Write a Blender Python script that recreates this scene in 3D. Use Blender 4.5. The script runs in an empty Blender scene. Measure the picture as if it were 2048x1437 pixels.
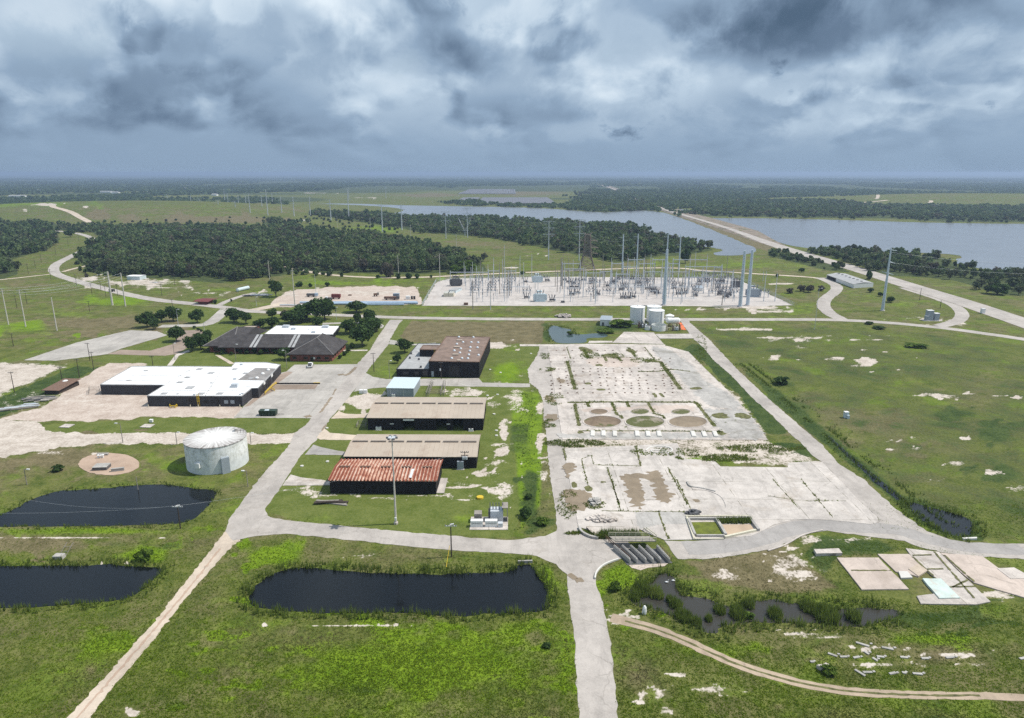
import bpy, math, random
import numpy as np
from mathutils import Vector, Matrix
from mathutils.geometry import tessellate_polygon
S = bpy.context.scene
COL = S.collection
R = math.radians
rng = np.random.default_rng(11)
random.seed(5)

# ------------------------------------------------------------------ camera, sky, sun, exposure
FPX, CU, CV, CAMH, HORIZON = 1384.0, 1024.0, 718.5, 90.0, 346.0
PITCH = math.atan((CV - HORIZON) / FPX)
SP, CP = math.sin(PITCH), math.cos(PITCH)
cd = bpy.data.cameras.new("camera")
cam = bpy.data.objects.new("camera", cd)
COL.objects.link(cam)
cam.location = (0, 0, CAMH)
cam.rotation_euler = (math.pi / 2 - PITCH, 0, 0)
cd.sensor_width = 36.0
cd.lens = 36.0 * FPX / 2048.0
cd.clip_start = 1.0
cd.clip_end = 200000.0
S.camera = cam
S.view_settings.view_transform = 'Standard'
S.view_settings.look = 'None'
S.view_settings.gamma = 1
S.view_settings.exposure = 0.24
S.cycles.use_denoising = False
S.cycles.max_bounces = 6
S.cycles.transparent_max_bounces = 6
S.cycles.volume_bounces = 0
S.render.film_transparent = False

SUN_EL, SUN_AZ = R(57), R(84)          # azimuth clockwise from +Y
sd = bpy.data.lights.new("sun", 'SUN')
sd.energy = 4.1
sd.angle = R(0.6)
sd.color = (1.0, 0.95, 0.87)
sun = bpy.data.objects.new("sun", sd)
COL.objects.link(sun)
sv = Vector((math.sin(SUN_AZ) * math.cos(SUN_EL), math.cos(SUN_AZ) * math.cos(SUN_EL), math.sin(SUN_EL)))
sun.rotation_euler = (-sv).to_track_quat('-Z', 'Y').to_euler()
sun.location = sv * 400


class NT:
    """tiny helper around a node tree"""
    def __init__(s, tree):
        s.t = tree
    def n(s, kind, **kw):
        nd = s.t.nodes.new(kind)
        for k, v in kw.items():
            setattr(nd, k, v)
        return nd
    def put(s, sock, v):
        if isinstance(v, bpy.types.NodeSocket):
            s.t.links.new(v, sock)
        elif v is not None:
            try:
                sock.default_value = v
            except Exception:
                sock.default_value = (*v, 1.0)
    def m(s, op, a, b=None, c=None, clamp=False):
        nd = s.n('ShaderNodeMath', operation=op, use_clamp=clamp)
        for i, v in enumerate((a, b, c)):
            if v is not None:
                s.put(nd.inputs[i], v)
        return nd.outputs[0]
    def vm(s, op, a, b=None):
        nd = s.n('ShaderNodeVectorMath', operation=op)
        s.put(nd.inputs[0], a)
        if b is not None:
            s.put(nd.inputs[1], b)
        return nd.outputs[0]
    def mix(s, f, a, b, mode='MIX'):
        nd = s.n('ShaderNodeMix', data_type='RGBA', blend_type=mode)
        nd.clamp_factor = True
        s.put(nd.inputs[0], f)
        s.put(nd.inputs[6], (*a, 1) if isinstance(a, tuple) and len(a) == 3 else a)
        s.put(nd.inputs[7], (*b, 1) if isinstance(b, tuple) and len(b) == 3 else b)
        return nd.outputs[2]
    def noise(s, vec, scale, detail=4, rough=0.55, dist=0.0, color=False):
        nd = s.n('ShaderNodeTexNoise')
        s.put(nd.inputs['Vector'], vec)
        nd.inputs['Scale'].default_value = scale
        nd.inputs['Detail'].default_value = detail
        nd.inputs['Roughness'].default_value = rough
        nd.inputs['Distortion'].default_value = dist
        return nd.outputs['Color' if color else 'Fac']
    def ramp(s, f, stops, interp='LINEAR'):
        nd = s.n('ShaderNodeValToRGB')
        cr = nd.color_ramp
        cr.interpolation = interp
        while len(cr.elements) < len(stops):
            cr.elements.new(0.5)
        for e, (p, c) in zip(cr.elements, stops):
            e.position = p
            e.color = (*c, 1) if len(c) == 3 else c
        s.put(nd.inputs[0], f)
        return nd.outputs[0]
    def smooth(s, x, lo, hi):
        nd = s.n('ShaderNodeMapRange', interpolation_type='SMOOTHSTEP')
        s.put(nd.inputs[0], x)
        nd.inputs[1].default_value = lo
        nd.inputs[2].default_value = hi
        return nd.outputs[0]
    def comb(s, x, y, z):
        nd = s.n('ShaderNodeCombineXYZ')
        for i, v in enumerate((x, y, z)):
            s.put(nd.inputs[i], v)
        return nd.outputs[0]


# sky: Nishita daylight seen through and between broken grey cloud
W = bpy.data.worlds.new("World")
S.world = W
W.use_nodes = True
wt = NT(W.node_tree)
W.node_tree.nodes.clear()
out = wt.n('ShaderNodeOutputWorld')
bg = wt.n('ShaderNodeBackground')
W.node_tree.links.new(bg.outputs[0], out.inputs[0])
nish = wt.n('ShaderNodeTexSky', sky_type='NISHITA')
nish.sun_disc = False
nish.sun_elevation = SUN_EL
nish.sun_rotation = SUN_AZ
nish.altitude = 100
nish.dust_density = 2.0
gen = wt.n('ShaderNodeTexCoord').outputs['Generated']
sep = wt.n('ShaderNodeSeparateXYZ')
wt.put(sep.inputs[0], gen)
az = wt.m('ARCTAN2', sep.outputs[0], sep.outputs[1])
el = wt.m('ARCSINE', sep.outputs[2])
elp = wt.m('MAXIMUM', el, 0.0)
# clouds get a little flatter and closer together towards the horizon
yy = wt.m('MULTIPLY', wt.m('LOGARITHM', wt.m('ADD', elp, 0.10), 2.718), 0.26)
P = wt.comb(az, yy, 0.37)
warp = wt.noise(P, 3.5, 4, 0.55, color=True)
Pw = wt.vm('ADD', P, wt.vm('MULTIPLY', wt.vm('SUBTRACT', warp, (0.5, 0.5, 0.5)), (0.12, 0.09, 0.0)))
n1 = wt.noise(Pw, 5.0, 8, 0.48)
n1b = wt.noise(wt.vm('ADD', Pw, (0.010, 0.020, 0.0)), 5.0, 8, 0.48)
n2 = wt.noise(Pw, 13.0, 8, 0.60)
def puff(n):
    return wt.smooth(n, 0.42, 0.57)
edge = wt.m('MULTIPLY', wt.m('SUBTRACT', puff(n1), puff(n1b)), 0.34)
fine = wt.m('MULTIPLY', wt.m('SUBTRACT', n2, 0.5), 0.34)
big = wt.m('MULTIPLY', wt.m('SUBTRACT', 0.5, puff(n1)), 0.10)
b = wt.m('ADD', wt.m('ADD', edge, fine), big)
bn = wt.m('ADD', wt.m('MULTIPLY', wt.m('SUBTRACT', n2, 0.5), 1.9), wt.m('MULTIPLY', wt.m('SUBTRACT', n1, 0.5), 0.9))
azw = wt.m('ADD', az, wt.m('MULTIPLY', wt.m('SUBTRACT', n1b, 0.5), 0.10))
elw = wt.m('ADD', el, wt.m('MULTIPLY', wt.m('SUBTRACT', n1, 0.5), 0.05))
def skyblob(u, v, ru, rv, amp, crisp=0.30):
    """a cloud mass: its bearing, height and spread over the sky dome; billowing edge"""
    a0 = math.atan((u - CU) / FPX); e0 = (HORIZON - v) / FPX
    dx = wt.m('MULTIPLY', wt.m('SUBTRACT', azw, a0), FPX / ru)
    dy = wt.m('MULTIPLY', wt.m('SUBTRACT', elw, e0), FPX / rv)
    d = wt.m('ADD', wt.m('MULTIPLY', dx, dx), wt.m('MULTIPLY', dy, dy))
    e_ = wt.m('ADD', wt.m('EXPONENT', wt.m('MULTIPLY', d, -0.8)), bn)
    return wt.m('MULTIPLY', wt.smooth(e_, 0.5 - crisp, 0.5 + crisp), amp)
tot = b
for bl in ((1400, 60, 250, 52, -.20, .3), (1740, 92, 290, 62, -.24, .35), (1540, 110, 260, 50, -.10, .35), (1115, 115, 66, 36, -.20, .2), (335, 112, 78, 40, -.16, .14), (430, 120, 50, 60, -.08, .16), (540, 110, 70, 60, -.10, .2), (120, 190, 260, 46, -.10, .3), (300, 200, 280, 34, -.10, .3),
           (920, 20, 110, 60, -.17, .2), (900, 140, 110, 40, -.17, .3), (330, 14, 90, 34, -.14, .2), (30, 60, 60, 60, -.10, .2), (740, 90, 160, 40, -.09, .2), (1990, 165, 130, 46, -.14, .3), (1650, 210, 200, 26, -.10, .3), (1070, 225, 140, 26, -.07, .3),
           (1330, 14, 110, 40, .20, .3), (1060, 50, 110, 70, .24, .3), (620, 50, 260, 70, .16, .4), (180, 105, 90, 60, .16, .3), (370, 70, 90, 44, .14, .25), (540, 60, 34, 26, .16, .2), (1500, 185, 280, 34, .10, .3), (1160, 262, 60, 24, .09, .3), (975, 245, 40, 20, .10, .3), (2030, 90, 70, 90, .14, .3), (1800, 225, 130, 16, .13, .2), (1540, 190, 50, 20, .10, .2), (1250, 190, 120, 40, .07, .3), (780, 195, 130, 26, .07, .3),
           (100, 300, 620, 70, -.12, .45), (1750, 310, 700, 60, .07, .45)):
    tot = wt.m('ADD', tot, skyblob(*bl))
calm = wt.smooth(el, 0.012, 0.075)
tot = wt.m('MULTIPLY', tot, wt.m('ADD', wt.m('MULTIPLY', calm, 0.86), 0.14))
tot = wt.m('ADD', tot, wt.m('ADD', wt.m('MULTIPLY', wt.smooth(el, 0.0, 0.14), 0.17), 0.41))
ccol = wt.ramp(tot, ((0.0, (0.074, 0.12, 0.185)), (0.2, (0.125, 0.185, 0.272)), (0.45, (0.250, 0.345, 0.465)), (0.66, (0.43, 0.535, 0.645)), (1.0, (0.75, 0.83, 0.89))))
sky = wt.mix(1.0, nish.outputs[0], (0.10, 0.10, 0.10, 1), 'MULTIPLY')
cover = wt.m('MAXIMUM', wt.m('MAXIMUM', wt.smooth(n1, 0.34, 0.44), 0.75), wt.m('SUBTRACT', 1.0, wt.smooth(el, 0.09, 0.25)))
fin = wt.mix(cover, sky, ccol)
wt.put(bg.inputs[0], fin)
bg.inputs[1].default_value = 1.0

# ------------------------------------------------------------------ geometry of the site: points traced on the level ground
def G(u, v, z=0.0):
    a = (u - CU) / FPX
    k = (CV - v) / FPX
    dy = CP + k * SP
    dz = -SP + k * CP
    t = (z - CAMH) / dz
    return Vector((a * t, dy * t, z))

def proj(x, y, z=0.0):
    w = z - CAMH
    zc = y * CP - w * SP
    return CU + FPX * x / zc, CV - FPX * (y * SP + w * CP) / zc

def zat(p, v):
    """height above ground point p that is seen at row v"""
    k = (CV - v) / FPX
    return CAMH + p[1] * (k * CP - SP) / (CP + k * SP)

def depth(p):
    return p[1] * CP + CAMH * SP

def mpp(p):
    return depth(p) / FPX

EY = Vector((-0.021, 1.0, 0)).normalized()
EX = Vector((EY.y, -EY.x, 0))

# ------------------------------------------------------------------ object helpers
def tag(o, label=None, cat=None, group=None, kind=None):
    for k, v in (('label', label), ('category', cat), ('group', group), ('kind', kind)):
        if v:
            o[k] = v
    return o

def thing(name, loc, label, cat, group=None, rz=0.0):
    o = bpy.data.objects.new(name, None)
    o.empty_display_size = 0.5
    COL.objects.link(o)
    o.location = loc
    o.rotation_euler = (0, 0, rz)
    return tag(o, label, cat, group)

def origin_of(o):
    p = Vector((0, 0, 0))
    while o is not None:
        p += o.location
        o = o.parent
    return p

def link_mesh(name, me, mat=None, parent=None):
    if mat is not None:
        me.materials.append(mat)
    o = bpy.data.objects.new(name, me)
    COL.objects.link(o)
    if parent is not None:
        o.parent = parent
    return o

def dup(root, loc, rz=0.0, label=None, scale=None, group=None):
    r = root.copy(); COL.objects.link(r)
    r.location = loc; r.rotation_euler = (0, 0, rz)
    if scale is not None:
        r.scale = scale if hasattr(scale, '__len__') else (scale,) * 3
    if label: r['label'] = label
    if group: r['group'] = group
    for ch in root.children:
        c = ch.copy(); COL.objects.link(c); c.parent = r
        for g in ch.children:
            d = g.copy(); COL.objects.link(d); d.parent = c
    return r

class MB:
    def __init__(s):
        s.v = []; s.f = []
    def add(s, vs, fs):
        k = len(s.v)
        s.v += [tuple(p) for p in vs]
        s.f += [tuple(i + k for i in f) for f in fs]
        return s
    def quad(s, *p):
        return s.add(p, [tuple(range(len(p)))])
    def box(s, c, d, rz=0.0):
        x, y, z = (q / 2 for q in d)
        ca, sa = math.cos(rz), math.sin(rz)
        vs = [(c[0] + ca * a * x - sa * b_ * y, c[1] + sa * a * x + ca * b_ * y, c[2] + e * z) for e in (-1, 1) for (a, b_) in ((-1, -1), (1, -1), (1, 1), (-1, 1))]
        return s.add(vs, [(3, 2, 1, 0), (4, 5, 6, 7), (0, 1, 5, 4), (1, 2, 6, 5), (2, 3, 7, 6), (3, 0, 4, 7)])
    def obox(s, p, ax, ay, az):
        """box from a corner and three edge vectors"""
        p, ax, ay, az = Vector(p), Vector(ax), Vector(ay), Vector(az)
        vs = [p, p + ax, p + ax + ay, p + ay]
        vs += [q + az for q in vs]
        return s.add(vs, [(3, 2, 1, 0), (4, 5, 6, 7), (0, 1, 5, 4), (1, 2, 6, 5), (2, 3, 7, 6), (3, 0, 4, 7)])
    def tube(s, p, q, r0, r1=None, n=8):
        p, q = Vector(p), Vector(q)
        r1 = r0 if r1 is None else r1
        d = (q - p).normalized()
        a = d.cross(Vector((0, 0, 1)) if abs(d.z) < .9 else Vector((1, 0, 0))).normalized()
        b_ = d.cross(a)
        vs = []
        for c, r in ((p, r0), (q, r1)):
            for i in range(n):
                t = 2 * math.pi * i / n
                vs.append(c + (a * math.cos(t) + b_ * math.sin(t)) * r)
        fs = [(i, (i + 1) % n, n + (i + 1) % n, n + i) for i in range(n)]
        fs += [tuple(range(n - 1, -1, -1)), tuple(range(n, 2 * n))]
        return s.add(vs, fs)
    def lathe(s, c, prof, n=24, cap=True):
        vs = []
        for r, z in prof:
            for i in range(n):
                t = 2 * math.pi * i / n
                vs.append((c[0] + r * math.cos(t), c[1] + r * math.sin(t), c[2] + z))
        fs = []
        for j in range(len(prof) - 1):
            for i in range(n):
                fs.append((j * n + i, j * n + (i + 1) % n, (j + 1) * n + (i + 1) % n, (j + 1) * n + i))
        if cap:
            m_ = (len(prof) - 1) * n
            fs.append(tuple(range(m_, m_ + n)))
            fs.append(tuple(range(n - 1, -1, -1)))
        return s.add(vs, fs)
    def build(s, name, mat, parent=None, world=True, smooth=False):
        me = bpy.data.meshes.new(name)
        o0 = origin_of(parent) if (parent is not None and world) else Vector((0, 0, 0))
        me.from_pydata([(a - o0.x, b_ - o0.y, c - o0.z) for a, b_, c in s.v], [], s.f)
        if smooth:
            me.polygons.foreach_set('use_smooth', [True] * len(me.polygons))
        return link_mesh(name, me, mat, parent)

def fast_mesh(name, verts, faces, mat, parent=None, attrs=None, smooth=False):
    """verts (n,3) and faces (m,k) as arrays"""
    verts = np.asarray(verts, np.float32); faces = np.asarray(faces, np.int32)
    me = bpy.data.meshes.new(name)
    m_, k = faces.shape
    me.vertices.add(len(verts)); me.vertices.foreach_set('co', verts.ravel())
    me.loops.add(m_ * k); me.loops.foreach_set('vertex_index', faces.ravel())
    me.polygons.add(m_); me.polygons.foreach_set('loop_start', np.arange(0, m_ * k, k, dtype=np.int32))
    if smooth:
        me.polygons.foreach_set('use_smooth', np.ones(m_, bool))
    for an, av in (attrs or {}).items():
        a = me.attributes.new(an, 'FLOAT_COLOR', 'POINT')
        a.data.foreach_set('color', np.asarray(av, np.float32).ravel())
    me.update(calc_edges=True)
    return link_mesh(name, me, mat, parent)

def inpoly(u, v, poly):
    p = np.asarray(poly, float)
    ins = np.zeros(u.shape, bool)
    j = len(p) - 1
    for i in range(len(p)):
        (x0, y0), (x1, y1) = p[i], p[j]
        if y0 != y1:
            c = ((y0 > v) != (y1 > v)) & (u < (x1 - x0) * (v - y0) / (y1 - y0) + x0)
            ins ^= c
        j = i
    return ins

def sdf(u, v, poly):
    """signed distance, positive inside"""
    p = np.asarray(poly, float)
    d2 = np.full(u.shape, 1e18)
    for i in range(len(p)):
        a, b_ = p[i - 1], p[i]
        e = b_ - a
        L = max(1e-9, float(e @ e))
        t = np.clip(((u - a[0]) * e[0] + (v - a[1]) * e[1]) / L, 0, 1)
        d2 = np.minimum(d2, (u - a[0] - t * e[0]) ** 2 + (v - a[1] - t * e[1]) ** 2)
    return np.where(inpoly(u, v, poly), 1, -1) * np.sqrt(d2)

def smooth_closed(pts, it=2):
    for _ in range(it):
        q = []
        for i in range(len(pts)):
            a, b_ = Vector(pts[i]), Vector(pts[(i + 1) % len(pts)])
            q += [a * .75 + b_ * .25, a * .25 + b_ * .75]
        pts = q
    return pts

def smooth_open(pts, it=2):
    for _ in range(it):
        q = [Vector(pts[0])]
        for i in range(len(pts) - 1):
            a, b_ = Vector(pts[i]), Vector(pts[i + 1])
            q += [a * .75 + b_ * .25, a * .25 + b_ * .75]
        q.append(Vector(pts[-1]))
        pts = q
    return pts

def ragged(pts, step, amp, seed=0):
    """closed world outline with a worn, irregular edge"""
    r = np.random.default_rng(seed)
    o = []
    n = len(pts)
    for i in range(n):
        a, b_ = pts[i], pts[(i + 1) % n]
        e = b_ - a
        L = e.length
        if L < 1e-6: continue
        k = max(1, int(L / step))
        nn = Vector((-e.y, e.x, 0)) / L
        for j in range(k):
            o.append(a + e * (j / k) + nn * (amp * float(r.normal() * .6)))
    return o

def sheet(name, pts, z, mat, kind='structure', skirt=0.0, label=None, cat=None, group=None):
    """flat outline laid on the ground at height z (with an edge of depth skirt)"""
    pts = [Vector((p.x, p.y, z)) for p in pts]
    tri = tessellate_polygon([pts])
    m_ = MB()
    fs = []
    for t in tri:
        a, b_, c = (pts[i] for i in t)
        fs.append(t if (b_ - a).cross(c - a).z > 0 else (t[0], t[2], t[1]))
    m_.add(pts, fs)
    if skirt:
        n = len(pts)
        area = sum(pts[i].x * pts[(i + 1) % n].y - pts[(i + 1) % n].x * pts[i].y for i in range(n))
        m_.add([p - Vector((0, 0, skirt)) for p in pts], [])
        for i in range(n):
            j = (i + 1) % n
            m_.f.append((n + i, n + j, j, i) if area > 0 else (n + j, n + i, i, j))
    o = m_.build(name, mat)
    return tag(o, label, cat, group, kind)

def PX(lst, z=0.0):
    return [G(u, v, z) for u, v in lst]

def ribbon(name, px, width, z, mat, amp=0.3, step=None, seed=1, smooth=2, kind='structure', **kw):
    c = smooth_open(PX(px), smooth)
    w = width if hasattr(width, '__len__') else (width, width)
    Lf, Rt = [], []
    n = len(c)
    for i, p in enumerate(c):
        t = (c[min(i + 1, n - 1)] - c[max(i - 1, 0)]).normalized()
        nn = Vector((-t.y, t.x, 0))
        hw = (w[0] + (w[1] - w[0]) * i / (n - 1)) / 2
        Lf.append(p + nn * hw); Rt.append(p - nn * hw)
    m_ = MB()
    r = np.random.default_rng(seed)
    L2, R2 = [], []
    for i in range(n - 1):
        k = max(1, int((c[i + 1] - c[i]).length / (step or 3.0)))
        for j in range(k):
            f = j / k
            a = Lf[i].lerp(Lf[i + 1], f); b_ = Rt[i].lerp(Rt[i + 1], f)
            e = (a - b_).normalized()
            L2.append(a + e * (amp * float(r.normal() * .6))); R2.append(b_ - e * (amp * float(r.normal() * .6)))
    L2.append(Lf[-1]); R2.append(Rt[-1])
    vs = []
    for a, b_ in zip(L2, R2):
        vs += [Vector((a.x, a.y, z)), Vector((b_.x, b_.y, z))]
    m_.add(vs, [(2 * i, 2 * i + 1, 2 * i + 3, 2 * i + 2) for i in range(len(L2) - 1)])
    return tag(m_.build(name, mat), kind=kind, **kw)
# ------------------------------------------------------------------ materials
def newmat(name):
    m_ = bpy.data.materials.new(name)
    m_.use_nodes = True
    m_.node_tree.nodes.clear()
    t = NT(m_.node_tree)
    o = t.n('ShaderNodeOutputMaterial')
    bs = t.n('ShaderNodeBsdfPrincipled')
    m_.node_tree.links.new(bs.outputs[0], o.inputs[0])
    return m_, t, bs

def bump(t, bs, h, strength, dist=0.1):
    b_ = t.n('ShaderNodeBump')
    b_.inputs['Strength'].default_value = strength
    b_.inputs['Distance'].default_value = dist
    t.put(b_.inputs['Height'], h)
    t.put(bs.inputs['Normal'], b_.outputs[0])

def plain(name, c, rough=0.7, metal=0.0, var=0.15, scale=1.5, dirt=None, dirt_amt=0.5, streak=False, spec=0.3):
    """painted / metal / timber surface with uneven tone and some dirt"""
    m_, t, bs = newmat(name)
    pos = t.n('ShaderNodeTexCoord').outputs['Object']
    n = t.noise(pos, scale, 5, 0.6)
    lo = tuple(x * (1 - var) for x in c); hi = tuple(min(1, x * (1 + var)) for x in c)
    col = t.ramp(n, ((0.3, lo), (0.7, hi)))
    if dirt is not None:
        p2 = t.vm('MULTIPLY', pos, (1.2, 1.2, 0.12 if streak else 1.0))
        d = t.smooth(t.noise(p2, scale * 0.9, 6, 0.65), 0.5, 0.72)
        col = t.mix(t.m('MULTIPLY', d, dirt_amt), col, dirt)
    t.put(bs.inputs['Base Color'], col)
    bs.inputs['Roughness'].default_value = rough
    bs.inputs['Metallic'].default_value = metal
    bs.inputs['Specular IOR Level'].default_value = spec
    return m_

def concrete(name, c, mott=0.25, stain=(0.25, 0.21, 0.17), stain_amt=0.35, joint=None, weeds=0.0, rough=0.9, cracks=0.28):
    m_, t, bs = newmat(name)
    pos = t.n('ShaderNodeTexCoord').outputs['Object']
    a = t.noise(pos, 0.05, 5, 0.6)
    b_ = t.noise(pos, 0.35, 6, 0.65)
    f = t.noise(pos, 2.6, 4, 0.6)
    v = t.m('ADD', t.m('MULTIPLY', a, 0.45), t.m('ADD', t.m('MULTIPLY', b_, 0.33), t.m('MULTIPLY', f, 0.22)))
    lo = tuple(x * (1 - mott) for x in c); hi = tuple(min(0.95, x * (1 + mott * .7)) for x in c)
    col = t.ramp(v, ((0.39, lo), (0.5, c), (0.60, hi)))
    st = t.smooth(t.noise(pos, 0.09, 7, 0.68, 0.6), 0.52, 0.70)
    col = t.mix(t.m('MULTIPLY', st, stain_amt), col, stain)
    sp = t.smooth(t.noise(pos, 0.9, 5, 0.7), 0.62, 0.72)
    col = t.mix(t.m('MULTIPLY', sp, stain_amt * 0.8), col, tuple(x * .45 for x in c))
    # broad wash marks, drawn out one way
    ws = t.smooth(t.noise(t.vm('MULTIPLY', pos, (0.5, 0.10, 1.0)), 0.5, 6, 0.7, 0.5), 0.48, 0.66)
    col = t.mix(t.m('MULTIPLY', ws, stain_amt * 0.7), col, tuple(x * .62 for x in c))
    if cracks:
        vo = t.n('ShaderNodeTexVoronoi', feature='DISTANCE_TO_EDGE')
        t.put(vo.inputs['Vector'], t.vm('ADD', pos, t.vm('MULTIPLY', t.noise(pos, 0.4, 3, 0.5, color=True), (3, 3, 0))))
        vo.inputs['Scale'].default_value = 0.11
        cr = t.m('SUBTRACT', 1.0, t.smooth(vo.outputs['Distance'], 0.004, 0.016))
        cr = t.m('MULTIPLY', cr, t.smooth(t.noise(pos, 0.13, 2), 0.42, 0.6))
        col = t.mix(t.m('MULTIPLY', cr, cracks), col, (0.12, 0.105, 0.085))
    if joint:
        br = t.n('ShaderNodeTexBrick')
        br.offset = 0.0
        t.put(br.inputs['Vector'], pos)
        br.inputs['Scale'].default_value = 1.0
        br.inputs['Brick Width'].default_value = joint[0]
        br.inputs['Row Height'].default_value = joint[1]
        br.inputs['Mortar Size'].default_value = joint[2]
        br.inputs['Mortar Smooth'].default_value = 0.3
        br.inputs['Color1'].default_value = (0.88, 0.88, 0.88, 1); br.inputs['Color2'].default_value = (1, 1, 1, 1)
        br.inputs['Mortar'].default_value = (0.96, 0.96, 0.96, 1)
        br.inputs['Bias'].default_value = 0.25
        col = t.mix(1.0, col, br.outputs['Color'], 'MULTIPLY')
        jm = t.m('MULTIPLY', br.outputs['Fac'], t.smooth(t.noise(pos, 0.22, 4), 0.40, 0.58))
        col = t.mix(t.m('MULTIPLY', jm, 0.75), col, (0.13, 0.12, 0.08))
    if weeds:
        wd = t.smooth(t.noise(pos, 0.06, 6, 0.68, 0.4), 0.74 - weeds, 0.80 - weeds)
        wc = t.mix(t.noise(pos, 0.8, 3), (0.05, 0.075, 0.02), (0.15, 0.14, 0.06))
        col = t.mix(wd, col, wc)
    t.put(bs.inputs['Base Color'], col)
    bs.inputs['Roughness'].default_value = rough
    bs.inputs['Specular IOR Level'].default_value = 0.2
    bump(t, bs, t.m('ADD', b_, f), 0.35, 0.06)
    return m_

M = {}
M['road'] = concrete('road_concrete', (0.405, 0.368, 0.335), 0.24, (0.30, 0.265, 0.23), 0.5)
M['track'] = concrete('caliche_track', (0.52, 0.435, 0.35), 0.22, (0.36, 0.28, 0.20), 0.5, cracks=0)
M['lot'] = concrete('lot_concrete', (0.42, 0.39, 0.355), 0.2, (0.24, 0.225, 0.20), 0.5, joint=(6.0, 6.0, 0.05))
M['asphalt'] = concrete('worn_asphalt', (0.34, 0.318, 0.30), 0.2, (0.20, 0.19, 0.18), 0.4)
M['slab'] = concrete('slab_concrete', (0.52, 0.468, 0.425), 0.34, (0.30, 0.245, 0.195), 0.75, joint=(14.0, 10.0, 0.10), weeds=0.085)
M['slab2'] = concrete('apron_concrete', (0.52, 0.475, 0.435), 0.28, (0.36, 0.305, 0.25), 0.7, joint=(16.0, 12.0, 0.12), weeds=0.05)
M['slabpink'] = concrete('pinkish_concrete', (0.50, 0.42, 0.365), 0.2, (0.33, 0.27, 0.22), 0.5)
M['slabgrey'] = concrete('grey_concrete', (0.40, 0.38, 0.355), 0.3, (0.2, 0.185, 0.15), 0.8, weeds=.08)
M['gravel'] = concrete('pale_gravel', (0.48, 0.44, 0.41), 0.2, (0.40, 0.34, 0.30), 0.5, cracks=0)
M['white_concrete'] = concrete('white_concrete', (0.62, 0.60, 0.56), 0.12, (0.4, 0.37, 0.33), 0.2, cracks=0)
M['brick_paving'] = concrete('brick_paving', (0.30, 0.235, 0.19), 0.25, (0.2, 0.15, 0.12), 0.4, cracks=0)
M['rut'] = concrete('rutted_dirt', (0.40, 0.315, 0.235), 0.25, (0.27, 0.21, 0.14), 0.7, cracks=0, weeds=.12)
M['redpad'] = concrete('pink_dirt_pad', (0.42, 0.31, 0.235), 0.18, (0.30, 0.20, 0.14), 0.5, cracks=0)
M['puddle'] = concrete('dried_mud', (0.245, 0.195, 0.14), 0.25, (0.19, 0.15, 0.10), 0.5, cracks=0)
M['mudpool'] = concrete('tan_silt', (0.47, 0.36, 0.26), 0.1, (0.40, 0.30, 0.2), 0.4, cracks=0)
M['joint'] = plain('weedy_joint', (0.115, 0.115, 0.045), 0.95, var=0.6, scale=0.8)
M['stonebank'] = concrete('riprap_stone', (0.24, 0.195, 0.155), 0.5, (0.15, 0.135, 0.09), 0.8, cracks=0, weeds=0.2)
M['cyan'] = plain('pale_teal_paint', (0.50, 0.58, 0.54), 0.7, dirt=(0.5, 0.46, 0.40), dirt_amt=0.9, scale=0.5)

def water_mat(name, c, rough=0.06, wave=1.2, strength=0.15):
    m_, t, bs = newmat(name)
    pos = t.n('ShaderNodeTexCoord').outputs['Object']
    t.put(bs.inputs['Base Color'], t.mix(t.noise(pos, 0.03, 4), c, tuple(x * 1.5 for x in c)))
    bs.inputs['Roughness'].default_value = rough
    bs.inputs['IOR'].default_value = 1.33
    p2 = t.vm('MULTIPLY', pos, (1.0, 1.8, 1.0))
    n = t.m('ADD', t.noise(p2, wave, 3, 0.5), t.m('MULTIPLY', t.noise(p2, wave * 0.22, 3, 0.5), 1.5))
    bump(t, bs, n, strength, 0.2)
    return m_
M['pond'] = water_mat('pond_water', (0.004, 0.005, 0.006), 0.09, 0.8, 0.035)
M['marsh'] = water_mat('marsh_water', (0.035, 0.033, 0.028), 0.06, 1.5, 0.05)
M['pool'] = water_mat('pool_water', (0.035, 0.055, 0.055), 0.08, 1.5, 0.06)
M['lake'] = water_mat('lake_water', (0.15, 0.165, 0.185), 0.25, 0.22, 0.35)

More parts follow.
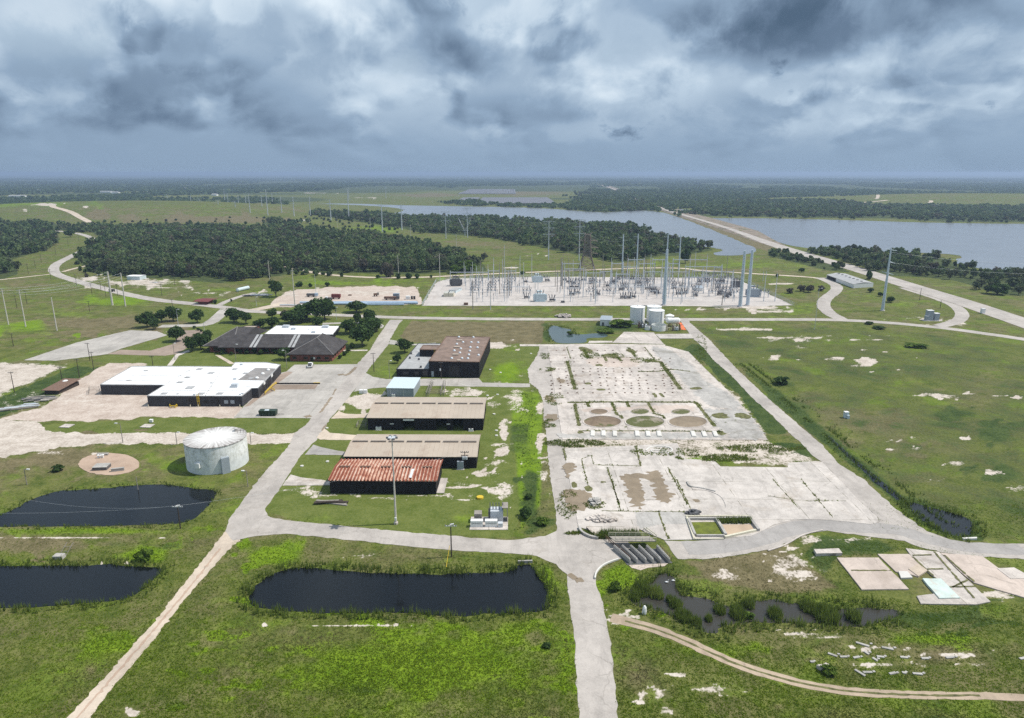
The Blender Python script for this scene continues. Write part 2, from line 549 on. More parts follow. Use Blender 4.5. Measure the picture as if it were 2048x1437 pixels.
# ground cover: five kinds of cover mixed by painted weights, every border broken up by noise
GC = {'base': ((0.050, 0.075, 0.012), (0.150, 0.160, 0.044)), 'lush': ((0.085, 0.155, 0.006), (0.175, 0.255, 0.018)),
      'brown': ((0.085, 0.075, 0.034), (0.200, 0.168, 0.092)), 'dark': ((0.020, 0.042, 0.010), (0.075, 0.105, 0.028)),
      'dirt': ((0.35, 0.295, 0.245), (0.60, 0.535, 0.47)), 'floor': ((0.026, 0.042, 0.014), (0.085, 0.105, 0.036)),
      'mown': ((0.075, 0.105, 0.018), (0.145, 0.165, 0.046)), 'red': ((0.36, 0.285, 0.235), (0.57, 0.49, 0.425))}
def ground_mat():
    m_, t, bs = newmat('ground_cover')
    pos = t.n('ShaderNodeTexCoord').outputs['Object']
    A = t.n('ShaderNodeAttribute'); A.attribute_name = 'cover_a'
    B = t.n('ShaderNodeAttribute'); B.attribute_name = 'cover_b'
    sa = t.n('ShaderNodeSeparateColor'); t.put(sa.inputs[0], A.outputs['Color'])
    sb = t.n('ShaderNodeSeparateColor'); t.put(sb.inputs[0], B.outputs['Color'])
    nb = t.noise(pos, 0.040, 9, 0.68, 0.4)       # patches of some 20 m
    nm = t.noise(pos, 0.17, 8, 0.72, 0.3)        # clumps of some 3 m
    nf = t.noise(t.vm('MULTIPLY', pos, (1, 0.7, 1)), 1.5, 5, 0.72)         # tufts
    g = t.m('ADD', t.m('MULTIPLY', nm, 0.5), t.m('MULTIPLY', nf, 0.5))
    tone = t.smooth(g, 0.36, 0.64)
    n8 = t.m('ADD', t.m('MULTIPLY', nb, 0.6), t.m('MULTIPLY', nm, 0.4))
    def cov(k):
        return t.mix(tone, *GC[k])
    def w(x, amt=0.9, nn=None, lo=.41, hi=.59):
        return t.smooth(t.m('ADD', x, t.m('MULTIPLY', t.m('SUBTRACT', nn or n8, 0.5), amt)), lo, hi)
    col = cov('base')
    # natural drift between green, dry and weedy
    col = t.mix(t.m('MULTIPLY', t.smooth(nb, 0.46, 0.60), 0.6), col, cov('brown'))
    n2 = t.noise(t.vm('ADD', pos, (91.0, 37.0, 0)), 0.055, 9, 0.70, 0.4)
    col = t.mix(t.m('MULTIPLY', t.smooth(n2, 0.52, 0.62), 0.4), col, cov('lush'))
    col = t.mix(w(B.outputs['Alpha'], 0.25), col, cov('mown'))
    col = t.mix(w(sa.outputs[1], 1.4, None, .33, .67), col, cov('brown'))
    col = t.mix(w(sa.outputs[0], 1.3, None, .30, .70), col, cov('lush'))
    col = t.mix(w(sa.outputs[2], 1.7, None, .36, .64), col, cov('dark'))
    col = t.mix(w(sb.outputs[1], 0.9), col, cov('red'))
    n3 = t.m('ADD', t.m('MULTIPLY', nm, 0.6), t.m('MULTIPLY', nf, 0.4))
    col = t.mix(w(A.outputs['Alpha'], 1.5, n3, .42, .58), col, cov('dirt'))
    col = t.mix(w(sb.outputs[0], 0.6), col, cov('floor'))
    t.put(bs.inputs['Base Color'], col)
    bs.inputs['Roughness'].default_value = 0.95
    bs.inputs['Specular IOR Level'].default_value = 0.1
    rough_amt = t.m('SUBTRACT', 1.0, t.m('MULTIPLY', t.m('MAXIMUM', A.outputs['Alpha'], B.outputs['Alpha']), 0.75))
    bump(t, bs, t.m('MULTIPLY', t.m('ADD', t.m('MULTIPLY', nf, 0.6), t.m('MULTIPLY', nm, 0.9)), rough_amt), 0.42, 0.4)
    return m_
M['ground'] = ground_mat()

def leaf_mat(name, lo, hi, thru=0.4, dry=((0.05, 0.045, 0.03), (0.15, 0.135, 0.095))):
    m_, t, bs = newmat(name)
    A = t.n('ShaderNodeAttribute'); A.attribute_name = 'tint'
    s_ = t.n('ShaderNodeSeparateColor'); t.put(s_.inputs[0], A.outputs['Color'])
    col = t.mix(s_.outputs[0], lo, hi)
    col = t.mix(s_.outputs[1], col, t.mix(s_.outputs[0], dry[0], dry[1]))
    t.put(bs.inputs['Base Color'], col)
    bs.inputs['Roughness'].default_value = 0.75
    bs.inputs['Specular IOR Level'].default_value = 0.15
    tr = t.n('ShaderNodeBsdfTranslucent'); t.put(tr.inputs[0], col)
    mx = t.n('ShaderNodeMixShader'); mx.inputs[0].default_value = thru
    t.put(mx.inputs[1], bs.outputs[0]); t.put(mx.inputs[2], tr.outputs[0])
    t.put([n for n in m_.node_tree.nodes if n.type == 'OUTPUT_MATERIAL'][0].inputs[0], mx.outputs[0])
    return m_
M['leaf'] = leaf_mat('oak_leaves', (0.022, 0.050, 0.012), (0.080, 0.135, 0.034))
M['leafwood'] = leaf_mat('wood_leaves', (0.034, 0.074, 0.022), (0.145, 0.200, 0.075))
M['leafpale'] = leaf_mat('pale_brush', (0.07, 0.065, 0.045), (0.14, 0.125, 0.09))
M['leaflime'] = leaf_mat('lime_leaves', (0.05, 0.095, 0.012), (0.14, 0.21, 0.03))
M['grass'] = leaf_mat('grass_blades', (0.10, 0.17, 0.006), (0.24, 0.32, 0.026), .5, ((0.11, 0.09, 0.045), (0.26, 0.21, 0.115)))
M['reed'] = leaf_mat('reed_blades', (0.055, 0.10, 0.012), (0.22, 0.27, 0.06), .5)
M['bark'] = plain('bark', (0.10, 0.082, 0.065), 0.95, var=0.3)

M['black_metal'] = plain('black_siding', (0.014, 0.012, 0.013), 0.75, var=0.3, scale=0.6, dirt=(0.035, 0.028, 0.026), streak=True, spec=0.2)
M['dark_metal'] = plain('dark_grey_siding', (0.040, 0.040, 0.045), 0.7, var=0.25, scale=0.5, dirt=(0.07, 0.06, 0.055), streak=True)
M['dark_trim'] = plain('dark_trim', (0.022, 0.02, 0.02), 0.6)
M['tan_roof'] = plain('tan_metal_roof', (0.43, 0.36, 0.29), 0.6, var=0.10, scale=0.12, dirt=(0.28, 0.20, 0.15), dirt_amt=0.45)
M['tan_roof_ridge'] = plain('ridge_vent_metal', (0.20, 0.17, 0.145), 0.6)
M['white_roof'] = plain('white_membrane', (0.83, 0.83, 0.83), 0.6, var=0.05, scale=0.15, dirt=(0.55, 0.54, 0.52), dirt_amt=0.25)
M['grey_roof'] = plain('grey_membrane', (0.25, 0.235, 0.225), 0.85, var=0.25, scale=0.3, dirt=(0.12, 0.11, 0.10))
M['lightgrey_roof'] = plain('light_grey_roof', (0.36, 0.36, 0.36), 0.8, var=0.2, scale=0.3, dirt=(0.20, 0.195, 0.19))
M['brown_roof'] = plain('brown_gravel_roof', (0.215, 0.155, 0.125), 0.9, var=0.28, scale=0.25, dirt=(0.13, 0.09, 0.075))
M['shingle'] = plain('dark_shingles', (0.055, 0.050, 0.050), 0.9, var=0.3, scale=0.35, dirt=(0.10, 0.095, 0.09))
M['brick'] = plain('red_brick', (0.21, 0.075, 0.055), 0.9, var=0.25, scale=0.8)
M['glass_dark'] = plain('dark_glass', (0.012, 0.014, 0.018), 0.12, spec=0.5)
M['white_paint'] = plain('white_paint', (0.76, 0.76, 0.75), 0.5, var=0.06, dirt=(0.5, 0.48, 0.45), dirt_amt=0.3, streak=True)
M['pale_blue'] = plain('pale_blue_metal', (0.53, 0.61, 0.64), 0.5, var=0.08)
M['grey_blue'] = plain('grey_blue_metal', (0.31, 0.35, 0.39), 0.5, var=0.1)
M['galv'] = plain('galvanised_steel', (0.52, 0.55, 0.58), 0.5, 0.1, var=0.12, scale=0.6)
M['galvblue'] = plain('new_galvanised_steel', (0.50, 0.57, 0.65), 0.45, 0.15, var=0.1, scale=0.6)
M['steel_dark'] = plain('weathered_steel', (0.12, 0.12, 0.125), 0.6, 0.2, var=0.2)
M['oldsteel'] = plain('old_brown_steel', (0.20, 0.165, 0.14), 0.8, var=0.25)
M['rust'] = plain('rusty_steel', (0.17, 0.105, 0.075), 0.85, var=0.35)
M['wood_pole'] = plain('creosoted_timber', (0.055, 0.042, 0.034), 0.9, var=0.3)
M['wood_grey'] = plain('grey_timber', (0.27, 0.245, 0.215), 0.9, var=0.25)
M['concrete_pole'] = plain('pale_concrete_pole', (0.52, 0.49, 0.44), 0.85, var=0.12)
M['yellow'] = plain('yellow_paint', (0.60, 0.42, 0.03), 0.5, dirt=(0.3, 0.2, 0.05), dirt_amt=0.4)
M['orange'] = plain('orange_tarp', (0.72, 0.17, 0.06), 0.7)
M['cream'] = plain('cream_paint', (0.60, 0.56, 0.44), 0.6, dirt=(0.4, 0.34, 0.25), dirt_amt=0.4)
M['green_box'] = plain('dark_green_paint', (0.03, 0.05, 0.035), 0.5, var=0.2)
M['black'] = plain('black_rubber', (0.012, 0.012, 0.012), 0.8)
M['insulator'] = plain('grey_porcelain', (0.16, 0.16, 0.175), 0.35, var=0.15)
M['maroon'] = plain('maroon_paint', (0.16, 0.04, 0.035), 0.6)
M['bluepipe'] = plain('blue_grey_pipe', (0.36, 0.46, 0.58), 0.45)
M['solar'] = plain('solar_panel', (0.16, 0.16, 0.175), 0.6, spec=0.2)
M['algae'] = plain('green_algae', (0.115, 0.135, 0.012), 0.6, var=0.35, scale=0.5)
M['slate'] = plain('dark_rubble', (0.10, 0.10, 0.105), 0.9, var=0.4)
M['skylight'] = plain('pale_skylight_sheet', (0.62, 0.68, 0.72), 0.35)

def tank_mat():
    m_, t, bs = newmat('weathered_tank_wall')
    pos = t.n('ShaderNodeTexCoord').outputs['Object']
    s3 = t.n('ShaderNodeSeparateXYZ'); t.put(s3.inputs[0], pos)
    ang = t.m('ARCTAN2', s3.outputs[1], s3.outputs[0])
    c = t.comb(t.m('MULTIPLY', ang, 11.0), s3.outputs[2], 0.0)
    n = t.noise(c, 0.55, 6, 0.7)
    col = t.ramp(n, ((0.35, (0.48, 0.48, 0.45)), (0.47, (0.72, 0.73, 0.71)), (0.56, (0.84, 0.85, 0.84))))
    br = t.n('ShaderNodeTexBrick')
    t.put(br.inputs['Vector'], c)
    br.inputs['Scale'].default_value = 1.0; br.inputs['Brick Width'].default_value = 2.6; br.inputs['Row Height'].default_value = 1.2
    br.inputs['Mortar Size'].default_value = 0.05
    br.inputs['Color1'].default_value = (0.86, 0.86, 0.83, 1); br.inputs['Color2'].default_value = (1, 1, 1, 1); br.inputs['Mortar'].default_value = (1, 1, 1, 1)
    br.inputs['Bias'].default_value = -0.1
    col = t.mix(0.8, col, br.outputs['Color'], 'MULTIPLY')
    st = t.noise(t.vm('MULTIPLY', c, (1.0, 0.10, 1.0)), 0.8, 6, 0.7)
    col = t.mix(t.m('MULTIPLY', t.smooth(st, 0.55, 0.72), 0.6), col, (0.22, 0.215, 0.20))
    low = t.m('SUBTRACT', 1.0, t.smooth(s3.outputs[2], 2.0, 5.0))
    col = t.mix(t.m('MULTIPLY', low, 0.6), col, (0.60, 0.63, 0.65))
    t.put(bs.inputs['Base Color'], col)
    bs.inputs['Roughness'].default_value = 0.8
    return m_
M['tank_wall'] = tank_mat()

def tank_roof_mat():
    m_, t, bs = newmat('weathered_tank_roof')
    pos = t.n('ShaderNodeTexCoord').outputs['Object']
    s3 = t.n('ShaderNodeSeparateXYZ'); t.put(s3.inputs[0], pos)
    ang = t.m('ARCTAN2', s3.outputs[1], s3.outputs[0])
    r_ = t.m('SQRT', t.m('ADD', t.m('POWER', s3.outputs[0], 2.0), t.m('POWER', s3.outputs[1], 2.0)))
    n = t.noise(t.comb(t.m('MULTIPLY', ang, 9.0), t.m('MULTIPLY', r_, 0.12), 0.0), 1.3, 6, 0.75)
    f = t.m('ADD', n, t.m('MULTIPLY', t.m('SUBTRACT', r_, 6.5), 0.035))
    col = t.ramp(f, ((0.38, (0.72, 0.71, 0.69)), (0.52, (0.50, 0.48, 0.46)), (0.66, (0.24, 0.215, 0.20))))
    t.put(bs.inputs['Base Color'], col); bs.inputs['Roughness'].default_value = 0.7
    return m_
M['tank_roof'] = tank_roof_mat()

def rust_roof_mat():
    """old roof sheets: rusted all over, paler where the coating held, sheet by sheet"""
    m_, t, bs = newmat('rusted_roof_sheets')
    pos = t.n('ShaderNodeTexCoord').outputs['Object']
    s3 = t.n('ShaderNodeSeparateXYZ'); t.put(s3.inputs[0], pos)
    n = t.noise(pos, 0.5, 6, 0.7)
    st = t.n('ShaderNodeTexWave', wave_type='BANDS', bands_direction='X')
    t.put(st.inputs['Vector'], pos)
    st.inputs['Scale'].default_value = 0.31; st.inputs['Distortion'].default_value = 0.6; st.inputs['Detail'].default_value = 3
    f = t.m('ADD', t.m('MULTIPLY', st.outputs['Fac'], 0.75), t.m('MULTIPLY', t.m('SUBTRACT', n, 0.5), 1.9))
    col = t.ramp(f, ((0.1, (0.20, 0.055, 0.028)), (0.36, (0.34, 0.115, 0.065)), (0.6, (0.47, 0.27, 0.19)), (0.95, (0.62, 0.49, 0.40))))
    t.put(bs.inputs['Base Color'], col); bs.inputs['Roughness'].default_value = 0.75
    return m_
M['rust_roof'] = rust_roof_mat()
# ------------------------------------------------------------------ outlines traced on the ground
POND1 = [(0, 1036), (60, 1000), (93, 988), (133, 980), (186, 980), (246, 973), (299, 969), (352, 971), (392, 978), (435, 981), (432, 991), (415, 1015), (392, 1038), (362, 1047), (299, 1051), (133, 1054), (0, 1053), (-120, 1060), (-260, 1075), (-330, 1060), (-200, 1045)]
POND2 = [(-300, 1140), (-100, 1134), (0, 1132), (83, 1132), (139, 1131), (186, 1132), (216, 1128), (252, 1132), (334, 1136), (319, 1149), (292, 1172), (272, 1192), (232, 1204), (166, 1207), (100, 1214), (0, 1217), (-150, 1222), (-330, 1200)]
POND3 = [(512, 1169), (525, 1159), (568, 1138), (611, 1136), (678, 1141), (757, 1146), (811, 1148), (894, 1149), (960, 1146), (1023, 1144), (1037, 1129), (1064, 1128), (1074, 1149), (1095, 1172), (1099, 1219), (1067, 1226), (1024, 1227), (960, 1229), (910, 1235), (827, 1226), (764, 1226), (698, 1227), (611, 1226), (545, 1221), (499, 1212), (497, 1192)]
MARSH = [(1316, 1144), (1345, 1152), (1357, 1164), (1353, 1180), (1366, 1193), (1396, 1194), (1427, 1201), (1448, 1213), (1478, 1217), (1499, 1202), (1550, 1199), (1586, 1209), (1622, 1206), (1669, 1219), (1718, 1216), (1801, 1219), (1798, 1235), (1742, 1252), (1695, 1255), (1635, 1246), (1536, 1247), (1499, 1245), (1437, 1252), (1436, 1268), (1409, 1268), (1389, 1252), (1349, 1236), (1306, 1216), (1270, 1215), (1256, 1186), (1276, 1172), (1306, 1166)]
POND5 = [(1808, 1003), (1835, 1008), (1884, 1021), (1928, 1033), (1948, 1046), (1948, 1066), (1934, 1076), (1901, 1071), (1868, 1056), (1841, 1040), (1821, 1020)]
POND6 = [(1098, 653), (1112, 651), (1126, 657), (1145, 659), (1138, 667), (1164, 670), (1185, 667), (1217, 668), (1214, 676), (1168, 676), (1178, 686), (1124, 688), (1105, 684), (1094, 665)]
LAKE1 = [(589, 409), (692, 407), (795, 411), (950, 413.5), (1024, 415), (1101, 417.5), (1204, 426.5), (1269, 421.4), (1302, 422), (1341, 428), (1513, 495), (1511, 507), (1462, 513), (1418, 510), (1449, 501), (1440, 498), (1405, 493), (1359, 486), (1333, 478), (1290, 472), (1296, 464), (1256, 453), (1204, 450), (1127, 446), (1024, 441), (950, 438), (847, 435), (769, 430), (692, 429), (615, 425), (574, 414)]
LAKE2 = [(1378, 432), (1392, 437), (1536, 437), (1700, 441), (1850, 446), (2048, 448.5), (2400, 452), (2500, 540), (2048, 540), (1974, 541), (1922, 530), (1904, 521), (1932, 514), (1896, 508), (1768, 504), (1665, 501), (1600, 496), (1536, 480)]
LAKE3 = [(1341, 420), (1366, 418), (1390, 422.5), (1377, 428), (1350, 426.5)]
WOODS = {
 'main': [(154, 522), (180, 546), (219, 551), (283, 556), (360, 560), (443, 567), (476, 559), (512, 557), (563, 552), (600, 540), (640, 548), (718, 547), (821, 550), (911, 545), (975, 543), (968, 530), (937, 514), (885, 500), (821, 490), (744, 474), (666, 464), (589, 458), (512, 457), (386, 457), (257, 457), (219, 460), (219, 478), (203, 488), (193, 504), (160, 514)],
 'left': [(-160, 446), (0, 447), (46, 448), (124, 478), (103, 490), (77, 504), (26, 519), (36, 549), (0, 561), (-160, 575)],
 'strip': [(51, 449), (51, 457), (120, 461), (180, 464), (205, 475), (216, 468), (219, 457), (130, 449)],
 'clump': [(525, 452), (600, 453), (604, 447), (560, 443), (530, 444)],
 'right': [(625, 431), (692, 440), (744, 448), (795, 456), (847, 466), (898, 470), (950, 472), (1024, 484), (1101, 499), (1153, 510), (1191, 517), (1230, 526), (1281, 522), (1320, 513), (1359, 512), (1397, 506), (1430, 501), (1397, 491), (1359, 485), (1333, 478), (1297, 471), (1292, 465), (1256, 453), (1204, 451), (1153, 447), (1088, 446), (1024, 441), (847, 437), (769, 431), (692, 430), (623, 427)],
 'bankside': [(1536, 498), (1587, 509), (1640, 522), (1695, 541), (1701, 546), (1652, 541), (1600, 528), (1536, 512)],
 'shore': [(1590, 502), (1640, 503), (1703, 502), (1768, 505), (1819, 508), (1890, 516), (1915, 532), (1974, 545), (2060, 548), (2200, 560), (2200, 600), (2048, 592), (2000, 591), (1940, 570), (1900, 560), (1845, 555), (1768, 551), (1729, 534), (1678, 518)],
 'north': [(1400, 433), (1536, 434.5), (1640, 436.5), (1800, 437.5), (1880, 444), (1910, 444), (2048, 445), (2400, 450), (2400, 424), (2048, 419), (1900, 417), (1750, 414), (1690, 406), (1640, 402), (1500, 404), (1400, 414)],
 'dam': [(1168, 384), (1256, 386), (1279, 407), (1304, 421), (1243, 424), (1178, 424), (1150, 419), (1158, 409)],
}
HILLS = ((230, 418, 1700, 22, 420, 300), (1990, 402, 2350, 22, 560, 330))
def terrain_h(x, y):
    h = np.zeros_like(x)
    for (u, v, Y, z, a, b_) in HILLS:
        X = (u - CU) / FPX * (Y * CP + CAMH * SP)
        q = ((x - X) / a) ** 2 + ((y - Y) / b_) ** 2
        h = h + z * np.exp(-q ** 1.7)
    return h

# what grows or lies where: (kind, outline or (u, v, ru, rv), weight, softness in traced pixels)
PAINT = []
MAINROAD = [(780, 640), (757, 672), (739, 702), (712, 731), (668, 785), (625, 834), (612, 851), (590, 866), (580, 888), (565, 907), (531, 943), (511, 968), (485, 1002), (460, 1036), (451, 1063), (466, 1082), (481, 1079), (511, 1072), (572, 1068), (635, 1074), (794, 1091), (904, 1101), (1023, 1108), (1074, 1113), (1113, 1129), (1133, 1149), (1138, 1192), (1147, 1259), (1158, 1437), (1164, 1560), (1248, 1560), (1236, 1437), (1223, 1308), (1213, 1249), (1205, 1206), (1191, 1163), (1193, 1143), (1213, 1128), (1236, 1121), (1276, 1106), (1250, 1079), (1197, 1079), (1157, 1059), (1143, 960), (1124, 880), (1097, 690), (1080, 690), (1075, 710), (1055, 740), (1059, 766), (1076, 779), (1087, 805), (1087, 836), (1092, 864), (1095, 897), (1097, 926), (1109, 1010), (1112, 1027), (1113, 1063), (1090, 1073), (1023, 1081), (943, 1076), (794, 1063), (611, 1045), (548, 1038), (532, 1028), (532, 1018), (543, 1000), (563, 973), (581, 944), (602, 912), (625, 888), (636, 878), (650, 856), (660, 838), (677, 820), (705, 785), (718, 770), (732, 746), (777, 689), (781, 678), (798, 648), (806, 640)]
def pp(k, shape, w=1.0, soft=6): PAINT.append((k, shape, w, soft))
DIRTYARD = [(-60, 830), (0, 839), (70, 843), (85, 851), (90, 862), (180, 868), (360, 866), (512, 868), (590, 868), (590, 888), (512, 889), (283, 888), (180, 889), (103, 897), (39, 910), (0, 917), (-80, 930), (-160, 900), (-160, 860)]
YARD2 = [(0, 840), (70, 843), (167, 842), (265, 840), (283, 834), (476, 836), (487, 814), (400, 800), (300, 790), (200, 770), (263, 733), (335, 729), (219, 727), (201, 735), (180, 748), (144, 764), (116, 795), (77, 818), (0, 836), (-80, 850)]
pp('brown', MAINROAD, .62, 26); pp('lush', POND3, .62, 60); pp('lush', POND2, .5, 50); pp('lush', MARSH, .5, 50); pp('dirt', MAINROAD, .55, 8)
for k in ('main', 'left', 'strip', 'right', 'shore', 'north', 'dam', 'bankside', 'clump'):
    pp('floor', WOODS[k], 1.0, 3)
# far country: woods with fields between
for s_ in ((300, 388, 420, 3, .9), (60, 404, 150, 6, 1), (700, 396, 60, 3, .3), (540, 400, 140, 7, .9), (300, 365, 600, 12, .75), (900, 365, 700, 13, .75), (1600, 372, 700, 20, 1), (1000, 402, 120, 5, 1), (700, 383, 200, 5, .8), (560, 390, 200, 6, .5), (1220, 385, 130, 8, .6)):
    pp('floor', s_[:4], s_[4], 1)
pp('brown', (224, 415.5, 210, 3.2), 1.0); pp('dark', (300, 425, 380, 6), .42); pp('brown', (430, 441, 170, 7), .95); pp('brown', (250, 434, 200, 4), .5); pp('lush', (60, 427, 120, 5), .6); pp('floor', (150, 410, 90, 2), .5)
pp('dirt', (95, 429, 24, 2.2), .75); pp('dirt', (52, 435, 12, 1.2), .6); pp('dirt', (175, 432, 6, 1.5), .9); pp('brown', (1900, 400, 300, 11), .42); pp('brown', (1700, 400, 40, 6), .4)
pp('brown', (860, 391, 110, 4), .8); pp('dirt', (720, 396, 30, 2), .5); pp('lush', (545, 372, 32, 2), 1); pp('dirt', (780, 359, 70, 1.2), .8); pp('dirt', (1750, 365, 80, 1.0), .8); pp('dirt', (1330, 358, 60, .8), .6); pp('dirt', (640, 386, 24, 1.6), .8); pp('lush', (1205, 371, 12, 5), .9)
pp('brown', (1075, 385, 90, 13), .7); pp('floor', (1075, 382, 100, 1.5), .9); pp('floor', (1130, 398, 60, 3), .7)
pp('dirt', (1160, 407, 14, 2), .5); pp('dirt', (1110, 412, 12, 1.5), .5); pp('lush', (1290, 419, 120, 2), .6)
pp('brown', [(1378, 430), (1340, 428), (1513, 497), (1560, 515), (1640, 533), (1600, 512), (1536, 484)], .9, 4)
# corridor under the lines
pp('lush', (760, 456, 110, 10), .55); pp('brown', (960, 490, 160, 14), .55); pp('dark', (960, 500, 60, 3), .6); pp('dark', (1050, 520, 90, 5), .5); pp('lush', (1060, 525, 60, 8), .5)
pp('dirt', (600, 441, 20, 1.6), .7); pp('dirt', (1025, 536, 22, 2), .8); pp('dirt', (1070, 510, 26, 1.2), .7); pp('brown', (1220, 530, 130, 6), .5)
pp('brown', (560, 425, 120, 8), .5); pp('lush', (1500, 530, 160, 10), .5); pp('brown', (1470, 542, 180, 5), .6)
# left field
pp('brown', (180, 648, 230, 22), .75); pp('brown', (60, 570, 120, 14), .5); pp('lush', (60, 655, 60, 14), .7); pp('lush', (240, 603, 90, 12), .7); pp('lush', (140, 630, 90, 10), .5); pp('brown', (250, 540, 150, 10), .3)
pp('mown', [(0, 730), (47, 721), (152, 686), (260, 660), (310, 655), (240, 668), (100, 700), (0, 722), (-60, 735)], .9, 8); pp('lush', (520, 585, 60, 10), .5); pp('lush', (680, 567, 170, 8), .6); pp('lush', (450, 580, 60, 7), .5)
pp('dirt', (290, 566, 90, 9), .62); pp('dirt', (180, 558, 26, 6), .75); pp('dirt', (330, 575, 70, 5), .5); pp('dirt', (420, 588, 40, 3), .5)
# laydown yard
pp('red', [(538, 616), (545, 603), (571, 584), (636, 577), (740, 574), (834, 574), (838, 588), (846, 609), (666, 608), (600, 613)], 1, 3); pp('dirt', (700, 585, 130, 6), .62)
# lawns round the offices and sheds
pp('mown', [(340, 612), (450, 622), (600, 640), (666, 640), (775, 640), (700, 735), (560, 735), (470, 735), (335, 735), (220, 728), (180, 722), (210, 712), (335, 672), (262, 660), (290, 645)], 1, 5)
pp('mown', [(108, 867), (80, 858), (88, 851), (167, 843), (265, 842), (283, 836), (512, 837), (620, 838), (612, 852), (580, 866), (512, 866), (180, 868)], 1, 4)
pp('mown', [(666, 640), (780, 640), (1090, 642), (1060, 780), (1060, 1000), (1020, 1078), (600, 1045), (532, 1022), (560, 960), (640, 860), (720, 740)], 1, 6)
pp('lush', (610, 920, 30, 40), .35); pp('lush', (700, 850, 60, 14), .35); pp('lush', (1015, 742, 46, 24), .8); pp('lush', (770, 742, 30, 18), .5); pp('lush', (1020, 700, 40, 12), .5); pp('lush', (640, 1040, 90, 12), .4); pp('lush', (940, 1040, 80, 22), .35); pp('lush', (690, 705, 26, 14), .5)
pp('brown', [(822, 643), (1088, 643), (1086, 688), (980, 690), (812, 684), (800, 672)], 1, 4)
pp('dirt', (730, 803, 44, 18), .85); pp('dirt', (930, 785, 44, 10), .6); pp('dirt', (990, 692, 34, 8), .9)
for s_ in ((985, 810, 18, 10), (1010, 860, 10, 26), (1000, 890, 26, 7), (990, 925, 36, 8), (970, 950, 34, 7), (925, 970, 40, 6), (850, 992, 70, 4), (760, 997, 60, 4), (650, 990, 70, 5), (590, 982, 34, 6), (1010, 985, 30, 20), (1030, 800, 30, 30), (930, 1000, 30, 4)):
    pp('dirt', s_, .52)
for s_ in ((910, 975, 46, 4), (960, 948, 26, 6), (1000, 905, 18, 10), (1008, 872, 8, 20)): pp('dirt', s_, .8)
pp('dark', [(1020, 845), (1062, 845), (1062, 915), (1014, 905)], .5, 5); pp('lush', [(1020, 780), (1080, 780), (1088, 830), (1084, 1010), (1040, 1070), (1030, 930), (1020, 850)], .6, 6); pp('dark', (1062, 990, 22, 70), .75); pp('dark', (1072, 1045, 34, 20), .6); pp('dirt', (1080, 890, 8, 24), .75); pp('dirt', (1080, 820, 10, 16), .7); pp('dirt', (1088, 950, 12, 26), .5)
# foreground
pp('lush', (840, 1330, 300, 80), .9); pp('lush', (800, 1420, 600, 120), .38); pp('lush', (300, 1300, 260, 90), .42); pp('lush', (1600, 1350, 420, 80), .35); pp('lush', (560, 1110, 60, 26), .8); pp('lush', (1050, 1330, 90, 80), .5); pp('lush', (1090, 1160, 26, 50), .8); pp('lush', (210, 1290, 70, 34), .7); pp('lush', (290, 1110, 60, 18), .8); pp('lush', (160, 1062, 260, 10), .65); pp('lush', (420, 1330, 40, 40), .4)
pp('lush', (370, 935, 60, 20), .55); pp('lush', (60, 1010, 90, 16), .4); pp('dark', (400, 1260, 40, 60), .3); pp('dark', (740, 1370, 60, 24), .5); pp('dark', (330, 1390, 60, 40), .45)
pp('brown', (130, 920, 140, 36), .8); pp('brown', (60, 1090, 210, 20), .75); pp('brown', (60, 1330, 100, 40), .35); pp('brown', (790, 1115, 170, 18), .45); pp('brown', (600, 1265, 110, 26), .45); pp('brown', (460, 980, 60, 16), .4); pp('brown', (1110, 1400, 36, 70), .5); pp('dirt', (730, 1111, 30, 4), .55); pp('dirt', (700, 1251, 110, 2.6), .75); pp('dirt', (130, 1076, 130, 1.5), .7); pp('dirt', (236, 1126, 20, 2), .9)
pq = random.Random(2)
for _ in range(46):
    pv = pq.uniform(1085, 1460); pp(pq.choice(('brown', 'lush', 'dark', 'brown')), (pq.uniform(-40, 2080), pv, pq.uniform(14, 70), pq.uniform(5, 22)), pq.uniform(.3, .6))
pp('brown', (880, 1420, 70, 40), .5); pp('dirt', (265, 1426, 16, 9), .9); pp('dirt', (100, 905, 40, 8), .45); pp('dirt', (190, 908, 10, 4), .7)
pp('dirt', [(-80, 722), (0, 723), (144, 729), (90, 756), (0, 795), (-80, 830)], .66, 8); pp('dark', [(-60, 830), (0, 796), (90, 757), (150, 733), (200, 735), (170, 750), (110, 786), (60, 812), (0, 834), (-60, 850)], 1, 3)
pp('red', YARD2, 1, 3); pp('dirt', (150, 800, 150, 20), .45); pp('dirt', DIRTYARD, 1, 3); pp('dark', (30, 850, 44, 9), .8); pp('dark', (55, 900, 30, 5), .6)
# east field: overall dark cover is weeds plus cloud shade put into the colour
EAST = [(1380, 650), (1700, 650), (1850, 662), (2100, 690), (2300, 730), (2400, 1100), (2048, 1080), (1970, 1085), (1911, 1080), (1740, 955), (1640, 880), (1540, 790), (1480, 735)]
pp('dark', EAST, .45, 8); pp('brown', (1740, 850, 200, 50), .62); pp('brown', (1620, 790, 90, 30), .5); pp('brown', (1950, 800, 120, 30), .55); pp('brown', (1560, 720, 60, 14), .4); pp('brown', (1850, 960, 110, 30), .5); pp('brown', (1900, 900, 120, 30), .5); pp('brown', (1600, 700, 160, 30), .3); pp('brown', (1700, 980, 120, 60), .4); pp('brown', (1980, 760, 160, 40), .5); pp('brown', (1850, 990, 160, 60), .3); pp('lush', (1640, 732, 60, 8), .4); pp('lush', (1880, 738, 60, 6), .4); pp('lush', (1980, 1010, 120, 30), .35)
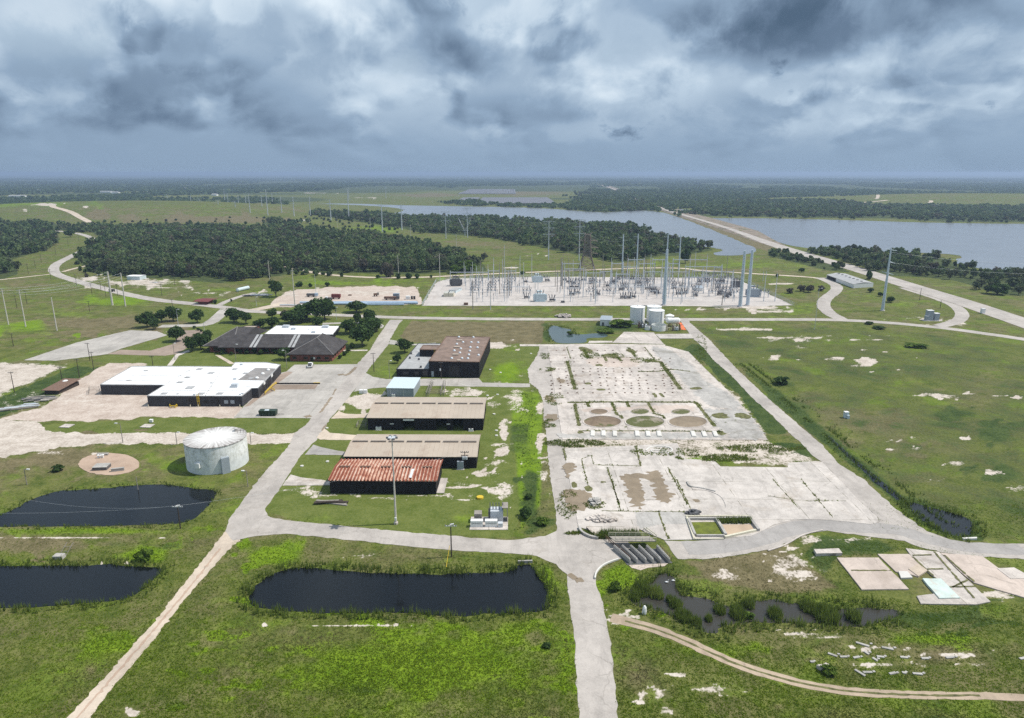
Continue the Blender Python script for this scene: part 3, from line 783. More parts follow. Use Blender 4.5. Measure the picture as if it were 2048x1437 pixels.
pp('dark', [(1480, 735), (1560, 780), (1690, 890), (1800, 985), (1960, 1045), (1970, 1085), (1911, 1082), (1850, 1060), (1740, 965), (1640, 885), (1540, 800)], .75, 6); pp('dark', (1560, 768, 24, 12), .8); pp('dark', (1900, 830, 60, 14), .7); pp('dark', (1990, 870, 60, 18), .7); pp('dark', (2010, 950, 60, 24), .7)
for (x, y, rx, ry, w) in ((530, 300, 70, 26, .8), (740, 235, 44, 16, .8), (905, 250, 50, 12, .8), (800, 325, 90, 28, .85), (670, 360, 50, 12, .75), (240, 315, 44, 12, .8), (60, 285, 70, 22, .8), (1010, 390, 36, 10, .8), (1065, 430, 34, 8, .85), (1160, 295, 20, 6, .8), (810, 405, 36, 10, .8), (340, 380, 60, 14, .65), (1350, 590, 180, 28, .8), (1560, 575, 90, 10, .75), (1790, 592, 80, 9, .8), (1940, 605, 70, 20, .9), (1600, 662, 56, 12, .8), (940, 940, 60, 12, .7), (940, 1010, 60, 14, .75), (1160, 1000, 60, 18, .75), (1510, 920, 50, 18, .75), (1460, 1120, 110, 30, .75), (1740, 1180, 70, 34, .7), (1360, 1240, 80, 26, .6), (1120, 920, 80, 20, .55), (230, 215, 90, 14, .6), (960, 180, 60, 10, .5), (1940, 1310, 80, 20, .6), (1400, 512, 60, 10, .5), (1830, 1000, 30, 14, .5), (1450, 35, 60, 10, .7)):
    pp('dirt', (1536 + x * .2575, 640 + y * .2575, rx * .25, ry * .22), w * .8)
for l in ([(1430, 657), (1545, 657), (1545, 662), (1430, 661)], [(1440, 674), (1536, 674), (1700, 671), (1778, 671), (1778, 673), (1700, 676), (1536, 677)], [(1536, 680), (1660, 680), (1766, 678), (1766, 680), (1660, 683), (1536, 683)]):
    pp('dirt', l, .75, 2)
pp('brown', (1560, 600, 80, 14), .5); pp('lush', (1590, 620, 60, 14), .5); pp('brown', (1700, 620, 90, 20), .4); pp('lush', (1800, 610, 50, 10), .5); pp('dirt', (1830, 637, 40, 3), .5); pp('dirt', (1910, 648, 36, 5), .6); pp('dirt', (1560, 568, 24, 2.2), .8); pp('dirt', (1545, 623, 40, 4), .7); pp('dirt', (1500, 616, 90, 4), .7); pp('brown', (1000, 615, 180, 4), .5)
# strip between slabs, slab edges, south-east weeds
pp('dirt', [(1105, 700), (1340, 690), (1480, 790), (1545, 882), (1640, 920), (1580, 936), (1360, 920), (1124, 900), (1090, 800)], .56, 6); pp('brown', (1400, 905, 260, 30), .6); pp('lush', (1170, 888, 50, 7), .9); pp('dark', [(1380, 690), (1405, 690), (1430, 722), (1510, 797), (1490, 800), (1440, 760), (1410, 722), (1360, 700)], 1.1, 4); pp('dark', [(1485, 800), (1512, 800), (1580, 868), (1536, 870), (1505, 830)], 1.0, 4)
pp('lush', (1440, 918, 60, 6), 1.0); pp('dark', (1500, 900, 70, 6), .6); pp('dark', [(1540, 882), (1604, 888), (1632, 915), (1600, 915), (1550, 895)], .9, 4)
pp('dark', [(1640, 1066), (1750, 1075), (1820, 1100), (1760, 1112), (1680, 1112), (1650, 1160), (1600, 1110)], .6, 8); pp('brown', [(1360, 1120), (1500, 1105), (1560, 1095), (1620, 1130), (1690, 1180), (1560, 1190), (1420, 1165)], .7, 8)
for s_ in ((1580, 1125, 46, 20), (1600, 1150, 60, 12), (1450, 1150, 40, 12), (1620, 1080, 40, 12), (1700, 1080, 50, 6), (1990, 1190, 60, 10), (1650, 1275, 60, 5), (1600, 1268, 50, 5), (1760, 1296, 60, 5), (1900, 1310, 60, 6), (1960, 1330, 30, 5), (1770, 1330, 60, 6), (1820, 1298, 30, 3), (1360, 1350, 20, 8), (1285, 1390, 14, 14), (1320, 1390, 18, 16), (1330, 1420, 14, 16), (1420, 1380, 50, 8), (1240, 1235, 40, 10)):
    pp('dirt', s_, .56)
pp('dark', (1840, 1235, 180, 22), .7); pp('lush', (1880, 1280, 110, 14), .6); pp('lush', (1240, 1150, 40, 30), .75); pp('dark', (1720, 1355, 100, 12), .4); pp('lush', (1400, 1300, 130, 26), .55); pp('dark', (1330, 1270, 60, 12), .6); pp('lush', (1640, 1400, 160, 24), .45); pp('brown', (1280, 1340, 40, 60), .4); pp('brown', (1600, 1350, 60, 14), .3); pp('lush', (1760, 1320, 100, 12), .4); pp('brown', (1950, 1390, 120, 20), .3)
pp('dark', (1230, 655, 60, 12), .7); pp('brown', (1160, 650, 60, 7), .5); pp('dark', (1095, 672, 12, 20), .8)

def lattice(u, v, seed):
    r = np.random.default_rng(seed).random((64, 64)) * 2 - 1
    i, j = np.floor(u).astype(int), np.floor(v).astype(int); f, g = u - i, v - j
    f, g = f * f * (3 - 2 * f), g * g * (3 - 2 * g)
    a, b_, c, d = (r[(i + p) % 64, (j + q) % 64] for p, q in ((0, 0), (1, 0), (0, 1), (1, 1)))
    return (a * (1 - f) + b_ * f) * (1 - g) + (c * (1 - f) + d * f) * g
def wobble(u, v):
    """irregular drift for the outlines of ground patches: broad and fine"""
    a = lattice(u / 60, v / 24, 1) * .7 + lattice(u / 26, v / 11, 2) * .6 + lattice(u / 12, v / 5, 3) * .35
    b_ = lattice(u / 22, v / 9, 4) * .7 + lattice(u / 11, v / 4.6, 5) * .8 + lattice(u / 7, v / 3, 6) * .4
    return a, b_
KEYS = ('lush', 'brown', 'dark', 'dirt', 'floor', 'red', 'spare', 'mown')
def cover(x, y):
    """weights of the kinds of ground cover at points of the level ground"""
    zc = y * CP + CAMH * SP
    ok = zc > 20
    zc = np.where(ok, zc, 20)
    u = CU + FPX * x / zc
    v = CV - FPX * (y * SP - CAMH * CP) / zc
    w = {k: np.zeros_like(x) for k in KEYS}
    wob = wobble(u, v)
    for k, sh, amt, soft in PAINT:
        if isinstance(sh, tuple):
            cu, cv_, ru, rv = sh
            sel = np.nonzero((np.abs(u - cu) < ru * 1.7) & (np.abs(v - cv_) < rv * 1.7) & ok)[0]
            if not len(sel): continue
            q = ((u[sel] - cu) / ru) ** 2 + ((v[sel] - cv_) / rv) ** 2
            q = q * (1 + 1.1 * wob[k == 'dirt'][sel]) if k != 'floor' else q
            val = amt * np.exp(-np.maximum(q, 0) ** (1.5 if k == 'dirt' else 1.0) * 0.9)
        else:
            p = np.asarray(sh)
            lo, hi = p.min(0) - soft * 2, p.max(0) + soft * 2
            sel = np.nonzero((u > lo[0]) & (u < hi[0]) & (v > lo[1]) & (v < hi[1]) & ok)[0]
            if not len(sel): continue
            val = amt * np.clip((sdf(u[sel], v[sel], sh) + (wob[1][sel] * 2.2 if k in ('dirt', 'red', 'dark', 'brown') else 0)) / soft * .5 + .5, 0, 1)
        w[k][sel] = np.maximum(w[k][sel], val)
    # beyond the traced country: woods with fields in between
    far = np.clip((y - 2500) / 1500, 0, 1) * 0.62
    far = np.where((u < -100) | (u > 2150), np.clip((y - 900) / 900, 0, 1) * .7, far)
    w['floor'] = np.maximum(w['floor'], far)
    return w

def ground_mesh():
    rows = list(np.arange(1500, 470, -4.0)) + list(np.arange(470, 400, -2.0)) + list(np.arange(400, 350, -1.25)) + [350.6]
    ys = [-400.0, -100.0, 40.0] + [G(CU, v).y for v in rows]
    ys = np.array(ys)
    cols = np.concatenate([np.linspace(-6, -0.95, 14), np.linspace(-0.93, 0.93, 470), np.linspace(0.95, 6, 14)])
    Y, C = np.meshgrid(ys, cols, indexing='ij')
    Z = np.maximum(Y, 60) * CP + CAMH * SP
    X = C * Z
    x, y = X.ravel(), Y.ravel()
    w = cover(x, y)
    z = terrain_h(x, y)
    n, m_ = X.shape
    i = np.arange(n * m_).reshape(n, m_)
    F = np.stack([i[:-1, :-1], i[:-1, 1:], i[1:, 1:], i[1:, :-1]], -1).reshape(-1, 4)
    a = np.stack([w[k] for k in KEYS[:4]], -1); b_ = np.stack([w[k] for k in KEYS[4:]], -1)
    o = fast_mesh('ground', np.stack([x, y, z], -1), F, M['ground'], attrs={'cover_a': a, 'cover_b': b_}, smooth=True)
    tag(o, kind='structure', label='grassy ground with green, dry brown and bare pale patches')
ground_mesh()

# ------------------------------------------------------------------ water
def pond(name, poly, mat, label, z=0.02, step=1.2, amp=0.35, it=2):
    c = smooth_closed(PX(poly), it)
    return sheet(name, ragged(c, step, amp, len(poly)), z, mat, label=label)
pond('pond', POND1, M['pond'], 'dark pond below the round concrete tank')
pond('pond', POND2, M['pond'], 'dark pond at the left edge beside the dirt track')
pond('pond', POND3, M['pond'], 'long dark pond in front of the bottom road')
pond('pond', MARSH, M['marsh'], 'grey marsh water full of reed clumps')
pond('pond', POND5, M['pond'], 'small pond at the lower end of the east ditch')
pond('pond', POND6, M['pool'], 'shallow green pool left of the white tanks')
pond('lake', LAKE1, M['lake'], 'grey lake arm left of the causeway', 0.1, 14, 2.0)
pond('lake', LAKE2, M['lake'], 'wide grey lake right of the causeway', 0.1, 14, 2.0)
pond('lake', LAKE3, M['lake'], 'small inlet of the lake beside the causeway', 0.1, 14, 2.0)
ribbon('ditch_water', [(1655, 872), (1690, 905), (1712, 925), (1737, 946), (1765, 972), (1804, 1000)], (1.0, 3.2), 0.025, M['pond'], 0.3, label='narrow dark ditch water east of the slabs')

# ------------------------------------------------------------------ roads and tracks
def area(name, px, z, mat, amp=0.25, step=1.4, skirt=0.0, label=None, smooth=0):
    c = PX(px)
    if smooth: c = smooth_closed(c, smooth)
    return sheet(name, ragged(c, step, amp, int(abs(px[0][0]))) if amp else c, z, mat, skirt=skirt, label=label)

area('road', MAINROAD, 0.05, M['road'], 0.22, label='pale concrete site road from the offices round to the bottom edge')
ribbon('road', [(480, 622), (560, 626), (666, 630), (780, 635.5), (900, 637.5), (1024, 639), (1359, 639.5), (1536, 639.5), (1665, 639.5), (1768, 645), (1871, 654.5), (1960, 666), (2048, 679), (2200, 702)], 8.0, 0.06, M['road'], 0.25, label='pale cross road below the substation')
ribbon('road', [(-40, 452), (51, 457), (103, 461), (154, 466.5), (180, 474), (192, 482), (188, 492), (165, 502), (139, 515), (114, 527), (105, 539), (113, 550), (144, 560), (196, 574.5), (257, 590), (309, 600), (360, 605.5), (412, 610.7), (453, 616), (490, 622)], 9.0, 0.055, M['road'], 0.3, label='pale entrance road winding down from the left woods')
area('road', [(1381, 647), (1376, 640), (1359, 640), (1366, 650), (1387, 679), (1405, 694), (1426, 720), (1462, 751), (1505, 797), (1536, 824), (1580, 868), (1604, 888), (1626, 913), (1644, 924), (1689, 971), (1721, 1006), (1755, 1035), (1758, 1044), (1742, 1050), (1695, 1045), (1636, 1040), (1586, 1041), (1546, 1051), (1519, 1066), (1502, 1073), (1386, 1084), (1329, 1082), (1356, 1119), (1406, 1119), (1455, 1114), (1505, 1106), (1535, 1099), (1556, 1096), (1602, 1070), (1645, 1061), (1708, 1070), (1808, 1083), (1855, 1100), (1925, 1112), (1997, 1116), (2048, 1119), (3000, 1172), (3000, 1132), (2048, 1088), (1967, 1088), (1911, 1084), (1855, 1063), (1815, 1036), (1782, 1010), (1749, 980), (1728, 960), (1680, 931), (1644, 890), (1613, 864), (1536, 797), (1475, 740), (1418, 679)], 0.07, M['road'], 0.22, label='worn road down the east side of the slabs')
ribbon('road_patch', [(1370, 1097), (1440, 1094), (1510, 1082), (1580, 1058), (1640, 1050), (1710, 1056), (1790, 1058), (1850, 1078), (1930, 1096), (2048, 1100)], (6.5, 5.0), 0.085, M['asphalt'], 0.3, label='darker worn strip along the bottom right road')
area('dirt_road', [(451, 1063), (428, 1093), (302, 1252), (212, 1352), (133, 1437), (60, 1520), (100, 1540), (179, 1437), (232, 1368), (309, 1279), (365, 1206), (425, 1136), (466, 1092), (481, 1079)], 0.045, M['track'], 0.3, 0.8, label='straight pale dirt track running to the lower left')
ribbon('wheel_rut', [(440, 1098), (400, 1150), (340, 1222), (270, 1305), (200, 1385), (150, 1440)], 0.5, 0.07, M['redpad'], 0.22, 0.7, label='brown strip between the wheel tracks')
ribbon('dirt_road', [(1222, 1236), (1260, 1245), (1310, 1258), (1370, 1282), (1420, 1306), (1480, 1332), (1536, 1350), (1610, 1370), (1690, 1383), (1760, 1388), (1860, 1392), (1960, 1392), (2100, 1398)], (3.0, 1.7), 0.04, M['rut'], 0.16, 1.0, label='rutted dirt track curving across the lower right')
ribbon('wheel_rut', [(1250, 1243), (1310, 1258), (1370, 1282), (1420, 1306), (1480, 1332), (1536, 1350), (1610, 1370), (1690, 1383), (1760, 1388), (1860, 1392), (1960, 1392)], 0.5, 0.055, M['joint'], 0.15, 1.0, label='weedy strip between the ruts of the lower right track')
ribbon('track', [(563, 533), (600, 540), (640, 548), (690, 553), (757, 556), (840, 555), (872, 554), (924, 551), (1012, 547), (1127, 542.5), (1230, 538), (1307, 536), (1369, 537), (1395, 541), (1462, 545), (1536, 549.5), (1626, 555), (1645, 559)], 6.0, 0.05, M['track'], 0.4, label='pale track along the north side of the substation')
ribbon('track', [(524, 520), (540, 525), (563, 533)], 8.0, 0.05, M['track'], 0.5, label='pale bend of track inside the wood')
ribbon('road', [(1640, 556), (1660, 564), (1675, 573), (1672, 583), (1650, 598), (1645, 612), (1658, 627), (1684, 640)], 9.0, 0.065, M['road'], 0.3, label='curved road past the white metal building')
ribbon('road', [(1806, 576), (1858, 592), (1896, 605), (1916, 616), (1925, 628), (1922, 639), (1904, 647), (1878, 653)], 8.0, 0.068, M['road'], 0.3, label='loop road near the grey cabinet on the right')
ribbon('road', [(438, 611), (453, 603), (484, 592), (510, 586)], 5.0, 0.064, M['road'], 0.3, label='short road past the brick gatehouse')
ribbon('road', [(500, 622), (545, 613), (570, 606)], 9.0, 0.058, M['track'], 0.4, label='dirt entrance to the laydown yard')
ribbon('road', [(452, 619), (430, 640), (414, 650), (380, 652), (320, 653)], 8.0, 0.062, M['lot'], 0.25, label='drive from the junction to the office car park')
ribbon('track', [(126, 544), (150, 537), (182, 530)], 4.0, 0.05, M['track'], 0.4, label='short track into the main wood')
ribbon('track', [(-30, 563), (30, 557), (100, 549)], 4.0, 0.05, M['track'], 0.4, label='thin track left of the winding road')
ribbon('driveway', [(645, 648), (700, 646), (745, 646), (762, 651), (757, 657)], 4.5, 0.055, M['lot'], 0.2, label='drive behind the white flat roof')
area('parking_lot', [(48, 721), (152, 686), (260, 661), (314, 663), (335, 671), (242, 698), (214, 709), (113, 722)], 0.05, M['lot'], 0.2, label='empty grey car park left of the offices')
area('brick_plaza', [(214, 709), (242, 700), (300, 702), (345, 689), (360, 672), (330, 664), (400, 660), (412, 668), (385, 690), (352, 709), (330, 712), (280, 711)], 0.045, M['brick_paving'], 0.15, label='brown brick plaza beside the car park')
area('parking_lot', [(589, 730), (715, 729), (668, 787), (624, 837), (468, 836), (487, 814), (560, 747), (572, 744)], 0.058, M['lot'], 0.15, label='concrete car park in front of the white roofed warehouse')
area('driveway', [(732, 746), (745, 754), (773, 759), (860, 758), (958, 757), (965, 766), (1024, 767), (1060, 768), (1060, 775), (1024, 775), (840, 772), (780, 775), (745, 777), (708, 784)], 0.061, M['lot'], 0.15, label='concrete apron before the brown roofed building')
area('driveway', [(781, 680), (798, 683), (820, 689), (872, 686), (872, 691), (800, 691), (778, 689)], 0.062, M['lot'], 0.1, label='short drive beside the brown roofed building')
area('driveway', [(677, 822), (690, 828), (736, 830), (734, 836), (662, 838)], 0.063, M['track'], 0.2, label='short gravel drive left of the upper tan shed')
area('driveway', [(648, 858), (660, 866), (716, 871), (708, 881), (640, 880), (632, 876)], 0.062, M['track'], 0.2, label='gravel drive between the two tan sheds')
area('driveway', [(626, 890), (650, 897), (692, 905), (689, 911), (610, 910)], 0.064, M['asphalt'], 0.2, label='grey drive to the lower tan shed')
area('driveway', [(581, 950), (600, 955), (661, 963), (660, 971), (565, 972)], 0.065, M['slab'], 0.15, label='concrete drive to the rusty roofed shed')
area('footpath', [(334, 732), (352, 709), (376, 701), (381, 703), (358, 712), (344, 732)], 0.063, M['slab'], 0.05, label='footpath from the plaza to the warehouse')
area('footpath', [(430, 711), (440, 711), (470, 728), (460, 729)], 0.063, M['track'], 0.05, label='tan footpath between offices and warehouse')
area('footpath', [(660, 701), (735, 700), (735, 702.5), (660, 703)], 0.063, M['slab'], 0.05, label='footpath from the offices to the road')
# ------------------------------------------------------------------ causeway
def causeway():
    mid = smooth_open(PX([(1190, 366), (1227, 379), (1248, 388), (1281, 403), (1340, 425), (1363, 431), (1420, 448), (1470, 464), (1536, 487), (1626, 514), (1716, 539.5), (1793, 564), (1871, 588), (1930, 606), (2048, 646), (2200, 700)]), 2)
    m_ = MB(); d = MB()
    n = len(mid)
    for i, p in enumerate(mid):
        t = (mid[min(i + 1, n - 1)] - mid[max(i - 1, 0)]).normalized()
        nn = Vector((-t.y, t.x, 0))
        f = min(1, max(0, (p.y - 880) / 250))          # raised where it crosses the lake
        z = 0.12 + 2.0 * f
        hw = 5.5 + 4 * (1 - f)
        for off in (hw, -hw):
            q = p + nn * off; m_.v.append((q.x, q.y, z))
        for off, zz in ((hw + 36 * f + .5, 0.08), (hw + 14 * f, z - .5 * f - .05), (hw, z - .04), (-hw, z - .04), (-hw - 7 * f - .5, 0.08)):
            q = p + nn * off; d.v.append((q.x, q.y, zz))
        if i:
            k = 2 * i
            m_.f.append((k - 2, k - 1, k + 1, k)[::-1])
            for j in range(4):
                a = 5 * (i - 1) + j
                d.f.append((a, a + 5, a + 6, a + 1))
    for mm in (m_, d):
        pass
    tag(d.build('embankment', M['stonebank']), kind='structure', label='brown riprap embankment carrying the causeway over the lake')
    tag(m_.build('road', M['road']), kind='structure', label='straight pale causeway road running far across the lake')
causeway()
def draped(name, px, w, mat, label, z0=0.35):
    """track over a mound: follows the rise"""
    pts = []
    for u, v in px:
        z = 0.0
        for _ in range(30):
            g = G(u, v, z)
            z = .6 * z + .4 * float(terrain_h(np.array([g.x]), np.array([g.y]))[0])
        pts.append(G(u, v, z))
    c = smooth_open(pts, 2)
    m_ = MB()
    for i, p in enumerate(c):
        t = (c[min(i + 1, len(c) - 1)] - c[max(i - 1, 0)]); t.z = 0; t.normalize()
        nn = Vector((-t.y, t.x, 0)) * (w / 2)
        for q in (p + nn, p - nn):
            m_.v.append((q.x, q.y, float(terrain_h(np.array([q.x]), np.array([q.y]))[0]) + z0))
        if i: m_.f.append((2 * i - 2, 2 * i - 1, 2 * i + 1, 2 * i))
    tag(m_.build(name, mat), kind='structure', label=label)
draped('track', [(105, 411.5), (106, 415), (128, 420), (147, 427), (156, 433), (172, 441), (195, 451)], 12, M['track'], 'pale track over the grassy mound')
draped('track', [(1752, 392), (1757, 397), (1750, 398.5)], 10, M['track'], 'short bare patch on the far green mound')
draped('track', [(1705, 407), (1740, 404.5), (1775, 401)], 12, M['track'], 'faint track on the far green mound')
draped('track', [(1848, 412), (1856, 408), (1864, 403), (1860, 401.5)], 10, M['track'], 'bent track on the far green mound')

for pts, w in (([(663, 795), (651, 812), (640, 826)], 1.0), ([(652, 850), (644, 862)], .7), ([(672, 778), (666, 790)], .6), ([(690, 752), (700, 747), (712, 735)], 1.6), ([(676, 751), (688, 749)], 2.2), ([(610, 835), (622, 832)], 2.4), ([(1151, 1163), (1166, 1160)], 1.6), ([(1140, 1156), (1150, 1152)], 2.4)):
    ribbon('stain', pts, w, .085, M['bay'] if 'bay' in M else M['puddle'], .4, .6, smooth=1, label='dark oil stain on the worn concrete', group='oil stains on the roads and car park')
# ------------------------------------------------------------------ the demolished plant: floor slabs, joints, basins
def z7(*pts): return [(1024 + x * .25755, 640 + y * .25755) for x, y in pts]
def f3(*pts): return [(1024 + x * .33204, 960 + y * .33204) for x, y in pts]
def f4(*pts): return [(1536 + x * .33204, 960 + y * .33204) for x, y in pts]
def b8(*pts): return [(1140 + x * .20508, 1000 + y * .20508) for x, y in pts]

area('concrete_slab', z7((275, 205), (1200, 205), (1370, 250), (1480, 360), (1620, 500), (1745, 615), (1800, 690), (1880, 780), (1985, 935), (392, 932)), 0.16, M['slab'], 0.06, 3, 0.3, label='huge pale floor slab dotted with column stubs and circular foundations')
area('concrete_slab', z7((780, 180), (870, 95), (1100, 100), (1180, 190)), 0.14, M['slab'], 0.1, 3, 0.3, label='concrete slab in front of the white tanks')
area('concrete_slab', z7((1115, 112), (1385, 110), (1412, 146), (1150, 147)), 0.14, M['slab2'], 0.1, 3, 0.3, label='small clean slab in front of the tan pipes')
area('concrete_slab', z7((60, 190), (285, 192), (600, 188), (1190, 193), (1190, 204), (60, 206)), 0.10, M['slab'], 0.15, 3, 0.2, label='long narrow concrete strip below the green pool')
area('concrete_slab', z7((600, 165), (780, 165), (780, 178), (590, 182)), 0.12, M['slab'], 0.15, 2, 0.2, label='broken slab corner beside the green pool')
area('concrete_slab', [(1127, 898), (1271, 892), (1354, 887), (1372, 919), (1428, 922), (1441, 934), (1575, 936), (1577, 927), (1631, 923), (1644, 925), (1689, 971), (1721, 1006), (1755, 1035), (1758, 1045), (1742, 1050), (1695, 1045), (1636, 1040), (1586, 1041), (1546, 1051), (1519, 1066), (1500, 1074), (1386, 1080), (1329, 1081), (1290, 1065), (1280, 1060), (1173, 1060), (1157, 1055)], 0.15, M['slab2'], 0.06, 3, 0.3, label='broad pale apron slab in front of the bottom road')
# grey worn parts of the slabs
def stain(px, mat, label, z=0.168, amp=0.8, name='stain', step=0.7, it=0):
    area(name, px, z, mat, amp, step, label=label, smooth=it)
stain(z7((1380, 560), (1480, 525), (1600, 520), (1740, 620), (1790, 690), (1560, 690), (1470, 620)), M['slabgrey'], 'grey rubble covered corner of the big slab', it=1)
stain(z7((830, 1220), (890, 1200), (960, 1195), (1040, 1205), (1050, 1180), (1140, 1175), (1160, 1220), (1195, 1260), (1200, 1310), (1250, 1350), (1240, 1400), (1210, 1425), (1150, 1420), (1110, 1380), (1115, 1340), (1080, 1290), (1070, 1250), (1010, 1235), (1000, 1260), (1020, 1320), (1030, 1437), (985, 1480), (960, 1460), (930, 1437), (920, 1390), (885, 1340), (900, 1310), (860, 1290), (880, 1250)), M['puddle'], 'brown dried mud stain on the apron', amp=0.9, step=0.8)
stain(z7((390, 1130), (450, 1110), (500, 1130), (490, 1170), (450, 1190), (455, 1235), (430, 1240), (415, 1190)), M['puddle'], 'small brown mud stain beside the lane', it=1)
stain(z7((385, 1340), (430, 1320), (560, 1320), (650, 1370), (600, 1437), (590, 1480), (470, 1500), (420, 1450)), M['puddle'], 'muddy weedy patch beside the lane', it=1, z=0.17)
stain(z7((1405, 1398), (1450, 1398), (1462, 1415), (1430, 1422), (1410, 1412)), M['puddle'], 'oval brown stain on the apron', it=1, amp=.2)
stain(z7((340, 460), (380, 456), (415, 475), (400, 495), (360, 490)), M['puddle'], 'small dark stain on the big slab', it=1)
for k, q in enumerate((((245, 590), (330, 590), (340, 640), (270, 635)), ((250, 740), (350, 725), (360, 780), (265, 800)))):
    stain(z7(*q), M['puddle'], ('upper', 'lower')[k] + ' brown mud patch on the lane beside the slab', it=1, z=0.08)
stain(z7((1060, 215), (1200, 215), (1330, 300), (1440, 400), (1480, 470), (1600, 520), (1480, 525), (1380, 560), (1300, 430), (1180, 330)), M['slabgrey'], 'grey weathered east edge of the big slab', z=.164, amp=1.4, it=1)
stain(z7((1440, 692), (1560, 700), (1800, 692), (1880, 782), (1980, 928), (1700, 928), (1640, 868), (1575, 832)), M['slabgrey'], 'grey weathered south-east part of the big slab', z=.164, amp=1.4, it=1)
stain(z7((330, 880), (1640, 880), (1660, 925), (400, 928)), M['slabgrey'], 'grey front margin of the big slab', z=.163, amp=1.0, it=1)
stain(z7((510, 690), (900, 680), (1400, 660), (1430, 700), (1300, 740), (900, 700), (600, 730)), M['slabpink'], 'pinkish worn concrete around the round foundations', z=.163, amp=1.2, it=1)
stain(z7((560, 290), (960, 290), (1010, 350), (900, 372), (600, 365)), M['slabpink'], 'pinkish worn concrete at the back of the big slab', z=.163, amp=1.2, it=1)
stain(f3((740, 200), (880, 192), (1075, 200), (1060, 270), (900, 270), (760, 300)), M['slabgrey'], 'grey panels of the apron above the intake', z=.158, amp=.2)
# weedy strips, slots and round foundations
TRENCH = []
def weedline(pts, w, label='weedy trench line across the big slab', name='trench'):
    TRENCH.append((pts, w))
    ribbon(name, pts, w, 0.172, M['joint'], 0.22, 0.9, smooth=0, label=label, group='weedy trench lines in the slabs')
for pts, w in ((z7((428, 322), (490, 545)), 1.6), (z7((1150, 325), (1310, 545)), 2.0), (z7((430, 645), (780, 641), (1430, 643)), 1.5), (z7((487, 655), (520, 828)), 1.3), (z7((1430, 645), (1575, 832)), 1.5), (z7((1055, 648), (1110, 735), (1170, 748), (1185, 772)), 1.2), (z7((775, 645), (815, 740), (850, 752), (855, 772)), 1.1), (z7((580, 645), (600, 680)), 1.3), (z7((890, 645), (910, 682)), 1.3), (z7((515, 866), (1000, 866), (1640, 870)), 0.9), (z7((980, 405), (1130, 403), (1260, 388), (1385, 405)), 1.2), (z7((1580, 868), (1650, 895)), 3.0), (z7((555, 225), (590, 298)), 1.8), (z7((905, 218), (960, 290)), 1.6), (z7((710, 272), (735, 325)), 1.6), (z7((800, 270), (850, 325)), 1.6), (z7((1030, 215), (1100, 305)), .6), (z7((425, 215), (455, 305)), .4), (z7((590, 296), (960, 294)), .5), (z7((400, 1005), (420, 1095)), .5), (z7((540, 1090), (600, 1330)), .35), (z7((740, 1150), (830, 1437)), .4), (z7((1210, 1150), (1360, 1437)), .4), (f3((600, 0), (655, 190)), .35), (f3((990, 0), (1080, 185)), .35), (f3((540, 190), (1080, 197)), .35), (f3((880, 190), (940, 360)), .4), (f4((0, 100), (200, 130), (470, 130)), .2), (f4((30, 0), (190, 180)), .2), (f4((200, 0), (390, 230)), .2), (z7((540, 1085), (615, 1055), (635, 1130), (1000, 1140)), .35), (z7((960, 985), (1000, 1140)), .5)):
    weedline(pts, w)
stain(z7((995, 312), (1080, 306), (1160, 322), (1140, 335), (1050, 330)), M['joint'], 'weedy triangle on the big slab', it=1, z=.174)
for k, q in enumerate((((700, 270), (780, 262), (840, 280), (800, 296), (730, 292)), ((510, 215), (560, 210), (640, 245), (600, 262), (540, 250)), ((870, 235), (930, 225), (980, 255), (930, 265)), ((640, 350), (690, 345), (710, 362), (650, 364)), ((560, 490), (610, 487), (622, 502), (570, 505)), ((655, 540), (720, 535), (728, 553), (660, 553)), ((1085, 572), (1120, 572), (1135, 605), (1105, 607)), ((1140, 572), (1170, 572), (1192, 604), (1160, 604)), ((1545, 728), (1660, 728), (1695, 770), (1570, 770)), ((1715, 728), (1825, 728), (1872, 772), (1750, 770)), ((508, 866), (555, 866), (555, 888), (515, 888)), ((455, 1262), (500, 1258), (518, 1300), (470, 1310)), ((555, 1295), (620, 1288), (635, 1330), (575, 1340)), ((685, 1258), (735, 1258), (730, 1270), (690, 1270)), ((1375, 530), (1460, 523), (1480, 540), (1400, 548)))):
    tag(area('weed_patch', z7(*q), 0.175, M['joint'], 0.4, 0.8, smooth=1), 'patch of weeds growing through the concrete slabs', group='weed patches on the slabs')

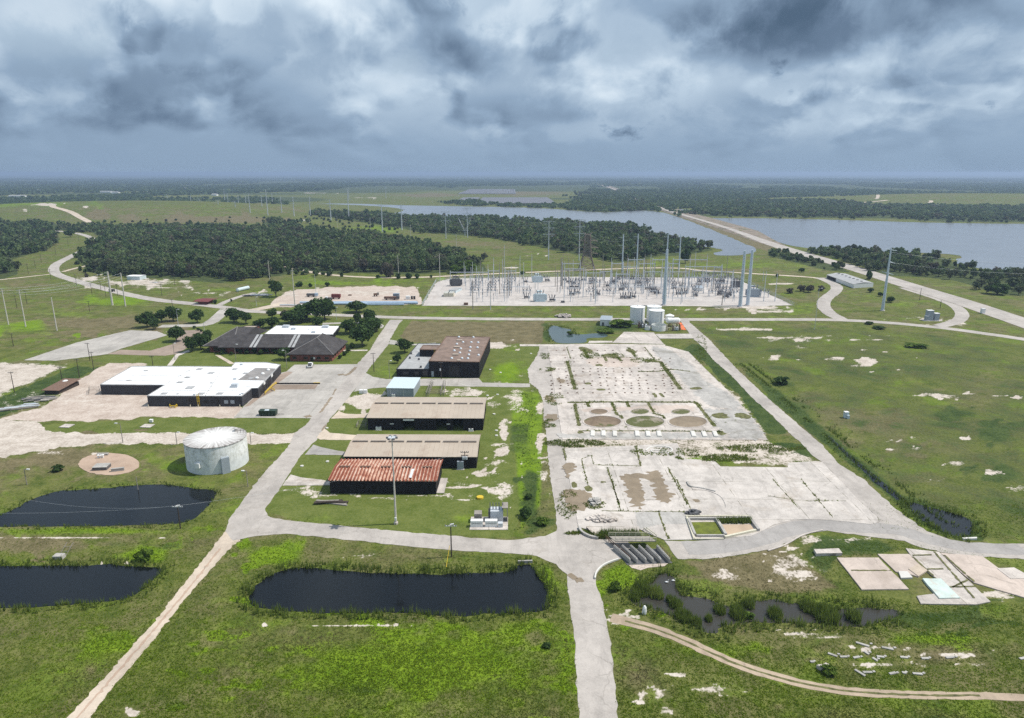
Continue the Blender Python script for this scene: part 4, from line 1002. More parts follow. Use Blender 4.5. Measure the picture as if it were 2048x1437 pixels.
def disc(c, ru, rv, n=40):
    return [(c[0] + ru * math.cos(2 * math.pi * i / n), c[1] + rv * math.sin(2 * math.pi * i / n)) for i in range(n)]
M['weedy_mud'] = concrete('weedy_mud', (0.20, 0.15, 0.105), 0.3, (0.07, 0.09, 0.03), 0.9, weeds=0.22, cracks=0)
M['weedy_green'] = concrete('weedy_green', (0.30, 0.26, 0.20), 0.3, (0.055, 0.075, 0.025), 1.0, weeds=0.34, cracks=0)
for (x, y, ru, rv, mt, lb) in ((702, 795, 145, 44, 'weedy_mud', 'left large round foundation full of brown mud'), (1032, 796, 150, 45, 'weedy_green', 'middle large round foundation ringed with green weeds'), (1366, 796, 148, 44, 'puddle', 'right large round foundation of pale silt'),
                            (675, 717, 68, 20, 'weedy_mud', 'small round foundation behind the left large one'), (994, 716, 70, 21, 'weedy_green', 'small green round foundation behind the middle large one'), (1312, 717, 72, 20, 'weedy_green', 'small round foundation behind the right large one')):
    (cu, cv_), = z7((x, y))
    r = thing('round_foundation', G(cu, cv_, 0.16), lb, 'foundation', 'round tank foundations')
    pts = PX(disc((cu, cv_), ru * .25755, rv * .25755))
    c = r.location
    m_ = MB()
    n = len(pts)
    for sc, zz in ((1.06, 0.165), (1.06, 0.30), (0.99, 0.30), (0.99, 0.165)):
        m_.v += [tuple(Vector((c.x + (p.x - c.x) * sc, c.y + (p.y - c.y) * sc, zz))) for p in pts]
    for j in range(3):
        for i in range(n):
            a, b_ = j * n + i, j * n + (i + 1) % n
            m_.f.append((a, b_, b_ + n, a + n))
    m_.build('rim', M['slab'], r)
    f = MB(); f.quad(*[(p.x, p.y, 0.18) for p in ragged([Vector((c.x + (p.x - c.x) * .99, c.y + (p.y - c.y) * .99, 0)) for p in pts], 5, .1)])
    f.build('infill', M[mt], r)
# nine pale bolt plinths
for i, (x, y) in enumerate(((626, 888), (710, 888), (798, 890), (972, 890), (1056, 891), (1142, 891), (1407, 892), (1492, 893), (1578, 893))):
    (u, v), = z7((x, y)); g = G(u, v)
    m_ = MB(); m_.box((g.x, g.y, .32), (1.5, 5.2, .32), -.12); m_.box((g.x, g.y, .51), (1.1, 4.4, .06), -.12)
    tag(m_.build('plinth', M['white_concrete']), 'pale oblong concrete plinth in the row on the slab edge', 'plinth', 'nine plinths along the front of the big slab')
# column stubs: little dark blocks left on a grid
proto = MB(); proto.box((0, 0, .22), (.75, .75, .12)); proto.box((0, 0, .33), (.3, .3, .25))
sm = None
rr = random.Random(3)
for row, y in enumerate((243, 300, 333, 385, 405, 432, 455, 478, 497, 515, 540, 570)):
    for x in range(300, 1280, 62):
        if rr.random() < .33: continue
        (u, v), = z7((x + (y - 400) * .09 + rr.uniform(-8, 8), y + rr.uniform(-3, 3))); g = G(u, v)
        if sm is None:
            sm = proto.build('column_stub', M['rust'], None); o = sm
        else:
            o = bpy.data.objects.new('column_stub', sm.data); COL.objects.link(o)
        o.location = (g.x, g.y, 0); tag(o, 'small rusty column stub left on the big floor slab', 'column stub', 'column stubs on the big slab')
# curved kerb and oval kerb
def kerb(pts, w, h, label, mat='white_concrete', name='kerb', closed=False):
    c = smooth_open(PX(pts), 2); m_ = MB(); n = len(c)
    for i, p in enumerate(c):
        t = (c[min(i + 1, n - 1)] - c[max(i - 1, 0)]).normalized(); nn = Vector((-t.y, t.x, 0)) * (w / 2)
        for q, z in ((p + nn, .1), (p + nn, .16 + h), (p - nn, .16 + h), (p - nn, .1)):
            m_.v.append((q.x, q.y, z))
        if i:
            for j in range(3):
                a = 4 * (i - 1) + j; m_.f.append((a, a + 4, a + 5, a + 1))
    m_.f += [(0, 1, 2, 3), (4 * n - 1, 4 * n - 2, 4 * n - 3, 4 * n - 4)]
    return tag(m_.build(name, M[mat]), label, 'kerb', None)
kerb(z7((1390, 1300), (1480, 1300), (1580, 1320), (1680, 1370), (1720, 1437), (1725, 1480), (1690, 1520), (1640, 1560)), 4.5, .12, 'wide curved concrete kerb on the apron', 'slab2')
kerb(z7((1360, 1265), (1378, 1303), (1470, 1312), (1580, 1340)), .5, .35, 'thin dark curved wall stub beside the curved kerb', 'slabgrey')
kerb(z7((1040, 1020), (1070, 992), (1150, 985), (1230, 995), (1250, 1020), (1210, 1040)), .5, .2, 'thin oval kerb on the apron slab')
kerb(z7((1080, 1018), (1200, 1018), (1205, 1035), (1090, 1038), (1080, 1018)), .35, .2, 'small oval kerb inside the larger one')
kerb(f3((500, 600), (505, 565), (540, 525), (590, 500), (640, 485)), .35, .35, 'curved pale guard kerb at the road fork')
kerb(f3((405, 290), (415, 320), (470, 350), (520, 358)), .6, .5, 'curved dark kerb beside the basin entry', 'slabgrey')
kerb(f4((0, 430), (110, 395), (200, 335), (330, 305)), .4, .12, 'kerb along the inside of the lower right bend', 'slab')

# ------------------------------------------------------------------ settling basins with two pools
def basins():
    r = thing('settling_basin', G(1438, 1062), 'two-pool concrete settling basin with green algae and tan silt', 'basin')
    w = MB()
    o = PX(b8((1130, 180), (1740, 178), (1855, 310), (1510, 385), (1190, 388)))
    def wall(a, b_, t, h, mb):
        a, b_ = G(*a), G(*b_); e = (b_ - a); nn = Vector((-e.y, e.x, 0)).normalized() * t
        mb.obox((a.x, a.y, .1), e, nn, (0, 0, h))
    W_ = b8((1130, 182), (1165, 205), (1415, 205), (1505, 358), (1230, 358), (1765, 196), (1850, 312), (1440, 250), (1818, 316), (1515, 383))
    wall(W_[1], W_[2], .6, .7, w); wall(W_[2], W_[3], .7, .75, w); wall(W_[3], W_[4], .5, .55, w); wall(W_[4], W_[1], .6, .7, w)
    wall(W_[2], W_[5], .6, .7, w); wall(W_[6], W_[5], .7, .8, w)
    w.build('wall', M['slabgrey'], r)
    y_ = MB()
    wall(W_[0], b8((1200, 390))[0], .5, .5, y_); wall(W_[9], W_[8], .6, .6, y_); wall(b8((1130, 176))[0], b8((1745, 176))[0], .4, .5, y_)
    wall(b8((1200, 394))[0], b8((1500, 392))[0], .3, .3, y_)
    y_.build('kerb', M['cream'], r)
    a = MB(); a.quad(*[(p.x, p.y, .20) for p in PX(b8((1230, 356), (1503, 356), (1420, 222), (1172, 225)))][::1]); a.build('algae_pool', M['algae'], r)
    s_ = MB(); s_.quad(*[(p.x, p.y, .20) for p in PX(b8((1515, 380), (1815, 314), (1758, 246), (1440, 250)))]); s_.build('silt_pool', M['mudpool'], r)
basins()
def rubble(u, v, ru, rv, label, mat='slate', n=60, size=(.4, 1.2), name='rubble_heap', hmax=1.2, base=.16):
    m_ = MB(); q = random.Random(int(u))
    for i in range(n):
        a, d = q.uniform(0, 6.28), math.sqrt(q.random())
        g = G(u + ru * d * math.cos(a), v + rv * d * math.sin(a))
        s_ = q.uniform(*size)
        m_.box((g.x, g.y, base + (1 - d) * hmax * q.random() + s_ * .2), (s_, s_ * q.uniform(.4, 1), s_ * q.uniform(.2, .5)), q.uniform(0, 3))
    return tag(m_.build(name, M[mat]), label, 'rubble')
rubble(1387, 1029, 14, 5, 'dark grey rubble heap behind the settling basin')
rubble(1189, 1006, 12, 8, 'pile of grey broken concrete beside the lane', 'slabgrey', 50)
rubble(1205, 1040, 30, 7, 'scattered broken concrete above the trench entry', 'slab', 70, (.3, 1.3))
rubble(1126, 634, 17, 2.5, 'heap of pale broken concrete beside the cross road', 'slab', 70, (.8, 2.2), hmax=2.2)
rubble(1650, 1340, 12, 5, 'small rubble pile in the lower right weeds', 'slab', 22, (.4, 1.2), base=0)
for k, (u, v, l, a) in enumerate(((1725, 1290, 7, -.3), (1775, 1298, 6, -.25), (1665, 1311, 5, -.6), (1687, 1315, 4, -.1), (1713, 1316, 4, 0), (1761, 1315, 4, .05), (1808, 1316, 4, 0), (1850, 1318, 4, 0), (1900, 1316, 5, 0), (2045, 1318, 4, 0), (1733, 1307, 3, -.9), (1750, 1320, 3, -.9), (1720, 1347, 6, -1.0), (1735, 1346, 5, -.1), (1785, 1348, 4, 0), (1808, 1347, 2, 0), (1835, 1349, 5, 0), (1624, 1325, 2, 0))):
    g = G(u, v); m_ = MB(); m_.box((g.x, g.y, .06), (l * .34, .5, .3), a + (k % 5 - 2) * .12); m_.box((g.x + l * .26, g.y + .25, .04), (.5, .4, .22), a + .5)
    tag(m_.build('concrete_block', M['slabgrey']), 'pale broken concrete footing lying in the lower right weeds', 'concrete block', 'broken footings in the lower right weeds')

# ------------------------------------------------------------------ the intake: stepped basin, grating bridge and channel walls
def intake():
    r = thing('intake_channel', G(1290, 1100), 'open concrete intake channel with parallel walls and a grated footbridge', 'intake')
    fl = MB(); fl.quad(*[(p.x, p.y, .09) for p in PX(b8((430, 480), (880, 480), (1000, 620), (560, 640)))])
    fl.build('channel_floor', M['steel_dark'], r)
    wl = MB()
    for x0, x1 in ((430, 590), (510, 660), (592, 745), (672, 815), (748, 890), (850, 975)):
        a, b_ = G(*b8((x0, 482))[0]), G(*b8((x1, 620))[0]); e = b_ - a
        wb = MB(); wb.obox((a.x, a.y, .05), e, Vector((e.y, -e.x, 0)).normalized() * .28, (0, 0, 1.1))
        wb.obox((a.x + .05, a.y, 1.16), e * .95, Vector((e.y, -e.x, 0)).normalized() * .15, (0, 0, .12))
        wb.build('channel_wall', M['slabgrey'], r)
    br = MB()
    p = [G(*q) for q in b8((375, 418), (770, 418), (835, 470), (440, 470))]
    br.add([(q.x, q.y, 1.7) for q in p] + [(q.x, q.y, 1.9) for q in p], [(3, 2, 1, 0), (4, 5, 6, 7), (0, 1, 5, 4), (1, 2, 6, 5), (2, 3, 7, 6), (3, 0, 4, 7)])
    br.build('footbridge', M['wood_grey'], r)
    for (a, b_) in ((p[0], p[1]), (p[3], p[2])):
        rl = MB()
        for i in range(7):
            q = a.lerp(b_, i / 6); rl.tube((q.x, q.y, 1.9), (q.x, q.y, 2.9), .06, n=5)
        for z in (2.4, 2.9): rl.tube((a.x, a.y, z), (b_.x, b_.y, z), .06, n=5)
        rl.build('handrail', M['cream'], r)
    for q0, q1 in (((335, 375), (580, 590)), ((880, 480), (990, 600)), ((335, 375), (440, 470))):
        a, b_ = G(*b8(q0)[0]), G(*b8(q1)[0])
        rl = MB()
        for i in range(6):
            q = a.lerp(b_, i / 5); rl.tube((q.x, q.y, 0), (q.x, q.y, 1.1), .06, n=5)
        for z in (.6, 1.1): rl.tube((a.x, a.y, z), (b_.x, b_.y, z), .06, n=5)
        rl.build('handrail', M['rust'], r)
    bk = MB()
    a, b_ = G(*b8((160, 295))[0]), G(*b8((670, 295))[0]); c, d = G(*b8((680, 350))[0]), G(*b8((240, 350))[0])
    bk.add([(a.x, a.y, .9), (b_.x, b_.y, .9), (c.x, c.y, .12), (d.x, d.y, .12), (a.x, a.y + .5, .9), (b_.x, b_.y + .5, .9), (a.x, a.y + .5, .1), (b_.x, b_.y + .5, .1)], [(0, 3, 2, 1), (4, 0, 1, 5), (6, 4, 5, 7)])
    bk.build('sloped_wall', M['slab'], r)
    rail = MB()
    for q0, q1 in (((720, 300), (815, 370)), ((745, 297), (840, 368))):
        a, b_ = G(*b8(q0)[0]), G(*b8(q1)[0]); rail.tube((a.x, a.y, .8), (b_.x, b_.y, .8), .12, n=6); rail.tube((a.x, a.y, 0), (a.x, a.y, .8), .1, n=5); rail.tube((b_.x, b_.y, 0), (b_.x, b_.y, .8), .1, n=5)
    rail.build('guard_rail', M['cream'], r)
    ap = MB(); ap.quad(*[(q.x, q.y, .08) for q in PX(b8((560, 625), (700, 635), (960, 620), (920, 650), (760, 665), (690, 690), (600, 665)))])
    ap.build('outfall_apron', M['slabpink'], r)
intake()

# ------------------------------------------------------------------ pads in the lower right corner and elsewhere
for q, mt, lb, z in ((((415, 475), (665, 475), (848, 665), (565, 668)), 'slabpink', 'pinkish slab, leftmost of the lower right pads', .3),
        (((660, 453), (848, 453), (945, 535), (905, 590), (850, 572), (770, 560)), 'slabpink', 'pinkish slab with a broken corner among the lower right pads', .28),
        (((830, 418), (1030, 440), (1150, 560), (1340, 740), (1250, 757), (920, 752), (895, 705), (1020, 690), (1090, 655), (960, 560), (860, 462)), 'slab', 'long jointed slab among the lower right pads', .26),
        (((1038, 445), (1290, 465), (1420, 560), (1700, 660), (1700, 760), (1240, 625), (1160, 560)), 'slabpink', 'wide rosy slab at the right edge of the lower right pads', .25),
        (((1378, 540), (1480, 535), (1600, 600), (1460, 604)), 'slab', 'small slab at the far right edge of the lower right pads', .34),
        (((845, 545), (905, 515), (960, 555), (905, 590)), 'track', 'loose tan plate on the lower right pads', .42),
        (((785, 560), (840, 560), (870, 597), (800, 600)), 'white_concrete', 'small white plate on the lower right pads', .42),
        (((930, 605), (1040, 605), (1155, 722), (1030, 725)), 'cyan', 'pale teal painted slab on the lower right pads', .5),
        (((275, 435), (425, 430), (446, 458), (290, 462)), 'slab', 'oblong concrete beam above the lower right pads', .8),
        (((1170, 358), (1258, 355), (1258, 362), (1172, 366)), 'white_concrete', 'low concrete headwall at the end of the small east pond', .5)):
    o = sheet('concrete_pad', ragged(PX(f4(*q)), 2, .05, 3), z, M[mt], kind=None, skirt=z + .05)
    tag(o, lb, 'concrete pad')
for pts in (((870, 462), (985, 458)), ((960, 545), (1055, 543)), ((1095, 653), (1250, 648)), ((1000, 440), (1240, 720)), ((870, 470), (1010, 600)), ((1060, 460), (1240, 620)), ((500, 553), (740, 553)), ((1200, 610), (1110, 655))):
    ribbon('slab_joint', f4(*pts), .45, .345, M['joint'], .15, .7, smooth=0, label='weedy joint between the lower right pads', group='weedy joints of the lower right pads')
# round pink pad with three white caps, beside the tank
ring = PX(disc((218, 929), 61, 22, 48))
sheet('dirt_pad', ragged(smooth_closed(ring, 0), 1.5, .2, 4), .12, M['redpad'], skirt=.15, label='round pink dirt pad left of the concrete tank')
def padbox(u, v, sx, sy, sz, mat, name, label, cat, rz=0.0, base=.1, lid=None):
    g = G(u, v); m_ = MB(); m_.box((g.x, g.y, base + sz / 2), (sx, sy, sz), rz)
    o = thing(name, (g.x, g.y, base), label, cat)
    m_.build('body', M[mat], o)
    l = MB(); l.box((g.x, g.y, base + sz + .06), (sx + .16, sy + .16, .12), rz); l.build('lid', M[lid or mat], o)
    return o
padbox(204, 938, 4.2, 3.2, 1.0, 'steel_dark', 'vault', 'dark square vault on the round pink pad', 'vault', .1, lid='slabgrey')
padbox(206, 911, 3.4, .8, .5, 'slabgrey', 'beam', 'grey beam at the back of the round pink pad', 'beam', .05)
padbox(236, 943, 3.6, .7, .9, 'slabgrey', 'wall_stub', 'low wall stub at the front of the round pink pad', 'wall', .3)
for i, (u, v) in enumerate(((197, 917), (202, 917), (206.5, 916.5))):
    g = G(u, v); m_ = MB(); m_.lathe((g.x, g.y, .1), [(.25, 0), (.25, .9), (.42, .9), (.42, 1.05), (.1, 1.2)], 10)
    tag(m_.build('vent_cap', M['white_paint']), 'white capped vent on the round pink pad', 'vent', 'three white vents on the round pad')
for u, v, lb in ((134, 853, 'left pale square cover slab in the mown strip'), (295, 853, 'right pale square cover slab in the mown strip')):
    padbox(u, v, 3.8, 3.2, .12, 'slab', 'cover_slab', lb, 'cover slab', -.1, 0.02, 'slab')
padbox(303, 845, 1.1, .9, .9, 'white_paint', 'cabinet', 'tiny white cabinet on the mown strip', 'cabinet')
# ------------------------------------------------------------------ buildings
def wall_run(m_, a, b_, h, t=.25, holes=(), z0=0.0):
    """straight wall a->b with rectangular openings (s0, s1, lo, hi) in metres along it; thickness to the left"""
    e = (b_ - a); L = e.length; e = e / L; nn = Vector((-e.y, e.x, 0)) * t
    xs = 0.0
    for s0, s1, lo, hi in sorted(holes):
        if s0 > xs: m_.obox((a + e * xs).to_tuple()[:2] + (z0,), e * (s0 - xs), nn, (0, 0, h))
        if lo > 0: m_.obox((a + e * s0).to_tuple()[:2] + (z0,), e * (s1 - s0), nn, (0, 0, lo))
        if hi < h: m_.obox((a + e * s0).to_tuple()[:2] + (z0 + hi,), e * (s1 - s0), nn, (0, 0, h - hi))
        xs = s1
    if xs < L: m_.obox((a + e * xs).to_tuple()[:2] + (z0,), e * (L - xs), nn, (0, 0, h))

def on_wall(m_, a, b_, s, z, w, h, out=.06, depth_=.08):
    """flat panel on the outside (right side) of wall a->b, centred s metres along"""
    e = (b_ - a).normalized(); nn = Vector((e.y, -e.x, 0))
    p = a + e * (s - w / 2) + nn * (out - depth_)
    m_.obox((p.x, p.y, z), e * w, nn * depth_, (0, 0, h))

def gable_shed(name, label, fl, fr, v_eave, back, v_ridge, wallm, roofm, doors=(), vents=0, vent_mat=None, ribs=0, ov=.35):
    a, b_ = G(*fl), G(*fr)
    H = zat(a, v_eave)
    bk = G(back[0], back[1], H)
    D = (bk - Vector((a.x, a.y, H))).dot(EY)
    ex = (b_ - a).normalized(); ey = Vector((-ex.y, ex.x, 0)); L = (b_ - a).length
    mid = a.lerp(b_, .5) + ey * (D / 2)
    Z = zat(mid, v_ridge)
    Z = min(max(Z, H + .5), H + D * .2)
    r = thing(name, a, label, 'shed')
    w = MB()
    c, d = b_ + ey * D, a + ey * D
    t = .25
    wall_run(w, a, b_, H - .05, t, [(s * L, e * L, 0, h) for s, e, h in doors])
    wall_run(w, b_ + ey * t, c - ey * t, H - .05, t); wall_run(w, c, d, H - .05, t); wall_run(w, d - ey * t, a + ey * t, H - .05, t)
    for p, o in ((a, ex * t), (b_ - ex * t, ex * t)):      # gable ends
        q = [p + ey * .1 + Vector((0, 0, H - .06)), p + ey * (D - .1) + Vector((0, 0, H - .06)), p + ey * (D / 2) + Vector((0, 0, Z - .12))]
        w.add([x.to_tuple() for x in q] + [(x + o).to_tuple() for x in q], [(0, 1, 2), (5, 4, 3), (0, 3, 4, 1), (1, 4, 5, 2), (2, 5, 3, 0)])
    w.build('wall', M[wallm], r)
    rf = MB()
    th = .14
    for s_ in (0, 1):
        e0 = a - ex * ov + (ey * -ov if not s_ else ey * (D + ov)); e1 = b_ + ex * ov + (ey * -ov if not s_ else ey * (D + ov))
        r0 = a - ex * ov + ey * (D / 2); r1 = b_ + ex * ov + ey * (D / 2)
        zl = H - .02 - (Z - H) * ov / (D / 2)
        top = [(e0.x, e0.y, zl + th), (e1.x, e1.y, zl + th), (r1.x, r1.y, Z + th), (r0.x, r0.y, Z + th)]
        bot = [(x, y, z - th) for x, y, z in top]
        f = [(0, 1, 2, 3), (7, 6, 5, 4), (0, 4, 5, 1), (1, 5, 6, 2), (3, 7, 4, 0)]
        if s_: f = [q[::-1] for q in f]
        rf.add(top + bot, f)
        nr = ribs or int(L / 1.5)
        for i in range(nr + 1):
            x = (L + 2 * ov - .2) * i / nr
            p0 = e0 + ex * (x); p1 = r0 + ex * (x)
            hh = .30 if ribs else .05
            ww = .34 if ribs else .08
            rf.obox((p0.x, p0.y, zl + th), ex * ww, Vector((p1.x - p0.x, p1.y - p0.y, Z - zl)), (0, 0, hh))
    # the roof mesh keeps its own origin so that its sheets line up with the building
    o = rf.build('roof', M[roofm], r)
    if vents:
        for i in range(vents):
            p = a + ex * (L * (i + .5) / vents - L / vents * (.30 if ribs else .42)) + ey * (D / 2 - .35)
            v = MB(); v.obox((p.x, p.y, Z - .05), ex * (L / vents * (.5 if ribs else .84)), ey * .7, (0, 0, .55)); v.build('ridge_vent', M[vent_mat or 'tan_roof_ridge'], r)
    return r, a, b_, ex, ey, L, D, H, Z

S1 = gable_shed('storage_shed', 'black walled shed with a rusty red and white ribbed roof', (661, 987.6), (872.5, 989), 961, (682, 920.5), 936, 'black_metal', 'rust_roof', vents=5, vent_mat='rust', ribs=30)
S2 = gable_shed('warehouse_shed', 'long black shed with plain tan roof, directly behind the rusty roofed shed', (691, 936), (953, 937), 913, (713.6, 870), 885, 'black_metal', 'tan_roof', vents=7)
S3 = gable_shed('warehouse_shed', 'long black shed with tan roof and three open bay doors', (736, 860), (966, 861), 836, (755, 795.3), 808.5, 'black_metal', 'tan_roof', doors=((.31, .405, 4.2), (.595, .69, 4.2), (.74, .83, 4.2)), vents=7)
r, a, b_, ex, ey, L, D, H, Z = S1
m_ = MB(); q = a + ex * (L * .735) + ey * (D * .07); z0 = H + (Z - H) * .14
m_.add([(q.x, q.y, z0 + .42), (q.x + 1.1, q.y, z0 + .42), (q.x + 1.1, q.y + D * .34, z0 + .42 + (Z - H) * .68), (q.x, q.y + D * .34, z0 + .42 + (Z - H) * .68)], [(0, 1, 2, 3)])
m_.build('skylight', M['skylight'], r)
m_ = MB(); q = b_ + ex * .03 + ey * .5
m_.obox((q.x, q.y, .02), ex * 2.2, ey * (D * .7), (0, 0, .18)); m_.build('door_apron', M['slab'], r)
m_ = MB(); q = b_ + ex * .04 + ey * (D * .3); m_.obox((q.x, q.y, .25), ex * .06, ey * (D * .45), (0, 0, H - 1.2)); m_.build('door', M['black'], r)
r, a, b_, ex, ey, L, D, H, Z = S3
m_ = MB(); on_wall(m_, a, b_, L * .357, 3.55, L * .095, .65, .10); m_.build('roller_door', M['white_paint'], r)
for s_ in (.21, .70):
    m_ = MB(); on_wall(m_, a, b_, L * s_, 2.2, 1.3, .3, .12); m_.build('sign', M['white_paint'], r)
def airbox(u, v, label, sx=1.6, sy=1.0, sz=1.2, mat='white_paint'):
    g = G(u, v); o = thing('air_unit', g, label, 'air unit'); m_ = MB(); m_.box((g.x, g.y, sz / 2 + .1), (sx, sy, sz)); m_.build('casing', M[mat], o)
    k = MB(); k.lathe((g.x, g.y, sz + .1), [(sx * .25, 0), (sx * .25, .08)], 12); k.build('fan_grille', M['steel_dark'], o)
    k = MB(); k.box((g.x, g.y, .05), (sx + .4, sy + .4, .1)); k.build('base', M['slab'], o)
airbox(757.5, 860.5, 'white air unit at the left front of the three-door shed', 2.0, .8)
airbox(942, 862.5, 'white air unit at the right front of the three-door shed', 1.6, .7, .8)
airbox(921, 938.5, 'green-grey electrical box by the pole beside the lower tan shed', 2.0, 1.2, 2.6, 'grey_blue')

def hall(name, label, cat, outline, H, wallm, roofm, parapet=.5, cap=None, base=0.0):
    """flat roofed building on an outline of ground points (counter-clockwise)"""
    n = len(outline); r = thing(name, outline[0], label, cat)
    ar = sum(outline[i].x * outline[(i + 1) % n].y - outline[(i + 1) % n].x * outline[i].y for i in range(n))
    if ar < 0: outline = outline[::-1]
    w = MB()
    for i in range(n):
        p, q = outline[i], outline[(i + 1) % n]
        w.quad((p.x, p.y, base), (q.x, q.y, base), (q.x, q.y, H), (p.x, p.y, H))
        c = sum(outline, Vector()) / n
    w.build('wall', M[wallm], r)
    tri = tessellate_polygon([outline]); f = MB()
    f.add([(p.x, p.y, H - .12) for p in outline], [])
    for t in tri:
        A, B, C = (outline[i] for i in t)
        f.f.append(t if (B - A).cross(C - A).z > 0 else (t[0], t[2], t[1]))
    f.build('roof', M[roofm], r)
    cp = MB()
    for i in range(n):
        p, q = outline[i], outline[(i + 1) % n]; e = (q - p); L = e.length; e /= L; nn = Vector((-e.y, e.x, 0))
        o = p - nn * .06
        cp.obox((o.x, o.y, H - .25), e * (L - .02), nn * .32, (0, 0, .33 + i * .003))
    cp.build('roof_edge', M[cap or 'dark_trim'], r)
    return r

def quadpts(u0v0, u1v1, back, H=None):
    a, b_ = G(*u0v0), G(*u1v1)
    ex = (b_ - a).normalized(); ey = Vector((-ex.y, ex.x, 0))
    bk = G(back[0], back[1], H); D = (bk - a).dot(ey)
    return a, b_, ex, ey, D

def on_roof(parent, name, mat, u, v, H, sx, sy, sz, lathe=False):
    g = G(u, v, H); m_ = MB()
    if lathe: m_.lathe((g.x, g.y, H - .1), [(sx, 0), (sx, .25), (sx * .8, .5), (sx * .4, .68), (.05, .74)], 12)
    else: m_.box((g.x, g.y, H + sz / 2 - .1), (sx, sy, sz))
    return m_.build(name, M[mat], parent)

# brown roofed building with a lower grey wing
a = G(858.5, 754.5); b_ = G(958.8, 756.5); H = zat(a, 722.5)
ex = (b_ - a).normalized(); ey = Vector((-ex.y, ex.x, 0)); D = (G(880, 672.7, H) - a).dot(ey)
BR = hall('workshop', 'tall black building with a brown gravel roof dotted with skylights', 'building', [a, b_, b_ + ey * D, a + ey * D], H, 'black_metal', 'brown_roof', cap='rust')
for (x, y) in ((1575, 135), (1688, 137), (1608, 175), (1672, 176), (1725, 178), (1560, 190), (1665, 215), (1720, 217), (1590, 225), (1540, 240), (1660, 243), (1583, 257), (1653, 273), (1728, 275), (1520, 300), (1600, 300), (1645, 302)):
    on_roof(BR, 'skylight', 'skylight', 512 + x * .25755, 640 + y * .25755, H, .62, 0, 0, True)
for (x, y, sx) in ((1580, 162, 2.8), (1560, 214, 2.8), (1550, 272, 2.8), (1575, 318, 1.5)): on_roof(BR, 'roof_hatch', 'tan_roof', 512 + x * .25755, 640 + y * .25755, H, sx, 1.6, .5)
L = (b_ - a).length
m_ = MB(); on_wall(m_, a, b_, L * .50, 0, L * .21, 5.6); m_.build('roller_door', M['dark_trim'], BR)
m_ = MB(); on_wall(m_, a, b_, L * .07, .2, 1.1, 2.6, .1); m_.build('door', M['grey_blue'], BR)
k = [G(793.5, 754.6), G(858.2, 754.6)]
H2 = zat(k[0], 738.6); D2 = (G(823.6, 687, H2) - k[0]).dot(ey)
c = k[0] + ey * D2
WG = hall('workshop_wing', 'low black wing with a light grey roof on the left of the brown roofed building', 'building', [k[0], k[1] - ex * .03, k[1] - ex * .03 + ey * D2, c], H2, 'black_metal', 'lightgrey_roof', cap='dark_metal')
for s_, w_ in ((.28, 2.6), (.62, 2.0), (.88, 2.2)):
    m_ = MB(); on_wall(m_, k[0], k[1], (k[1] - k[0]).length * s_, 1.2 if s_ < .8 else 0.1, w_, 1.5 if s_ < .8 else 3.0, .07); m_.build('window' if s_ < .8 else 'door', M['glass_dark'], WG)
for (x, y) in ((1205, 265), (1195, 300), (1265, 310), (1280, 370)): on_roof(WG, 'roof_vent', 'steel_dark', 512 + x * .25755, 640 + y * .25755, H2, .8, .8, .9)
HP = H - .35
pa = G(838, 722, H2); p0 = Vector((pa.x, pa.y + 1, 0)); q0 = k[1] - ex * .06; p0 = q0 - ex * 8.5 + ey * (D2 * .45); q0 = q0 + ey * (D2 * .45)
PH = hall('penthouse', 'black penthouse with brown roof rising from the grey wing', 'building', [p0, q0, q0 + ey * 9, p0 + ey * 9], HP, 'black_metal', 'brown_roof', cap='rust', base=H2 - .1)
m_ = MB(); 
for i in range(12): m_.box((q0.x - 1.2, q0.y - .18, H2 + .3 + i * .32), (.55, .05, .05))
for s_ in (-.3, .3): m_.box((q0.x - 1.2 + s_, q0.y - .18, (H2 + HP) / 2 + .4), (.06, .06, HP - H2 + .8))
m_.build('ladder', M['yellow'], PH)
airbox(865, 752, 'pale machine at the foot of the brown roofed building', 1.6, 1.4, 2.2, 'grey_blue')

# white roofed warehouse complex
a = G(297, 813); b_ = G(485.4, 813.4); H = zat(a, 792)
ex = (b_ - a).normalized(); ey = Vector((-ex.y, ex.x, 0))
def gz(u, v): p = G(u, v, H); return Vector((p.x, p.y, 0))
br_ = gz(561, 729.5)
ol = [a, b_, gz(503, 777), gz(516, 776.5), gz(561, 729.5), gz(532, 725), gz(470, 725), gz(463, 734), gz(391, 733), gz(264, 733), gz(200, 769.5), gz(329, 770.5)]
WH = hall('warehouse', 'large dark walled warehouse with a bright white flat roof', 'building', ol, H, 'dark_metal', 'white_roof', cap='lightgrey_roof')
m_ = MB(); m_.quad(*[(p.x, p.y, H - .07) for p in (gz(474.5, 760.5), gz(529, 761), gz(553, 737), gz(511, 735.5))]); m_.build('roof_patch', M['grey_roof'], WH)
for (x, y, s_) in ((1640, 412, 2.6), (1457, 447, 2.4), (1397, 485, 2.4), (1475, 527, 3), (1275, 572, 2.4), (1562, 573, 2.6), (1707, 572, 2.6), (1550, 382, 2.4), (1823, 382, 2.2), (1908, 415, 2.2), (1000, 470, 1.6), (1130, 395, 1.6), (1380, 575, 1), (1640, 490, 1), (1950, 455, 2)):
    on_roof(WH, 'roof_hatch', 'lightgrey_roof', x * .25755, 640 + y * .25755, H, s_, s_ * .9, .22)
for (x, y, s_) in ((1825, 520, 2.6), (1510, 583, .9), (1865, 580, .8), (1882, 575, .8), (1825, 462, 1.2), (1875, 350, 1.3)):
    on_roof(WH, 'roof_unit', 'galv', x * .25755, 640 + y * .25755, H, s_, s_ * .8, s_ * .55)
for (x, y) in ((570, 820), (600, 790), (545, 903)): pass
